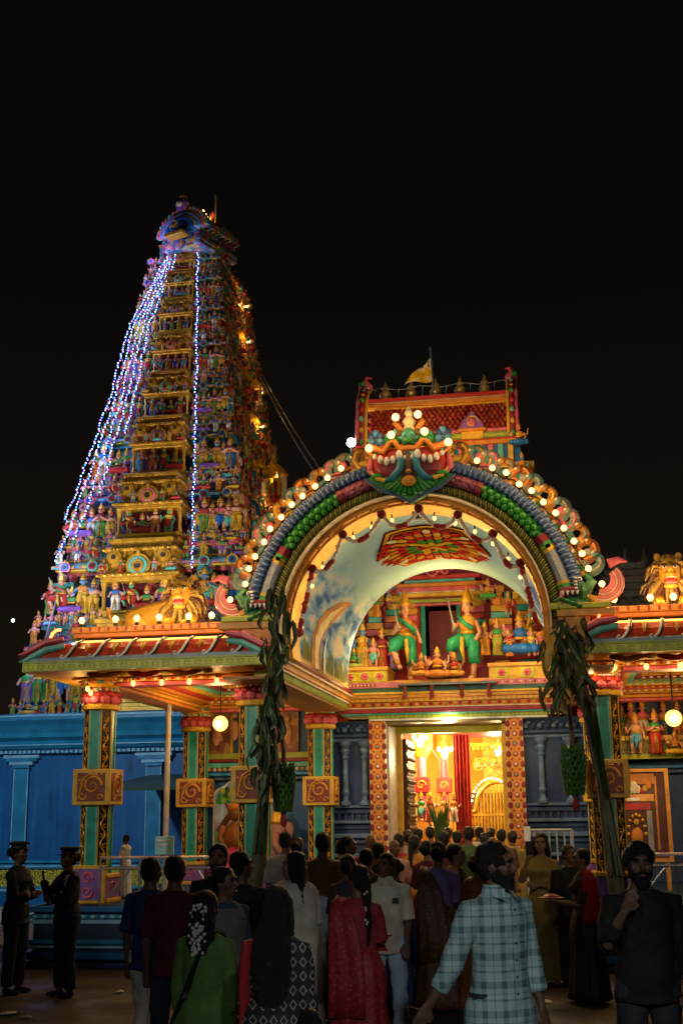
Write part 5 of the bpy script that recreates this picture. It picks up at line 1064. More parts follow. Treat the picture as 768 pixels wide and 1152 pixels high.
statue_thing(511, 762, 733, 23.1, 'seated', (SKBr, LTOR, RED), 'small ochre crouching figure beside the right door guardian', G1)
statue_thing(546, 737, 698, 23.4, 'folded', (SKBr, ORA, SKBr), 'small brown statue right behind the right door guardian', G1)
statue_thing(560, 737, 693, 23.4, 'gown', (SKI, LIM, GRN), 'lime-gowned statue between the right guardian and the blue seated goddess', G1)
statue_thing(586, 738, 686, 23.4, 'seated', (SKI, BLU, BLU), 'seated goddess statue in bright blue on the right of the stage', G1)
statue_thing(608, 737, 694, 23.4, 'gown', (SKI, PNK, ORA), 'pink-skirted statue at the right end of the stage above the door', G1)
statue_thing(584, 502, 474, 24.0, 'seated', (SKI, BLU, YEL), 'yellow and blue seated statue at the right shoulder of the tiled ridge roof', None)
statue_thing(588, 540, 508, 23.9, 'gown', (SKBl, TEL, ORA), 'teal statue below the right shoulder of the tiled ridge roof', None)
statue_thing(520, 527, 500, 23.6, 'dancer', (SKI, ORA, LTOR), 'orange statue between the monster mask and the right crest of the arch', None)
statue_thing(552, 530, 503, 23.6, 'gown', (SKI, LTOR, PUR), 'ochre statue behind the right crest bulbs below the tiled roof', None)
statue_thing(411, 520, 495, 24.0, 'gown', (SKI, ORA, TEL), 'small orange statue below the left gable of the tiled roof', None)
point('stage_light', (-2.1, 22.3, 5.7), 52, (1, .64, .25), .1); point('stage_light', (-2.1, 21.9, 4.6), 16, (1, .62, .22), .1); point('stage_light', (-3.6, 22.2, 4.3), 5, (1, .62, .22), .1); point('stage_light', (-.6, 22.2, 4.3), 5, (1, .62, .22), .1); point('stage_light', (-3.6, 22.6, 5.0), 14, (1, .7, .35), .1); point('stage_light', (-.6, 22.6, 5.0), 14, (1, .7, .35), .1)
point('roof_light', (-2.6, 22.6, 10.2), 26, (1, .75, .4), .1); point('roof_light', (-2.9, 22.9, 9.0), 30, (1, .6, .25), .1); point('roof_light', (-1.2, 22.7, 9.0), 42, (1, .6, .25), .1)

# ---------------------------------------------------------------- lit hall seen through the door
hall = thing('temple_hall', 'golden yellow lit hall interior seen through the gatehouse door', 'hall', (-2.3, 28, 0))
HY = paint('hall_yellow_paint', (.70, .40, .03), .5, .15, 3, .1); HY2 = scroll('hall_gold_relief', (.72, .48, .08), (.52, .26, .03), 3, 5)
m = MB().mat(HY).box(-4.65, -4.55, 24.8, 32, 0, 4.2).box(.4, .5, 24.8, 32, 0, 4.2).box(-4.55, .4, 31.9, 32, 0, 4.2); m.mat(HY2).box(-2.0, .4, 30.6, 30.7, 0, 4.2).mat(CRM).box(-4.55, .4, 24.8, 31.9, 4.0, 4.1).mat(YEL).box(-2.2, .4, 30.3, 30.6, 3.2, 3.3).mat(CRM)
for k in range(14): m.ell((-2.1+k*.17, 30.35, 3.15), (.06, .05, .07), 7, 5)
m.obj('hall_wall', hall)
for (px, Y) in ((475, 27.2), (500, 28.0)):
    p = at(px, 900, Y); m = MB().mat(LTOR).box(p.x-.17, p.x+.17, Y-.17, Y+.17, 0, 1.9, .02).mat(PNK).lathe([(.10, 1.9), (.09, 3.2)], (p.x, Y, 0), 10).mat(RED).box(p.x-.16, p.x+.16, Y-.16, Y+.16, 2.45, 2.78, .02).mat(YEL).lathe([(.12, 3.2), (.25, 3.4), (.26, 4.0)], (p.x, Y, 0), 12)
    m.mat(YEL); spiral(m, p.x, Y-.17, 2.61, .1, 1.2, .016); m.obj('hall_pillar', hall)
GR_ = paint('gilt_grille', (.55, .32, .03), .35, .2, 8, .1, .4)
ga, gb_ = at(531, 935, 27.6), at(575, 885, 27.6)
MB().mat(paint('grille_shadow_panel', (.10, .045, .008))).box(ga.x-.05, gb_.x+.15, 28.2, 28.25, 0, 2.45).obj('grille_gap_shade', hall)  # dark sheet added behind the bars to paint in shaded gaps
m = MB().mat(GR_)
for k in range(15):
    x = ga.x+(gb_.x-ga.x+.1)*k/14; zt_ = 2.05+.6*math.sqrt(max(0, 1-((k-9)/8)**2)) if k > 1 else 2.05
    m.lathe([(.02, .3), (.035, .6), (.018, .9), (.035, 1.2), (.018, 1.5), (.035, 1.8), (.018, zt_)], (x, 27.6, 0), 6)
for z in (.3, 1.45, 1.95): m.box(ga.x, gb_.x+.1, 27.57, 27.63, z, z+.05)
m.tube([(ga.x+.02+(gb_.x-ga.x)*i/14, 27.6, 2.05+.62*math.sqrt(max(0, 1-((i-9)/8)**2)) if i > 1 else 2.05) for i in range(15)], .05, 8); m.obj('grille', hall)
m = MB().mat(emit('hall_string_bulb', (1, .82, .5), 6))
for i in range(17): t = pi*(.08+.84*i/16); m.ell((ga.x+.52*(gb_.x-ga.x)+.45*cos(t), 27.5, 2.12+.62*sin(t)), .022, 6, 5)
m.obj('arch_lights', hall)
m = MB().mat(GLD)
for k in range(3): spiral(m, ga.x+.2+.3*k, 27.62, 3.0+.1*(k % 2), .15, 1.5, .03, (-1)**k)
for k in range(12): m.ell((ga.x-.1+.1*k, 27.6, 3.38), (.05, .04, .05), 7, 5)
m.box(ga.x-.15, gb_.x+.6, 27.58, 27.66, 3.42, 3.5).obj('gilt_relief', hall)
a, b2 = at(517, 850, 26.6), at(527, 925, 26.6)
cm = paint('red_curtain_cloth', (.45, .03, .015), .7, .3, 6, .1); m = MB().mat(cm); rs = []
for z in (3.62, 2.9, 2.0, 1.2, .9): rs.append([(a.x-.13+.34*i/16, 26.6+.04*sin(i*1.9), z) for i in range(17)])
m.rings(rs, cap=False, closed=False); o = m.obj('red_curtain', None, True); tag(o, 'narrow red curtain hanging inside the lit hall', 'curtain')
for i, (px, py, Y) in enumerate(((472, 835, 26.5), (500, 848, 27.2), (560, 845, 29))):
    p = at(px, py, Y); c = thing('chandelier', ('bright left chandelier of white lamps in the golden hall', 'smaller middle chandelier next to the red curtain in the hall', 'right chandelier glinting above the gilt grille in the hall')[i], 'chandelier', p, local=True)
    MB().mat(BRASS).tube([(0, 0, .1), (0, 0, 4.0-p.z)], .012, 5).obj('rod', c); m = MB().mat(emit('chandelier_lamp', (1, .86, .6), 14)).ell((0, 0, 0), (.07, .07, .11), 8, 6)
    for k in range(5): m.ell((.15*cos(k*1.257), .15*sin(k*1.257), .1), (.035, .035, .045), 7, 5)
    m.obj('lamps', c); m = MB().mat(BRASS)
    for k in range(5): m.tube([(0, 0, .14), (.08*cos(k*1.257), .08*sin(k*1.257), .02), (.15*cos(k*1.257), .15*sin(k*1.257), .06)], .012, 5)
    m.obj('arms', c); point('hall_light', (0, -.25, -.1), 120, (1, .74, .34), .15, c)
point('hall_light', (-3.3, 29.5, 3.2), 160, (1, .72, .3), .2); point('hall_light', (-1.3, 26.2, 3.3), 80, (1, .72, .3), .2)
for i, (px, c, lb) in enumerate(((455+8, (SKI, GRN, WHT), 'white and green doll-like statue at the left foot of the hall pillar'), (474, (SKI, TEL, GRN), 'green-skirted statue before the left hall pillar'), (484, (SKI, PNK, RED), 'pink-skirted statue right of the left hall pillar'), (500, (SKI, ORA, YEL), 'orange statue before the right hall pillar'), (511, (SKI, WHT, ORA), 'white-skirted statue beside the red curtain in the hall'))):
    statue_thing(px, 925, 890, 26.6, ('gown', 'warrior')[i % 2], c, lb, 'statues in the hall')
pp = at(495, 930, 26.0); pl = thing('potted_palm', 'green potted palm inside the golden hall', 'plant', (pp.x, 26, 0))
MB().mat(BRO).lathe([(.14, .5), (.2, .9), (.22, .95), (.16, .95)], (pp.x, 26, 0), 12).lathe([(.2, 0), (.2, .5)], (pp.x, 26, 0), 8).obj('pot', pl)
m = MB().mat(paint('palm_leaf_green', (.06, .14, .03), .5, .5))
for k in range(18):
    a = k*2.4; l = .35+.3*((k*7) % 5)/5; P = [(pp.x, 26, .95), (pp.x+.10*cos(a), 26+.10*sin(a), 1.6+.3*((k*3) % 4)/4), (pp.x+.25*cos(a)*l*2, 26+.2*sin(a), 1.9+.5*((k*3) % 4)/4)]
    m.tube(P, [.02, .04, .006], 4, flat=.25)
m.obj('fronds', pl)
# ---------------------------------------------------------------- walls behind the two pavilions
def back_wall(x0, x1, label, right):
    w = thing('back_wall', label, 'wall', ((x0+x1)/2, 23.6, 0))
    m = MB().mat(NAV if right else paint('alcove_blue_paint', (.02, .09, .24))).box(x0, x1, 23.45, 23.9, 0, 4.1); m.obj('panel', w)
    m = MB().mat(STB2).box(x0, x1, 23.3, 23.5, 2.66, 2.74, .01).mat(WB2).box(x0, x1, 23.2, 23.5, 2.74, 2.80, .01).mat(NAV).box(x0, x1, 23.25, 23.5, 2.80, 2.9, .01)
    if not right: m.mat(TEL).box(x0, x1, 23.22, 23.5, 2.9, 2.98).mat(MAR).box(x0, x1, 23.26, 23.5, 3.0, 3.06).mat(LIM).box(x0, x1, 23.24, 23.5, 3.06, 3.16)
    if not right:
        for k in range(int((x1-x0)/.1)): m.mat((YEL, CRM)[k % 2]).ell((x0+.05+k*.1, 23.24, 2.86), (.04, .03, .035), 6, 4)
    m.obj('ledge', w)
    return w
bl = back_wall(-6.95, -4.72, 'wall at the back of the left pavilion with carved brown panel over a blue niche', False)
REL = mosaic('brown_relief_mosaic', [(.30, .13, .05), (.42, .22, .08), (.20, .07, .03)], 6)
m = MB().mat(REL).box(-6.85, -6.3, 23.36, 23.5, 3.17, 4.05).box(-6.0, -5.0, 23.36, 23.5, 3.17, 4.05).mat(YEL).box(-6.32, -6.28, 23.34, 23.5, 3.17, 4.05).box(-6.02, -5.98, 23.34, 23.5, 3.17, 4.05).mat(NAV).box(-6.28, -6.02, 23.4, 23.5, 3.17, 4.05)
for k in range(5): m.mat(SKI).ell((-6.6+k*.35, 23.34, 3.5+.1*(k % 2)), (.09, .05, .2), 8, 6).ell((-6.6+k*.35, 23.33, 3.78+.1*(k % 2)), .06, 7, 5)
m.obj('relief_panel', bl)
MB().mat(YEL).lathe([(.1, 0), (.12, .1), (.04, .2), (.06, .26), (0, .3)], (-6.85, 23.15, 2.9), 8).obj('pot_finial', bl)
# painted landscape panel: tree, hills and water, built flat as it is
ml = thing('painted_mural', 'arched mural of a leaning tree, hills and a pond in the left pavilion', 'mural', (-6.3, 23.4, 1.2))
m = MB().mat(WHT).prism([(-6.66, .9), (-5.5, .9), (-5.5, 2.66), (-6.35, 2.66), (-6.45, 2.56), (-6.60, 2.50), (-6.66, 2.40)][::-1], 23.38, 23.44); m.obj('frame', ml)
mm, nt, b = _base('mural_paint', .6); v = coords(nt); s = N(nt, 'ShaderNodeSeparateXYZ'); L(nt, v, s.inputs[0])
zz = mth(nt, 'ADD', s.outputs[2], mth(nt, 'MULTIPLY', mth(nt, 'SUBTRACT', noise(nt, v, 5, 4), .5), .28))
L(nt, ramp(nt, mth(nt, 'DIVIDE', mth(nt, 'SUBTRACT', zz, .9), 1.75), [(0, (.05, .22, .36)), (.28, (.12, .38, .50)), (.34, (.05, .22, .04)), (.46, (.12, .30, .05)), (.52, (.30, .16, .26)), (.62, (.45, .50, .60)), (.95, (.12, .34, .62))]), b.inputs['Base Color'])
MB().mat(mm).prism([(-6.62, .9), (-5.5, .9), (-5.5, 2.62), (-6.34, 2.62), (-6.42, 2.53), (-6.56, 2.47), (-6.62, 2.38)][::-1], 23.365, 23.385).obj('picture', ml)
m = MB().mat(BRO).tube([(-6.55, 23.36, 1.72), (-6.38, 23.36, 1.95), (-6.2, 23.36, 2.15), (-6.05, 23.36, 2.4)], [.05, .06, .05, .03], 6, flat=.3).tube([(-6.3, 23.36, 2.05), (-6.45, 23.36, 2.3)], [.035, .015], 5, flat=.3)
for k in range(26): m.mat((GRN, LIM, paint('leaf_dark', (.02, .10, .02)))[k % 3]).ell((-6.52+.75*((k*7) % 26)/26, 23.355, 2.28+.28*((k*11) % 26)/26), (.08, .012, .06), 6, 4)
m.obj('painted_tree', ml)
# seated guru-like statue in a pink wrap beside the mural
st = thing('seated_statue', 'life-size seated statue with orange turban and pink wrap beside the mural', 'statue', (-6.1, 22.9, .8), local=True)
m = MB().mat(paint('guru_ochre', (.24, .08, .02))).tube([(0, 0, .55), (0, 0, .85), (0, 0, 1.1)], [(.2, .15), (.21, .15), (.08, .08)], 12).ell((0, -.02, 1.24), (.11, .12, .14), 12, 8); 
for s_ in (-1, 1): m.tube([(s_*.2, 0, 1.02), (s_*.27, -.06, .8), (s_*.12, -.25, .66)], [.07, .06, .045], 8)
m.obj('body', st, True); MB().mat(paint('wrap_magenta', (.50, .04, .14))).ell((0, -.05, .42), (.32, .3, .24), 14, 9).tube([(-.1, -.2, .4), (-.12, -.28, .1), (-.12, -.3, 0)], [.16, .14, .15], 10).tube([(.12, -.2, .4), (.12, -.28, .1), (.12, -.3, 0)], [.16, .14, .15], 10).obj('wrap', st, True)
MB().mat(ORA).ell((0, 0, 1.36), (.14, .15, .10), 12, 8).mat(LTOR).ell((0, -.1, 1.38), (.05, .05, .06), 8, 6).obj('turban', st, True)
ps = thing('seated_statue', 'pale pink pot-bellied statue in the shade behind the left banana plant', 'statue', (-5.3, 22.9, .8), local=True)
m = MB().mat(paint('dusky_pink', (.30, .13, .10))).ell((0, 0, .5), (.28, .24, .32), 12, 8).ell((0, -.08, .92), (.17, .16, .18), 12, 8).tube([(0, -.2, .9), (.02, -.32, .7), (.1, -.34, .55), (.16, -.3, .56)], [.08, .07, .05, .035], 8).ell((-.2, 0, .95), (.12, .03, .15), 8, 6).ell((.2, 0, .95), (.12, .03, .15), 8, 6)
for s_ in (-1, 1): m.tube([(s_*.2, 0, .72), (s_*.34, -.1, .55), (s_*.2, -.28, .5)], [.08, .07, .06], 8).tube([(s_*.15, -.1, .3), (s_*.3, -.3, .15), (s_*.05, -.36, .08)], [.12, .1, .07], 8)
m.obj('body', ps, True); MB().mat(GLD).lathe([(.15, 1.05), (.17, 1.1), (.1, 1.22), (.0, 1.38)], (0, -.05, 0), 10).obj('crown', ps, True)
# right pavilion back wall with a gallery of statues
br_ = back_wall(.42, 4.2, 'dark blue wall at the back of the right pavilion under a gallery of statues', True)
MB().mat(OLV).box(.45, 4.2, 22.9, 23.4, 2.90, 2.98).mat(YEL).box(.45, 4.2, 22.86, 23.4, 3.22, 3.30).mat(scroll('olive_scroll', (.35, .32, .10), (.08, .07, .02), 7, 5)).box(.45, 4.2, 22.9, 23.4, 2.98, 3.22).obj('gallery_ledge', br_)
for i, (px, f, t, k, p, lb, Y) in enumerate(((700, 838, 791, 'gown', (SKI, GRN, TEA), 'dark green standing figure at the left end of the right gallery', 23.2), (711, 833, 786, 'warrior', (SKP, CRM, SKP), 'pink statue at the back of the right gallery, left', 23.2), (724, 833, 785, 'gown', (SKP, WHT, PNK), 'white-skirted pale statue at the back of the right gallery', 23.2), (748, 833, 786, 'gown', (SKI, BLU, SKI), 'blue-skirted statue at the back of the right gallery', 23.2), (764, 833, 786, 'warrior', (SKP, ORA, YEL), 'orange statue behind the round lamp in the right gallery', 23.2),
        (716, 848, 800, 'warrior', (SKI, SKB, SKI), 'front statue in sky blue wrap on the ledge of the right gallery', 22.75), (738, 848, 796, 'folded', (SKP, RED, GRN), 'front pink-chested statue in red wrap on the ledge of the right gallery', 22.75), (760, 850, 820, 'seated', (SKI, YEL, ORA), 'yellow seated figure under the round lamp on the right ledge', 22.75))):
    statue_thing(px, f, t, Y, k, p, lb, 'statues in the right gallery')
point('gallery_light', (1.4, 22.2, 3.5), 7, (1, .65, .25), .08)
# framed shrine picture leaning by the right pavilion
a, b2 = at(694, 966, 20.6), at(748, 868, 20.6)
pf = thing('shrine_picture', 'framed orange temple shrine picture standing behind the right railing', 'picture', (a.x, 20.6, a.z))
X0, X1, Z0, Z1 = a.x, b2.x-.03, a.z, b2.z
MB().mat(LTOR).box(X0-.05, X0, 20.55, 20.66, Z0, Z1).box(X1, X1+.06, 20.55, 20.66, Z0, Z1).box(X0-.05, X1+.06, 20.55, 20.66, Z1, Z1+.05).box(X0-.05, X1+.06, 20.55, 20.66, Z0-.05, Z0).box(X0, X0+.05, 20.6, 20.9, .8, Z0).box(X1-.05, X1, 20.6, 20.9, .8, Z0).obj('frame', pf)
wX = X1-X0; hZ = Z1-Z0; m = MB().mat(paint('picture_dark_brown', (.10, .03, .015))).box(X0, X1, 20.6, 20.64, Z0, Z1)
def rq(u0, u1, v0, v1, mt, d=.012): m.mat(mt).box(X0+wX*u0, X0+wX*u1, 20.6-d, 20.6, Z0+hZ*v0, Z0+hZ*v1)
rq(0, .8, .86, .98, ORA); rq(0, .78, .66, .74, LTOR, .02); rq(.05, .7, .56, .64, RED, .016); rq(.26, .5, .665, .70, WHT, .024); rq(.1, .2, 0, .55, GRY); rq(.62, .72, 0, .55, GRY); rq(.80, .84, .1, .95, ORA)
for k in range(9): t = pi*k/8; m.mat(GLD).ell((X0+wX*(.41+.17*cos(t)), 20.585, Z0+hZ*(.28+.22*sin(t))), .03, 7, 5)
m.mat(ORA).ell((X0+wX*.41, 20.59, Z0+hZ*.26), (.09, .02, .13), 10, 7).mat(LTOR).ell((X0+wX*.41, 20.585, Z0+hZ*.42), (.045, .02, .05), 8, 6).mat(CRM).ell((X0+wX*.4, 20.585, Z0+hZ*.82), (.06, .02, .1), 8, 6).ell((X0+wX*.33, 20.585, Z0+hZ*.80), (.04, .02, .07), 8, 6).ell((X0+wX*.48, 20.585, Z0+hZ*.80), (.04, .02, .07), 8, 6)
for s_ in (-1, 1):
    for k in range(3): m.mat((RED, YEL, ORA)[k]).ell((X0+wX*(.40+s_*(.15+.07*k)), 20.587, Z0+hZ*(.78+.03*k)), (.04, .015, .05), 7, 5)
m.obj('picture', pf); point('picture_light', (1.15, 20.1, 2.25), 2.2, (1, .7, .35), .05)
# small things: pole, notice, canopy, barrier, lamp on a rod
p = at(188, 880, 21); tag(MB().mat(paint('pole_off_white', (.42, .38, .30))).lathe([(.05, .8), (.05, 4.0)], (p.x, 21, 0), 10).obj('service_pole'), 'thin off-white pipe rising beside the back pillar of the left pavilion', 'pole')
nb = at(186, 951, 20.8); t = thing('notice_box', 'pale blue notice box on a stand near the thin pipe', 'notice board', (nb.x, 20.8, .8)); MB().mat(paint('pale_blue_notice', (.25, .55, .70))).box(nb.x-.16, nb.x+.16, 20.74, 20.8, 1.38, 1.68, .01).obj('panel', t); MB().mat(WHT).box(nb.x-.12, nb.x+.10, 20.735, 20.741, 1.60, 1.63).box(nb.x-.12, nb.x+.06, 20.735, 20.741, 1.53, 1.55).obj('header', t); MB().mat(STEEL).tube([(nb.x, 20.79, .8), (nb.x, 20.79, 1.38)], .02, 6).obj('stand', t)
t = thing('canopy', 'dark green lean-to canopy on the blue wall behind the left pavilion', 'canopy', (-8.3, 27, 2.3)); MB().mat(paint('canopy_green', (.015, .05, .035))).add([(-9.8, 25.3, 2.60), (-7.2, 25.3, 2.62), (-7.2, 29, 3.0), (-9.8, 29, 3.0), (-9.8, 25.3, 2.54), (-7.2, 25.3, 2.56), (-7.2, 29, 2.94), (-9.8, 29, 2.94)], [(0, 1, 2, 3), (7, 6, 5, 4), (0, 4, 5, 1), (1, 5, 6, 2), (2, 6, 7, 3), (3, 7, 4, 0)]).obj('sheet', t)
for x in (-9.6, -7.4): MB().mat(STEEL).tube([(x, 25.4, 0), (x, 25.4, 2.56)], .03, 6).obj('post', t)
t = thing('barrier', 'white tubular steel barrier panel standing right of the doorway', 'barrier', (-.35, 21, 0)); m = MB().mat(paint('barrier_white', (.45, .47, .48), .35))
for z in (.25, 1.72): m.tube([(-.72, 21, z), (.0, 21, z)], .025, 6)
for k in range(7): m.tube([(-.72+k*.12, 21, .25), (-.72+k*.12, 21, 1.72)], .014 if 0 < k < 6 else .03, 6)
for x in (-.70, 0.0): m.tube([(x, 20.8, .02), (x, 21.2, .02)], .025, 6).tube([(x, 21, .02), (x, 21, .3)], .025, 6)
m.obj('bars', t)
MB().mat(WHT).box(-.76, -.66, 20.93, 20.96, 1.55, 1.78).obj('paper', t)
p = at(395, 498, 24.4); t = thing('globe_lamp', 'white round street lamp glowing left of the tiled ridge roof', 'lamp', (p.x, 24.4, 8.8)); MB().mat(BLK).tube([(p.x, 24.4, 8.0), (p.x, 24.4, p.z-.08)], .03, 6).obj('post', t); MB().mat(emit('cold_lamp_glass', (1, .93, .85), 22)).ell(p, .095, 12, 9).obj('globe', t, True); point('lamp_light', p-Vector((0, .2, 0)), 10, (1, .9, .75), .08)
p = at(15, 698, 80); tag(MB().mat(emit('far_lamp', (.8, .85, 1), 6)).ell(p, .12, 8, 6).obj('distant_lamp'), 'tiny distant white lamp in the black sky left of the tower', 'lamp')
# railings along the platform edge
def railing(x0, x1, label, y=17.28):
    t = thing('railing', label, 'railing', ((x0+x1)/2, y, .8)); n = max(2, int((x1-x0)/.55))
    for z in (1.30, 1.44): MB().mat(STEEL).tube([(x0, y, z), (x1, y, z)], .022, 7).obj('rail', t)
    for k in range(n+1): x = x0+(x1-x0)*k/n; MB().mat(STEEL).tube([(x, y, .8), (x, y, 1.44)], .02, 7).obj('post', t)
    MB().mat(STEEL).tube([(x0+.05, y+.02, .84), (x0+.45, y+.02, 1.3)], .014, 6).tube([(x1-.05, y+.02, .84), (x1-.35, y+.02, 1.3)], .014, 6).obj('brace', t)
railing(-6.55, -4.8, 'steel tube railing along the platform of the left pavilion'); railing(.75, 3.6, 'steel tube railing along the platform of the right pavilion')
t = thing('ornament_board', 'yellow framed purple ornamental panel beside the left railing', 'panel', (-6.75, 17.3, .8)); MB().mat(YEL).box(-6.98, -6.48, 17.27, 17.33, .82, 1.34, .01).obj('frame', t); m = MB().mat(PUR).box(-6.93, -6.53, 17.262, 17.275, .87, 1.29).mat(PNK)
spiral(m, -6.73, 17.255, 1.16, .09, 1.3, .018); spiral(m, -6.73, 17.255, .98, .09, 1.3, .018, -1); m.obj('ornament', t)

# ---------------------------------------------------------------- banana plants tied to the front pillars
BST = paint('banana_stem', (.075, .075, .045), .6, .6, 4, .4); BLF = paint('banana_leaf_green', (.014, .034, .008), .45, .6, 3, .2); BLD = paint('banana_leaf_dry', (.075, .05, .018), .6, .5, 4, .2); BLG = paint('leaf_mid_green', (.03, .075, .015), .4, .5, 4, .2); BLY = paint('banana_leaf_yellow', (.36, .22, .04), .5, .5, 3, .2); BLO = paint('banana_leaf_olive', (.045, .055, .014), .5, .5, 3, .2); BNG = paint('green_banana', (.03, .10, .015), .4, .3, 12, .1)
def banana(label, stem, crown, spread, nl, bunch, seed, lean, hang=1.0, dry=2):
    rnd = random.Random(seed); b0 = Vector(stem[0]); t = thing('banana_plant', label, 'banana plant', b0)
    MB().mat(BST).tube(stem, [.115, .105, .085, .065, .05, .03][:len(stem)], 12).obj('trunk', t, True)
    m = MB()
    for k in range(3): 
        o = Vector((.05*(k-1), -.08, 0)); m.mat(BLF if k else BST).tube([Vector(q)+o+Vector((.04*sin(i*2+k), -.03, 0)) for i, q in enumerate(stem[1:])], [.035, .035, .03, .02, .012][:len(stem)-1], 6)
    m.obj('dry_sheath', t)
    c = Vector(crown)
    P_ = [Vector(q) for q in stem[2:]]
    for k in range(nl):
        big_ = k % 13 == 0 and dry > 2
        lf = MB().mat(((BLF, BLO, BLF, BLG, BLF) if dry < 3 else (BLO, BLF, BLG, BLF, BLD))[rnd.randrange(5)] if not (dry > 2 and rnd.random() < .16) else BLY)
        q = rnd.random()**(1.0 if dry < 3 else .5)*(len(P_)-1); i0 = min(int(q), len(P_)-2); base = P_[i0].lerp(P_[i0+1], q-i0)+Vector((rnd.gauss(0, .07)+.05, rnd.uniform(-.2, -.02), rnd.uniform(-.1, .25)))
        if dry > 2: base = c+Vector((rnd.gauss(0, .13), rnd.uniform(-.2, .05), rnd.uniform(-.95, .12)))
        ang = rnd.uniform(-.4, pi+.4); reach = rnd.uniform(.06, spread); ln = rnd.uniform(.12, .36)*(1.9 if big_ else 1); dx = cos(ang)*reach; dy = -abs(sin(ang))*reach*.8-.05; n = 9; P = []
        for i in range(n+1): w = i/n; P.append(base+Vector((dx*min(1, w*1.7)+.05*sin(w*3+k), dy*min(1, w*1.8), .14*sin(min(1, w*2)*pi)-ln*max(0, w-.15)**1.25)))
        w0 = rnd.uniform(.016, .040)*(2.0 if big_ else 1); tw = Vector((rnd.uniform(-.6, .6), -1, rnd.uniform(-.3, .5))); rs = []
        for i in range(n+1):
            d = (P[min(n, i+1)]-P[max(0, i-1)]).normalized(); sd = d.cross(tw).normalized(); wd = w0*sin(pi*min(1, (i+.6)/(n+.8)))**.7+.004; up_ = sd.cross(d)*wd*.35
            rs.append([P[i]-sd*wd+up_, P[i]-sd*wd*.5+up_*.4, P[i], P[i]+sd*wd*.5+up_*.4, P[i]+sd*wd+up_])
        lf.rings(rs, cap=False, closed=False); lf.obj('leaf', t, True)
    bc = Vector(bunch); m = MB().mat(BLD).tube([c+Vector((0, -.1, -.8)), bc+Vector((0, 0, .55)), bc+Vector((0, 0, .3))], .03, 6).tube([bc+Vector((0, 0, .3)), bc+Vector((0, 0, -.34))], .035, 6).mat(BNG)
    for r_ in range(9):
        for k in range(11):
            a = 2*pi*k/11+r_*.3; rr = .15*(1-.45*abs(r_/8-.35)); z = .28-.07*r_; d = Vector((cos(a), sin(a), 0)); m.tube([bc+d*.03+Vector((0, 0, z)), bc+d*rr+Vector((0, 0, z)), bc+d*(rr+.02)+Vector((0, 0, z+.08))], [.026, .034, .014], 5)
    m.mat(MAR).ell(bc+Vector((0, 0, -.42)), (.05, .05, .09), 8, 6); m.obj('banana_bunch', t)
    return t
zz0 = lambda px, py, y: tuple(at(px, py, y))
banana('withered banana plant tied to the left arch pillar, dark leaves and a green bunch', [(-4.42, 17.1, 0), zz0(292, 960, 17.2), zz0(296, 900, 17.1), zz0(302, 830, 16.9), zz0(309, 760, 16.66), zz0(312, 686, 16.62)], zz0(311, 715, 17.3), .18, 72, zz0(319, 888, 17.2), 3, .06)
banana('leaning banana plant tied to the right arch pillar, yellowed crown and a green bunch', [(.62, 17.0, 0), zz0(691, 985, 17.1), zz0(680, 900, 17.2), zz0(671, 840, 17.0), zz0(658, 780, 16.7), zz0(638, 712, 16.66)], zz0(634, 716, 16.7), .30, 74, zz0(645, 868, 17.0), 11, -.10, .62, 3)
# litter on the ground
for i, (px, py, s_) in enumerate(((606, 1105, .1), (622, 1100, .06), (612, 1128, .09), (168, 1086, .12), (135, 1117, .1), (8, 1142, .12), (30, 1146, .08))):
    d = ray(px, py); p = CAM+d*(-HC/d.z); rnd = random.Random(i); m = MB().mat(WHT if i % 3 else GRY); vs = [(p.x+s_*cos(a)*rnd.uniform(.5, 1), p.y+s_*sin(a)*rnd.uniform(.5, 1.2), .008+.02*rnd.random()) for a in [k*2*pi/7 for k in range(7)]]; vs.append((p.x, p.y, .035)); m.add(vs, [(k, (k+1) % 7, 7) for k in range(7)])
    tag(m.obj('paper_scrap'), ('white paper scrap right of the plaid-shirted man, nearest the doorway', 'smallest white scrap on the paving beside the woman in ochre', 'white paper scrap on the paving left of the bearded man in black', 'grey scrap lying at the feet of the second officer', 'pale scrap left of the white trousers on dark paving', 'crumpled scrap near the lower left corner', 'grey crumpled scrap by the lower left corner, second from the edge')[i], 'litter')
# ---------------------------------------------------------------- lamps of the place, with unseen fill spots added for the facade
def area(name, loc, target, w, col, size):
    l = bpy.data.lights.new(name, 'AREA'); l.energy = w; l.color = col; l.size = size; o = bpy.data.objects.new(name, l); COL.objects.link(o); o.location = loc
    o.rotation_euler = (Vector(target)-Vector(loc)).to_track_quat('-Z', 'Y').to_euler()
area('street_lamp_light', (-1.5, -1.5, 5.2), (0, 9, 1), 62, (.74, .88, 1), .5)
spot('stall_lamp_light', (1.5, -1, 4.6), (-.62, 7.6, 1.1), 420, (.80, .90, 1), 21, .12, .8)
spot('facade_fill_light', (-8, 2, 7.5), (-2.2, 18, 5.9), 1000, (1, .84, .60), 34, .25, .6)  # unseen fill spots added to brighten the arch and pavilion fronts
spot('facade_fill_light', (3.5, 1, 7.0), (0.2, 18, 4.4), 1100, (1, .84, .60), 32, .25, .6)
spot('facade_fill_light', (-9.5, 6, 6.0), (-5.9, 18, 3.4), 1100, (1, .90, .70), 34, .25, .6)
spot('flood_light', (-12, 20, 6.2), (-12.5, 29, 2.6), 1050, (.70, .90, 1), 100, .2, .8)
spot('tower_flood_light', (-12.5, 26.6, 5.0), (-11, 32.5, 13), 850, (.95, .95, 1), 60, .2, .7)
spot('tower_flood_light', (-4.2, 25, 8.6), (-10, 33, 14), 160, (1, .66, .28), 70, .2, .7)
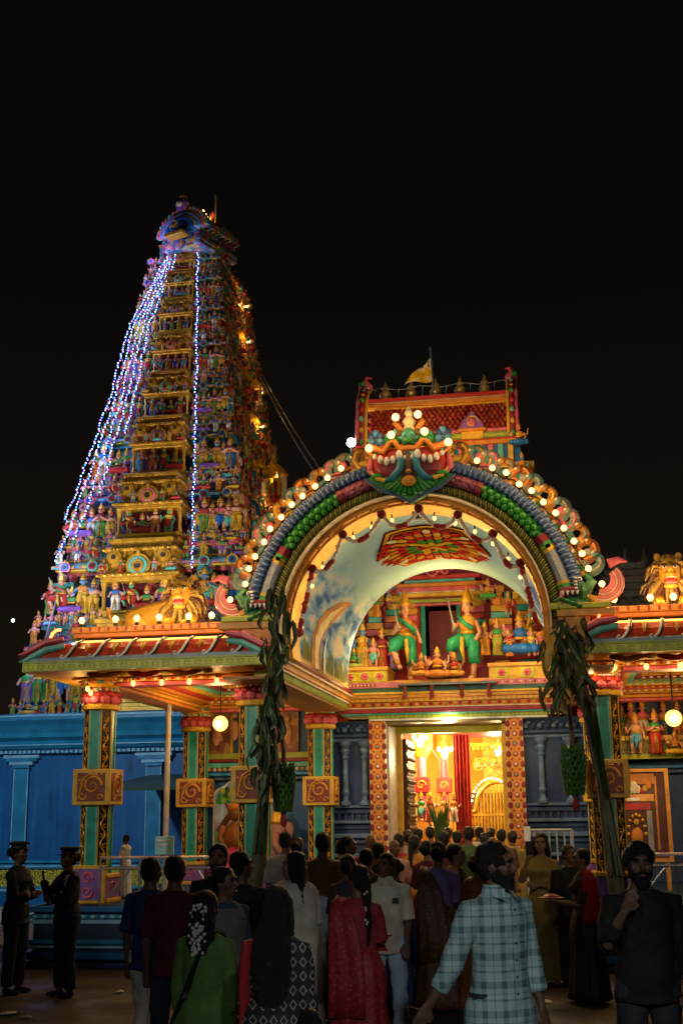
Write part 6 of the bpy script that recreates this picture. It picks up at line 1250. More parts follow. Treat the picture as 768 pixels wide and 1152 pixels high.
spot('tower_flood_light', (-8.2, 26.4, 5.2), (-10.5, 32, 12), 620, (1, .92, .80), 55, .2, .7)
spot('tower_flood_light', (-2.5, 29, 8.2), (-9, 35, 12), 260, (1, .55, .2), 60, .2, .7)

# small grey shrine tower far behind the right parapet
rs_ = thing('roof_shrine', 'small dull grey shrine roof rising behind the right parapet beside the lion', 'shrine', at(706, 690, 27))
p = at(708, 690, 27); SHG = paint('shrine_grey', (.15, .14, .115)); m = MB().mat(SHG).box(p.x-1.0, p.x+1.6, 27, 28.5, 4, 6.45); SG_ = mosaic('shrine_grey_mosaic', [(.22, .20, .15), (.14, .17, .13), (.26, .16, .12)], 7)
for k in range(5): m.mat((SG_, SHG)[k % 2]).box(p.x-.75+.09*k, p.x+.75-.09*k, 26.8+.05*k, 28, 6.45+.16*k, 6.61+.16*k, .02)
for k in range(3): m.mat(SHG).lathe([(.06, 0), (.1, .1), (.04, .2), (0, .4)], (p.x-.4+.4*k, 27.3, 7.23), 8)
for k in range(7): m.mat(SG_).ell((p.x-.8+.27*k, 26.9, 6.5), (.1, .1, .16), 7, 5)
m.obj('walls', rs_)
# ---------------------------------------------------------------- people
SKN = [paint('skin_brown', (.20, .095, .055), .5, .12, 9, .05), paint('skin_dark_brown', (.16, .075, .043), .5, .12, 9, .05), paint('skin_light_brown', (.30, .155, .095), .5, .12, 9, .05)]
HAIR = paint('black_hair', (.010, .008, .007), .45, .4, 30, .6); HAIRG = paint('greying_hair', (.09, .085, .08), .6, .4, 30, .5)
FLW = paint('jasmine_white', (.66, .62, .50), .7, .2, 30)
def cloth(name, col, rough=.8, var=.22): return paint(name, col, rough, var, 7, .25)
def plaid():
    m, nt, b = _base('plaid_cotton', .8); v = coords(nt); s = N(nt, 'ShaderNodeSeparateXYZ'); L(nt, v, s.inputs[0])
    def bands(ax, per, ph):
        q = mth(nt, 'FRACT', mth(nt, 'ADD', mth(nt, 'DIVIDE', s.outputs[ax], per), ph)); a = mth(nt, 'LESS_THAN', q, .26); b2 = mth(nt, 'MULTIPLY', mth(nt, 'GREATER_THAN', q, .56), mth(nt, 'LESS_THAN', q, .64)); c3 = mth(nt, 'MULTIPLY', mth(nt, 'GREATER_THAN', q, .80), mth(nt, 'LESS_THAN', q, .83)); return mth(nt, 'ADD', a, mth(nt, 'ADD', b2, c3))
    xy = mth(nt, 'ADD', s.outputs[0], mth(nt, 'MULTIPLY', s.outputs[1], -.8))
    q = mth(nt, 'FRACT', mth(nt, 'DIVIDE', xy, .14)); bx = mth(nt, 'ADD', mth(nt, 'LESS_THAN', q, .25), mth(nt, 'MULTIPLY', mth(nt, 'GREATER_THAN', q, .6), mth(nt, 'LESS_THAN', q, .66)))
    t = mth(nt, 'ADD', bx, bands(2, .14, .1)); L(nt, ramp(nt, mth(nt, 'DIVIDE', t, 2.0), [(0, (.42, .52, .47)), (.5, (.25, .36, .33)), (1, (.09, .17, .16))]), b.inputs['Base Color'])
    bump(nt, b, noise(nt, v, 26, 3), .25); MATS['plaid'] = m; return m
def diamonds():
    m, nt, b = _base('diamond_print_cotton', .8); v = coords(nt, (1, 1, 1)); s = N(nt, 'ShaderNodeSeparateXYZ'); L(nt, v, s.inputs[0])
    xx = mth(nt, 'ADD', s.outputs[0], mth(nt, 'MULTIPLY', s.outputs[1], .4)); P = .062
    fx = mth(nt, 'ABSOLUTE', mth(nt, 'SUBTRACT', mth(nt, 'FRACT', mth(nt, 'DIVIDE', xx, P)), .5)); row = mth(nt, 'DIVIDE', s.outputs[2], .078)
    fz = mth(nt, 'ABSOLUTE', mth(nt, 'SUBTRACT', mth(nt, 'FRACT', row), .5)); d = mth(nt, 'ADD', fx, fz); on = mth(nt, 'MULTIPLY', mth(nt, 'GREATER_THAN', d, .26), mth(nt, 'LESS_THAN', d, .40))
    L(nt, ramp(nt, on, [(0, (.035, .022, .02)), (1, (.34, .29, .25))]), b.inputs['Base Color']); return m
def sari(name, base_, border, sc=9):
    m, nt, b = _base(name, .55); v = coords(nt); n1 = noise(nt, v, sc*4, 2); w = N(nt, 'ShaderNodeTexVoronoi'); w.inputs['Scale'].default_value = sc*3; L(nt, v, w.inputs['Vector'])
    L(nt, ramp(nt, mth(nt, 'ADD', mth(nt, 'MULTIPLY', n1, .3), w.outputs['Distance']), [(.20, border), (.32, base_), (.7, tuple(x*.6 for x in base_))]), b.inputs['Base Color']); bump(nt, b, n1, .3); return m
ftex = bpy.data.textures.new('folds', 'CLOUDS'); ftex.noise_scale = .14; htex = bpy.data.textures.new('strands', 'CLOUDS'); htex.noise_scale = .03
def wrap(mb, name, parent, vox, disp=0, tex=None, sm=3):
    """turn overlapping closed shapes into one continuous skin"""
    o = mb.obj(name, parent, True)
    r = o.modifiers.new('skin', 'REMESH'); r.mode = 'VOXEL'; r.voxel_size = vox; r.use_smooth_shade = True
    if sm: s = o.modifiers.new('smooth', 'SMOOTH'); s.iterations = sm; s.factor = .5
    if disp: d = o.modifiers.new('folds', 'DISPLACE'); d.texture = tex or ftex; d.strength = disp; d.mid_level = .35; d.texture_coords = 'LOCAL'
    return o
MALE = [(.84, .160, .105, 0), (.95, .160, .11, .0), (1.06, .140, .10, 0), (1.2, .160, .11, 0), (1.32, .178, .112, .005), (1.395, .128, .082, .01), (1.435, .078, .062, .01), (1.47, .058, .056, .01)]
FEM = [(.84, .172, .125, .01), (.95, .166, .125, .015), (1.06, .125, .095, 0), (1.19, .138, .105, 0), (1.27, .146, .128, -.02), (1.35, .145, .10, 0), (1.40, .118, .075, .01), (1.44, .062, .055, .01), (1.47, .052, .05, .01)]
def ell_ring(z, rx, ry, y, n=20, fold=0, nf=9, ph=0, x=0):
    return [(x+rx*(1+fold*sin(nf*t+ph))*cos(t), y+ry*(1+fold*sin(nf*t+ph))*sin(t), z) for t in [2*pi*i/n for i in range(n)]]
def person(hx, hy, d, rz, label, sex='m', top=None, low=None, hair='short', skin=0, arms=None, legs=None, yaw=0, pitch=0, beard=0, face=0, floor=0, extra=(), group=None, hairm=None, sleeve=.55, hem=.80, fat=1.0, H=None):
    p = atd(hx, hy, d); Hh = p.z-floor
    t = thing('person', label, 'person', (p.x, p.y, floor), R(rz), group, local=True); k = Hh/1.70; t.scale = (k, k, k)
    vox = .0075 if d < 7 else .010 if d < 10.5 else .0135 if d < 16 else .02
    sk = SKN[skin]; TOR = MALE if sex == 'm' else FEM; sw = .178 if sex == 'm' else .150; lr = 1 if sex == 'm' else .86
    arms = arms or {}; legs = legs or {}
    b_ = MB().mat(sk)
    b_.rings([ell_ring(z, rx*fat, ry*fat, y) for z, rx, ry, y in TOR]); b_.tube([(0, .012, 1.42), (0, .005, 1.53)], [.060*lr, .054*lr], 10)
    HM = Matrix.Translation((0, 0, 1.47)) @ Matrix.Rotation(R(yaw), 4, 'Z') @ Matrix.Rotation(R(pitch), 4, 'X') @ Matrix.Translation((0, 0, -1.47))
    b_.tr(HM)
    b_.ell((0, .005, 1.592), (.073, .092, .106), 16, 12).ell((0, -.035, 1.528), (.053, .058, .058), 12, 9).ell((0, -.062, 1.495), (.026, .026, .02), 8, 6)
    b_.tube([(0, -.084, 1.605), (0, -.098, 1.58), (0, -.112, 1.562), (0, -.094, 1.552)], [.010, .012, .017, .011], 8).ell((0, -.082, 1.622), (.052, .018, .014), 10, 6)
    b_.ell((0, -.090, 1.527), (.024, .012, .006), 8, 5).ell((0, -.088, 1.517), (.021, .012, .007), 8, 5)
    for s_ in (-1, 1): b_.ell((s_*.074, .008, 1.575), (.010, .024, .031), 8, 6).ell((s_*.045, -.058, 1.565), (.026, .03, .026), 8, 6)
    b_.tr(Matrix.Identity(4))
    AR = {}
    for s_ in (-1, 1):
        ua, fa = arms.get(s_, ((s_*.16, .03, -1), (s_*.04, -.16, -1))); ua, fa = Vector(ua).normalized(), Vector(fa).normalized()
        S0 = Vector((s_*sw, .01, 1.352)); E_ = S0+ua*.285; W = E_+fa*.245; AR[s_] = (S0, E_, W, ua, fa)
        b_.tube([Vector((s_*.07, .01, 1.368)), S0, S0+ua*.1, E_-ua*.03, E_, E_+fa*.07, W-fa*.03, W], [.06*lr, .056*lr, .049*lr, .039*lr, .038*lr, .039*lr, .027*lr, .025*lr], 10)
        n1 = fa.cross(Vector((s_*.2, -1, .1))).normalized() if abs(fa.y) < .85 else Vector((s_*1.0, 0, 0)); n2 = fa.cross(n1).normalized()
        b_.tube([W-fa*.01, W+fa*.03, W+fa*.085], [(.028*lr, .017), (.040*lr, .016), (.040*lr, .014)], 10, side=n1)
        fr = max(.0085, vox*1.02)
        for q, (o_, l_) in enumerate(((-.030, .062), (-.010, .076), (.011, .072), (.031, .056))):
            B0 = W+fa*.078+n1*o_*lr; cu = n2*(.35+.06*q)*(1 if n2.dot(Vector((-s_*1.0, -.2, 0))) > 0 else -1)
            b_.tube([B0-fa*.02, B0, B0+(fa+cu*.25+n1*o_*1.5).normalized()*l_*.5, B0+(fa+cu*.25).normalized()*l_*.5+(fa+cu).normalized()*l_*.5], [fr*1.05, fr, fr*.95, fr*.75], 6)
        th = n1*(-1 if n1.y > 0 else 1); b_.tube([W+fa*.02+th*.02, W+fa*.05+th*.048, W+fa*.085+th*.056], [fr*1.3, fr*1.2, fr*.85], 6)
    LG = {}
    for s_ in (-1, 1):
        ud, ld = legs.get(s_, ((s_*.06, -.02, -1), (s_*.03, .05, -1))); ud, ld = Vector(ud).normalized(), Vector(ld).normalized()
        h0 = Vector((s_*.09, 0, .88)); kn = h0+ud*.42; an = kn+ld*.385; LG[s_] = (h0, kn, an)
        b_.tube([h0+Vector((0, 0, .05)), h0, h0+ud*.2, kn, kn+ld*.12, an-ld*.05, an], [.085, .088, .072, .052, .052, .036, .034], 10)
        b_.tube([an+Vector((0, .03, -.02)), an+Vector((0, -.03, -.04)), an+Vector((0, -.14, -.055))], [.034, .036, .024], 8)
    wrap(b_, 'body', t, vox)
    if face:
        for s_ in (-1, 1):
            e = MB().tr(HM).mat(paint('eye_white', (.30, .27, .25), .3)).ell((s_*.031, -.0775, 1.592), (.012, .009, .0062), 8, 6).mat(BLK).ell((s_*.031, -.0835, 1.592), (.0065, .004, .0062), 7, 5).tube([(s_*.018, -.083, 1.601), (s_*.032, -.087, 1.6025), (s_*.046, -.078, 1.599)], .0028, 5); e.obj('eye', t, True)
            MB().tr(HM).mat(HAIR).tube([(s_*.014, -.090, 1.611), (s_*.032, -.093, 1.617), (s_*.052, -.078, 1.610)], [.004, .006, .003], 6).obj('eyebrow', t, True)
        MB().tr(HM).mat(paint('lips_dark_rose', (.20, .06, .05))).ell((0, -.097, 1.522), (.020, .008, .008), 10, 6).obj('lips', t, True)
    hm = hairm or HAIR
    if hair:
        h = MB().tr(HM).mat(hm)
        h.ell((0, .024, 1.650), (.077, .088, .060), 14, 9).ell((0, .042, 1.598), (.079, .066, .100), 14, 9)
        for s_ in (-1, 1): h.ell((s_*.067, .005, 1.612), (.016, .05, .045), 8, 6)
        if hair in ('wavy', 'curly'):
            rn = random.Random(int(hx*7)); nn = 150 if hair == 'curly' else 40
            for q in range(nn):
                a, e = rn.uniform(0, 2*pi), rn.uniform(-.1, 1.4); c = Vector((.078*cos(a)*cos(e), .016+.092*sin(a)*cos(e), 1.60+.098*sin(e)))
                if c.y < -.045 and c.z < 1.63: continue
                h.ell(c, (rn.uniform(.012, .030) if hair == 'curly' else rn.uniform(.012, .022),)*3, 7, 5)
        if hair == 'long':
            h.rings([ell_ring(z, rx, ry, y, 14) for z, rx, ry, y in ((1.66, .07, .06, .04), (1.58, .088, .06, .055), (1.48, .10, .05, .075), (1.36, .12, .04, .10), (1.22, .125, .032, .12), (1.12, .10, .025, .125), (1.04, .06, .02, .12), (1.0, .03, .012, .12))])
            for s_ in (-1, 1): h.tube([(s_*.07, -.01, 1.63), (s_*.085, .0, 1.53), (s_*.095, .03, 1.42)], [.022, .026, .02], 7)
        if hair == 'mid': h.rings([ell_ring(z, rx, ry, y, 14) for z, rx, ry, y in ((1.66, .07, .06, .04), (1.58, .09, .065, .055), (1.48, .105, .06, .075), (1.38, .10, .05, .095), (1.30, .07, .035, .10), (1.25, .03, .015, .10))])
        if hair == 'bun': h.ell((0, .12, 1.60), (.055, .05, .055), 10, 8)
        if hair == 'braid': h.tube([(0, .09, 1.62), (0, .115, 1.5), (0, .125, 1.38), (0, .13, 1.2), (.01, .12, 1.02)], [.05, .042, .036, .03, .012], 8)
        h.tr(Matrix.Identity(4)); wrap(h, 'hair', t, max(vox, .009), .022 if hair != 'short' else .012, htex, 2)
    if beard:
        h = MB().tr(HM).mat(hm).ell((0, -.040, 1.512), (.060, .060, .052), 12, 8).ell((0, -.055, 1.478), (.045, .045, .04*beard), 10, 7).ell((0, -.098, 1.540), (.030, .012, .007), 8, 5)
        for s_ in (-1, 1): h.ell((s_*.058, -.012, 1.54), (.018, .034, .045), 8, 6)
        h.tr(Matrix.Identity(4)); wrap(h, 'beard', t, max(vox, .008), .010, htex, 1)
    # ------------- clothes
    def torso_cloth(mt, z0, z1, off, flare=1.0):
        m = MB().mat(mt); rs = []
        for z, rx, ry, y in TOR:
            if z0-.0001 <= z <= z1: rs.append(ell_ring(z, rx*fat+off, ry*fat+off, y, 20))
        if z0 < .84: 
            fl = flare if z0 > .7 else 1.42; rs.insert(0, ell_ring(z0, (TOR[0][1]*fat+off)*fl, (TOR[0][2]*fat+off)*fl*1.1, 0, 20))
            if z0 < .7: rs.insert(1, ell_ring(.74, (TOR[0][1]*fat+off)*1.28, (TOR[0][2]*fat+off)*1.4, 0, 20)); rs[2] = ell_ring(.84, (TOR[0][1]*fat+off)*1.18, (TOR[0][2]*fat+off)*1.3, 0, 20)
        return m, rs
    def sleeves(m, fr, off, r=.0):
        for s_ in (-1, 1):
            S0, E_, W, ua, fa = AR[s_]; P = [Vector((s_*.09, .01, 1.362)), S0]; rr = [.056+off, .058+off]
            if fr <= .55: P += [S0+ua*.285*fr/.55*.5, S0+ua*.285*fr/.55*.95]; rr += [.058+off, .056+off*1.6]
            else:
                q = (fr-.5)*2; P += [S0+ua*.15, E_, E_+fa*.245*q*.5, E_+fa*.245*q*.98]; rr += [.056+off, .048+off, .044+off, .036+off*1.2]
            m.tube(P, [x*lr if lr < 1 else x for x in rr], 12)
    if top:
        m, rs = torso_cloth(top, hem, 1.44, .016, 1.06); m.rings(rs); sleeves(m, sleeve, .010); wrap(m, 'shirt' if sex == 'm' else 'blouse', t, max(vox, .009), .034, ftex, 2)
    if low:
        kind, mt = low
        if kind == 'trousers':
            m = MB().mat(mt); m.rings([ell_ring(z, rx*fat+.008, ry*fat+.008, y) for z, rx, ry, y in TOR[:2]])
            for s_ in (-1, 1): h0, kn, an = LG[s_]; m.tube([h0+Vector((0, 0, .06)), h0, h0.lerp(kn, .5), kn, kn.lerp(an, .5), an+Vector((0, 0, .015))], [.095, .100, .088, .070, .066, .062], 12)
            wrap(m, 'trousers', t, max(vox, .011), .036, ftex, 2)
            for s_ in (-1, 1): an = LG[s_][2]; MB().mat(BLK).ell(an+Vector((0, -.06, -.045)), (.045, .12, .035), 10, 6).ell(an+Vector((0, .0, -.03)), (.04, .05, .05), 8, 6).obj('shoe', t, True)
        else:
            n = 48; hemr = {'sarong': .205, 'skirt': .30, 'gown': .27}[kind]; zt_ = 1.06; m = MB().mat(mt); rs = []
            for i in range(12):
                q = i/11; z = zt_-(zt_-.05)*q; rx = (.145 if sex == 'm' else .14)+(hemr-.14)*q**.8+(.045*sin(pi*min(1, q*2.2)) if sex == 'f' else .02*sin(pi*min(1, q*2))); ry = rx*.80
                rs.append(ell_ring(z, rx*fat, ry*fat, .01, n, (.02+.05*q) if i else 0, 11, hx))
            m.rings(rs); m.obj('sarong' if kind == 'sarong' else 'skirt', t, True)
    for e in extra:
        kd = e[0]
        if kd == 'shawl':     # cloth hanging from the shoulders down the back
            mt, zl, half = e[1], e[2], e[3]; m = MB().mat(mt); rs = []
            for (z, rx, ry) in ((1.46, .085, .075), (1.42, .16, .10), (1.36, .205, .135), (1.25, .215, .15), (1.05, .225, .165), (.85, .24, .18), (zl, .25, .19)):
                n = 26; rs.append([(rx*(1+.04*sin(7*a+z*3))*cos(a), .01+ry*(1+.05*sin(9*a))*sin(a), z) for a in [R(e[4]+half*i/n) for i in range(n+1)]])
            o = m.rings(rs, cap=False, closed=False).obj('shawl', t, True); so = o.modifiers.new('thick', 'SOLIDIFY'); so.thickness = .012; so.offset = 1
        elif kd == 'pallu':   # sari end over the left shoulder, across the back
            mt = e[1]; m = MB().mat(mt); path = [(-.16, -.12, 1.0), (-.06, -.165, 1.12), (.06, -.155, 1.26), (.11, -.09, 1.40), (.12, .02, 1.435), (.11, .13, 1.36), (.08, .165, 1.2), (.05, .18, 1.0), (.03, .20, .75), (.03, .215, .5)]; rs = []
            for i, q in enumerate(path): w = (.06, .075, .08, .07, .07, .09, .13, .15, .16, .16)[i]; rs.append([(q[0]+w*(j/4-1)*1.0, q[1]+(.012*sin(j*1.9+i*.6)), q[2]+(.02*(j-4)/4 if 2 < i < 6 else 0)) for j in range(9)])
            o = m.rings(rs, cap=False, closed=False).obj('sari_end', t, True); so = o.modifiers.new('thick', 'SOLIDIFY'); so.thickness = .014; so.offset = 0
        elif kd == 'flowers':
            m = MB().tr(HM).mat(FLW); rn = random.Random(int(hx))
            for q in range(e[1]): 
                z = 1.62-(e[2])*q/e[1]; m.ell((rn.gauss(0, .055) if e[2] < .3 else .03*sin(q*.9)+rn.uniform(-.03, .03), .105+(.03 if z < 1.5 else 0)+rn.uniform(0, .02), z), (.012, .010, .012), 5, 4)
            m.obj('hair_flowers', t)
        elif kd == 'bag':
            m = MB().mat(BLK).tube([(-.10, -.10, 1.40), (-.08, .02, 1.445), (-.02, .13, 1.3), (.08, .155, 1.05), (.17, .13, .85)], .012, 6, flat=2.2).ell((.2, .06, .76), (.07, .13, .10), 10, 7).mat(STEEL).box(.06, .09, .155, .172, 1.02, 1.06); m.obj('shoulder_bag', t)
        elif kd == 'cap':
            m = MB().tr(HM).mat(e[1]).lathe([(.082, 1.64), (.086, 1.672), (.112, 1.70), (.116, 1.715), (.08, 1.728), (0, 1.732)], (0, .012, 0), 18, sq=1.12).mat(BLK).lathe([(.085, 1.635), (.088, 1.65), (.085, 1.662)], (0, .008, 0), 18, sq=1.12).box(-.06, .06, -.135, -.085, 1.632, 1.642).ell((0, -.10, 1.636), (.062, .05, .008), 12, 5).mat(STEEL).ell((0, -.095, 1.678), (.016, .008, .02), 8, 5)
            m.obj('cap', t)
        elif kd == 'belt': MB().mat(BLK).lathe([(.158, .98), (.162, 1.0), (.158, 1.03)], (0, 0, 0), 24, sq=.72).mat(STEEL).box(-.025, .025, -.128, -.115, .985, 1.025).obj('belt', t)
        elif kd == 'lanyard': MB().mat(WHT).tube([(.12, -.08, 1.40), (.10, -.128, 1.3), (.06, -.13, 1.2)], .008, 5).tube([(.13, -.07, 1.40), (.14, -.12, 1.28), (.07, -.13, 1.19)], .008, 5).box(.03, .10, -.135, -.128, 1.25, 1.30).obj('lanyard', t)
        elif kd == 'collar':
            m = MB().mat(e[1])
            m.rings([ell_ring(1.425, .088, .074, .008, 18), ell_ring(1.465, .070, .066, .01, 18), ell_ring(1.485, .066, .064, .012, 18)], cap=False)
            for s_ in (-1, 1): m.add([(s_*.012, -.078, 1.465), (s_*.066, -.03, 1.485), (s_*.088, -.055, 1.43), (s_*.045, -.115, 1.405)], [(0, 1, 2, 3), (3, 2, 1, 0)])
            m.obj('collar', t)
        elif kd == 'buttons':
            m = MB().mat(MATS['plaid']).box(-.014, .014, -.134, -.122, .80, 1.39).mat(BLK)
            for q in range(7): m.ell((.0, -.136, 1.36-.085*q), (.007, .004, .007), 7, 4)
            m.obj('placket', t)
        elif kd == 'pocket': MB().mat(BLK).box(.055, .115, -.142, -.134, 1.24, 1.29, .003).obj('pocket_phone', t)
        elif kd == 'phone':
            W, fa = AR[e[1]][2], AR[e[1]][4]; c = W+fa*.10; MB().mat(BLK).box(c.x-.036, c.x+.036, c.y-.03, c.y-.02, c.z-.03, c.z+.12, .004).obj('phone', t)
        elif kd == 'vest':
            m, rs = torso_cloth(e[1], .95, 1.40, .026); m.rings(rs); o = wrap(m, 'vest', t, max(vox, .011), .015)
        elif kd == 'tray':
            c = (AR[1][2]+AR[-1][2])/2; MB().mat(ORA).lathe([(.02, 0), (.14, .015), (.15, .03)], (c.x, c.y-.08, c.z+.03), 14).mat(PNK).ell((c.x, c.y-.08, c.z+.07), (.09, .09, .03), 10, 5).obj('tray', t)
    return t
FWD = lambda s_, up=.0: ((s_*.15, -.25, -1), (-s_*.25, -1, up))
CHEST = lambda s_: ((s_*.2, -.45, -.9), (-s_*.75, -.5, .45))
FACEH = lambda s_: ((s_*.25, -.75, -.6), (-s_*.35, -.25, 1))
CROSS = lambda s_: ((s_*.15, -.35, -.95), (-s_*.95, -.4, .12))
UNI = cloth('police_navy', (.018, .02, .030)); 
B_ = lambda n, c: cloth(n, c)
person(556, 949, 7.2, 46, 'bearded man in pale green plaid shirt walking right in the foreground', top=plaid(), low=('trousers', B_('dark_trousers', (.03, .03, .035))), hair='wavy', beard=1.0, face=1, yaw=38, skin=1, sleeve=.82, hem=.56,
    arms={-1: ((-.30, .26, -.95), (-.38, .36, -.85)), 1: ((.15, -.05, -1), (.0, -.35, -1))}, extra=(('collar', MATS['plaid']), ('buttons',)), legs={-1: ((-.05, .08, -1), (0, .25, -1)), 1: ((.05, -.1, -1), (0, .05, -1))})
person(717, 950, 7.9, 8, 'dark-bearded man with thick curly hair raising a hand to his mouth, right foreground', top=B_('dark_brown_shirt', (.016, .011, .009)), low=('trousers', MATS['dark_trousers']), hair='curly', beard=1.3, face=1, skin=1, sleeve=.8, arms={-1: ((-.25, -.55, -.8), (.42, -.40, .85)), 1: ((.2, -.05, -1), (-.1, -.5, -.9))}, fat=1.06)
person(311, 998, 6.9, 176, 'woman with long loose black hair in dark diamond-print dress, red scarf, seen from behind', 'f', diamonds(), ('gown', MATS.get('x') or bpy.data.materials['diamond_print_cotton']), 'long', skin=0, sleeve=.8, fat=1.1, extra=())
person(232, 1003, 7.7, 172, 'woman in a plain green dress with white flowers in her hair, seen from behind', 'f', B_('leaf_green_cotton', (.11, .18, .035)), ('gown', MATS['leaf_green_cotton']), 'mid', sleeve=.8, fat=1.05, extra=(('flowers', 95, .33), ('bag',)))
person(198, 963, 9.8, 176, 'man in a dark red shirt seen from behind, left foreground', top=B_('dark_red_shirt', (.10, .008, .012)), low=('trousers', MATS['dark_trousers']), sleeve=.55, skin=1)
person(171, 965, 10.4, 165, 'man in a dark blue shirt and pale trousers stepping left behind the red shirt', top=B_('deep_blue_shirt', (.012, .038, .11)), low=('trousers', B_('cream_trousers', (.62, .56, .46))), sleeve=.55, skin=1, legs={-1: ((-.06, .1, -1), (0, .3, -1)), 1: ((.06, -.25, -1), (0, .1, -1))})
person(246, 950, 11.0, 2, 'bearded man in black looking towards the camera, left of the long-haired woman', top=B_('black_shirt', (.016, .016, .018)), low=('trousers', MATS['dark_trousers']), beard=.7, face=1, skin=2, sleeve=.8)
person(254, 976, 9.3, 60, 'short man in blue shirt and dark vest in profile before the bearded man', top=B_('dull_blue_shirt', (.035, .07, .12)), low=('trousers', MATS['dark_trousers']), yaw=10, skin=0, extra=(('vest', B_('grey_vest', (.16, .15, .13))),), face=1)
person(272, 958, 10.4, 190, 'dark-haired man in black beside the bearded man, face turned away', top=MATS['black_shirt'], low=('trousers', MATS['dark_trousers']), yaw=-50, skin=1, sleeve=.8)
person(330, 959, 10.8, 196, 'woman with long hair under a pale cream shawl, in profile facing left', 'f', B_('cream_blouse', (.70, .60, .48)), ('skirt', MATS['cream_blouse']), 'long', yaw=70, skin=2, face=1, extra=(('shawl', B_('cream_shawl', (.60, .50, .38)), .45, 200, -10),))
person(363, 937, 14.0, 180, 'man in a brown shirt and white sarong seen from behind by the left door pillar', top=B_('brown_shirt', (.17, .085, .03)), low=('sarong', B_('white_sarong', (.72, .74, .74))), sleeve=.55, skin=1, hem=.92)
person(402, 974, 9.9, 168, 'woman in a red sari with white flowers down her dark hair', 'f', B_('red_blouse', (.30, .025, .03)), ('skirt', sari('red_sari', (.50, .035, .04), (.52, .16, .10))), 'braid', yaw=60, skin=1, arms={-1: FWD(-1, .1), 1: FWD(1, .1)}, extra=(('flowers', 26, .42), ('pallu', bpy.data.materials['red_sari'])))
person(433, 960, 11.6, 10, 'man in a cream short-sleeved shirt and pale blue trousers, phone in his breast pocket', top=B_('cream_shirt', (.74, .62, .46)), low=('trousers', B_('pale_blue_trousers', (.50, .62, .70))), skin=1, face=1, yaw=-30, arms={-1: FWD(-1, .05), 1: ((.12, .05, -1), (-.1, -.5, -.8))}, extra=(('pocket',), ('collar', MATS['cream_shirt'])), hem=.78)
person(23, 949, 14.9, 82, 'police officer in dark uniform and peaked cap facing right with arms crossed', 'f', UNI, ('trousers', UNI), 'bun', skin=1, face=1, sleeve=.98, hem=.78, arms={-1: CROSS(-1), 1: CROSS(1)}, extra=(('cap', UNI), ('belt',)))
person(78, 955, 14.6, -38, 'police officer in dark uniform and peaked cap holding a hand to the chin', 'f', UNI, ('trousers', UNI), 'bun', skin=1, face=1, sleeve=.98, fat=1.12, hem=.86, arms={-1: ((-.2, -.6, -.75), (.45, -.45, .9)), 1: CROSS(1)}, extra=(('cap', UNI), ('belt',), ('lanyard',)))
person(607, 938, 15.2, -4, 'woman in an ochre dress holding a phone to her ear right of the door', 'f', B_('ochre_cotton', (.30, .20, .05)), ('gown', MATS['ochre_cotton']), 'long', skin=2, face=1, sleeve=.8, arms={-1: FACEH(-1), 1: CROSS(1)}, extra=(('phone', -1),))
person(653, 955, 13.6, -80, 'woman in dark dress and bright red shawl holding an offering tray', 'f', B_('dark_maroon_cloth', (.06, .018, .02)), ('skirt', sari('dark_print', (.05, .02, .02), (.20, .03, .03))), 'short', skin=0, face=1, arms={-1: FWD(-1, .1), 1: FWD(1, .1)}, extra=(('shawl', B_('scarlet_shawl', (.50, .02, .015)), 1.0, 215, -20), ('tray',)))
person(639, 951, 15.0, 30, 'person in black behind the red-shawled woman by the right arch pillar', top=MATS['black_shirt'], low=('trousers', MATS['dark_trousers']), skin=1)
person(492, 947, 13.2, 178, 'woman in a mauve blouse and bronze sari with her hair in a bun, back turned', 'f', B_('mauve_blouse', (.20, .14, .30)), ('skirt', sari('bronze_sari', (.17, .075, .035), (.32, .19, .10))), 'bun', skin=1, arms={-1: FWD(-1, .1), 1: FWD(1, .2)}, extra=(('pallu', bpy.data.materials['bronze_sari']),))
person(441, 966, 13.4, -60, 'woman in a yellow and dark blue sari reaching to the right', 'f', B_('sari_yellow', (.42, .34, .08)), ('skirt', B_('sari_deep_blue', (.03, .06, .14))), 'bun', skin=1, face=1, yaw=15, sleeve=.5, arms={-1: FWD(-1, .1), 1: ((.9, -.3, -.35), (.9, -.35, -.25))}, extra=(('pallu', MATS['sari_deep_blue']),))
person(513, 950, 13.8, 80, 'young woman in profile with a peach scarf over a dark dress, facing right', 'f', B_('charcoal_cotton', (.03, .028, .03)), ('gown', MATS['charcoal_cotton']), 'bun', skin=2, face=1, extra=(('shawl', B_('peach_scarf', (.55, .30, .16)), 1.05, 150, 60),))
person(537, 962, 13.0, 150, 'woman with a patterned orange and blue shawl half hidden behind the plaid-shirted man', 'f', B_('rust_blouse', (.30, .08, .03)), ('skirt', sari('orange_blue_print', (.32, .10, .03), (.05, .10, .28))), 'bun', skin=1, extra=(('shawl', bpy.data.materials['orange_blue_print'], .9, 200, -10),))
person(142, 939, 19.0, -95, 'man in a white shirt standing behind the left railing on the platform', top=B_('white_shirt', (.62, .60, .58)), low=('sarong', MATS['white_sarong']), skin=1, face=1, floor=.80, arms={-1: FWD(-1, -.1), 1: FWD(1, -.1)})
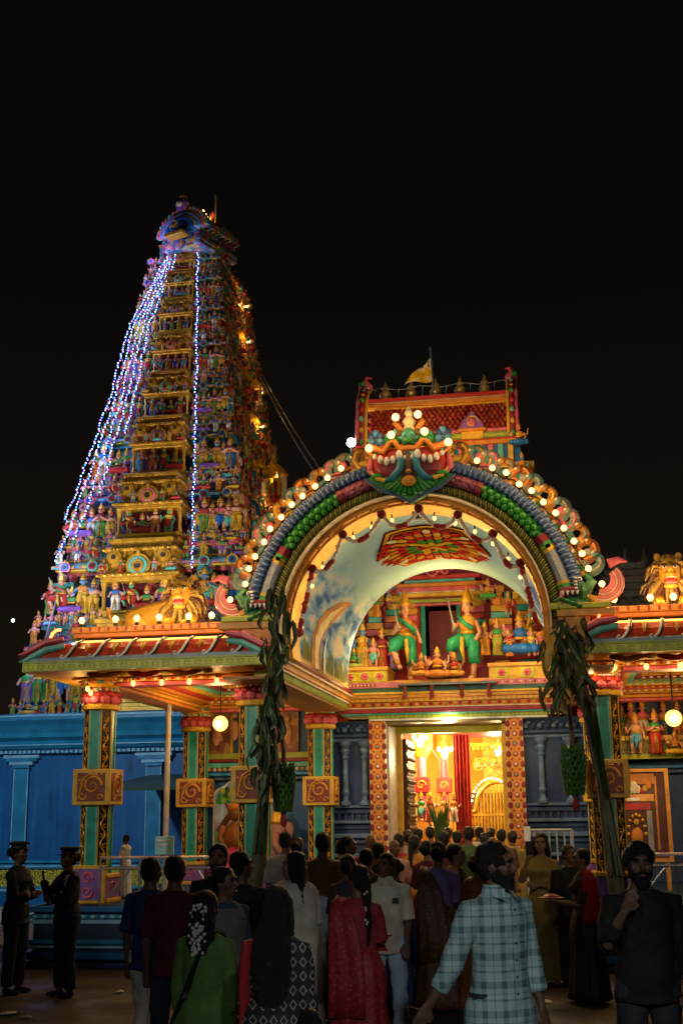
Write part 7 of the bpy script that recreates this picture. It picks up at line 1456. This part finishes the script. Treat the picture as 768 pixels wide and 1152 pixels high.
# the throng before and inside the door
CR_ = [(322, 936, 16.2, 190, 'm', (.40, .38, .34), 'short', 'dark-haired man in a pale shirt in shadow left of the brown shirt', 0), (334, 942, 16.0, 150, 'f', (.35, .33, .30), 'bun', 'short woman beside the pale-shirted man in the shadow of the left pillar', 0), (384, 945, 16.6, 185, 'f', (.48, .46, .42), 'bun', 'woman in off-white right behind the brown-shirted man', 0),
    (392, 941, 15.6, 100, 'f', (.44, .40, .36), 'bun', 'woman in white in profile between the brown shirt and the red shirt', 0), (416, 938, 17.0, 190, 'm', (.30, .02, .03), 'bald', 'balding man in a crimson shirt near the left flowered jamb', 0), (425, 948, 15.2, 170, 'm', (.05, .04, .04), 'short', 'dark-clothed man behind the cream-shirted man', 0),
    (391, 962, 12.6, 200, 'f', (.06, .05, .05), 'bun', 'woman in dark cloth stooping left of the red sari', 0), (412, 955, 13.8, 160, 'm', (.08, .06, .05), 'short', 'man in dull brown between the red sari and the cream shirt', 0),
    (449, 938, 18.2, 175, 'm', (.36, .03, .025), 'short', 'man in a bright red shirt at the left of the doorway', 0), (443, 944, 17.0, 40, 'm', (.55, .30, .28), 'bald', 'bald man in a pink shirt facing out of the doorway crowd', 1), (466, 940, 18.0, 185, 'f', (.55, .22, .03), 'braid', 'woman in orange with her hair tied back in the doorway', 0),
    (480, 946, 16.4, 180, 'f', (.16, .02, .03), 'bun', 'woman in dark red directly behind the mauve blouse', 0), (498, 936, 19.0, 182, 'm', (.10, .025, .02), 'wavy', 'thick-haired man in dark maroon in the middle of the doorway', 0), (526, 930, 19.4, 184, 'm', (.055, .11, .035), 'short', 'broad man in an olive green shirt in the middle of the doorway', 0),
    (514, 935, 20.5, 170, 'm', (.25, .20, .15), 'short', 'man in tan with black hair left of the olive green shirt', 0), (470, 932, 22.0, 185, 'm', (.40, .28, .10), 'short', 'man in a yellow shirt entering the hall on the left', 0), (484, 930, 23.0, 180, 'f', (.30, .06, .04), 'bun', 'woman in rust red entering the hall', 0), (458, 934, 21.5, 175, 'f', (.40, .30, .22), 'bun', 'woman in beige beside the open door leaf', 0),
    (545, 937, 19.6, 190, 'f', (.60, .50, .30), 'bun', 'woman in pale yellow right of the olive green shirt', 0), (553, 941, 18.4, 180, 'm', (.45, .22, .10), 'bald', 'balding man in an orange wrap right of the olive shirt', 0), (563, 933, 21.0, 175, 'm', (.10, .06, .04), 'short', 'dark-haired man at the right jamb inside the door', 0), (575, 935, 21.8, 185, 'f', (.48, .38, .12), 'bun', 'woman in gold cloth against the right door jamb', 0), (538, 930, 23.5, 180, 'm', (.55, .52, .46), 'short', 'man in white far inside the hall by the gilt grille', 0), (504, 931, 24.0, 178, 'f', (.35, .20, .05), 'bun', 'woman in mustard far inside the hall by the curtain', 0), (552, 931, 24.5, 200, 'f', (.50, .30, .08), 'bun', 'woman in saffron deepest in the hall', 0)]
for i, (hx, hy, d, rz, sx_, col, hr, lb, fc) in enumerate(CR_):
    mt = B_('crowd_cloth_%s' % chr(97+i), col); lowm = (mt if sx_ == 'f' else (MATS['dark_trousers'] if i % 3 else MATS['white_sarong']))
    person(hx, hy, d, rz, lb, sx_, mt, ('skirt' if sx_ == 'f' else 'sarong' if i % 3 == 0 else 'trousers', lowm), None if hr == 'bald' else hr, i % 3, face=fc, yaw=random.uniform(-30, 30), group='worshippers crowding the doorway' if hx > 440 else None, hem=.85, arms={-1: FWD(-1, .1), 1: FWD(1, .1)} if i % 2 else None)
person(348, 1136, 6.0, 178, 'child with dark hair at the bottom edge, only the head in view', 'f', B_('child_dark_dress', (.03, .025, .03)), ('gown', MATS['child_dark_dress']), 'long')
# red scarf hanging down the left side of the woman in the diamond print
o = next(x for x in COL.objects if x.get('label', '').startswith('woman with long loose black hair'))
m = MB().mat(B_('bright_red_scarf', (.42, .02, .02))); rs = []
for i in range(12):
    q = i/11; z = 1.40-.95*q; rs.append([((.15+.08*q)+.035*cos(a)*(1+.3*sin(q*9)), .03+.09*sin(a)+.02*sin(q*8+a), z) for a in [2*pi*j/12 for j in range(12)]])
m.rings(rs).obj('scarf', o, True)
# ---------------------------------------------------------------- render settings
SC.view_settings.view_transform = 'Standard'; SC.view_settings.look = 'None'; SC.view_settings.exposure = 0.4; SC.view_settings.gamma = 1.0
SC.render.engine = 'CYCLES'
SC.cycles.use_denoising = True; SC.cycles.max_bounces = 5; SC.cycles.diffuse_bounces = 3; SC.cycles.glossy_bounces = 2; SC.cycles.transmission_bounces = 2; SC.cycles.sample_clamp_indirect = 2.0; SC.cycles.sample_clamp_direct = 0
SC.cycles.use_light_tree = True; SC.cycles.caustics_reflective = False; SC.cycles.caustics_refractive = False
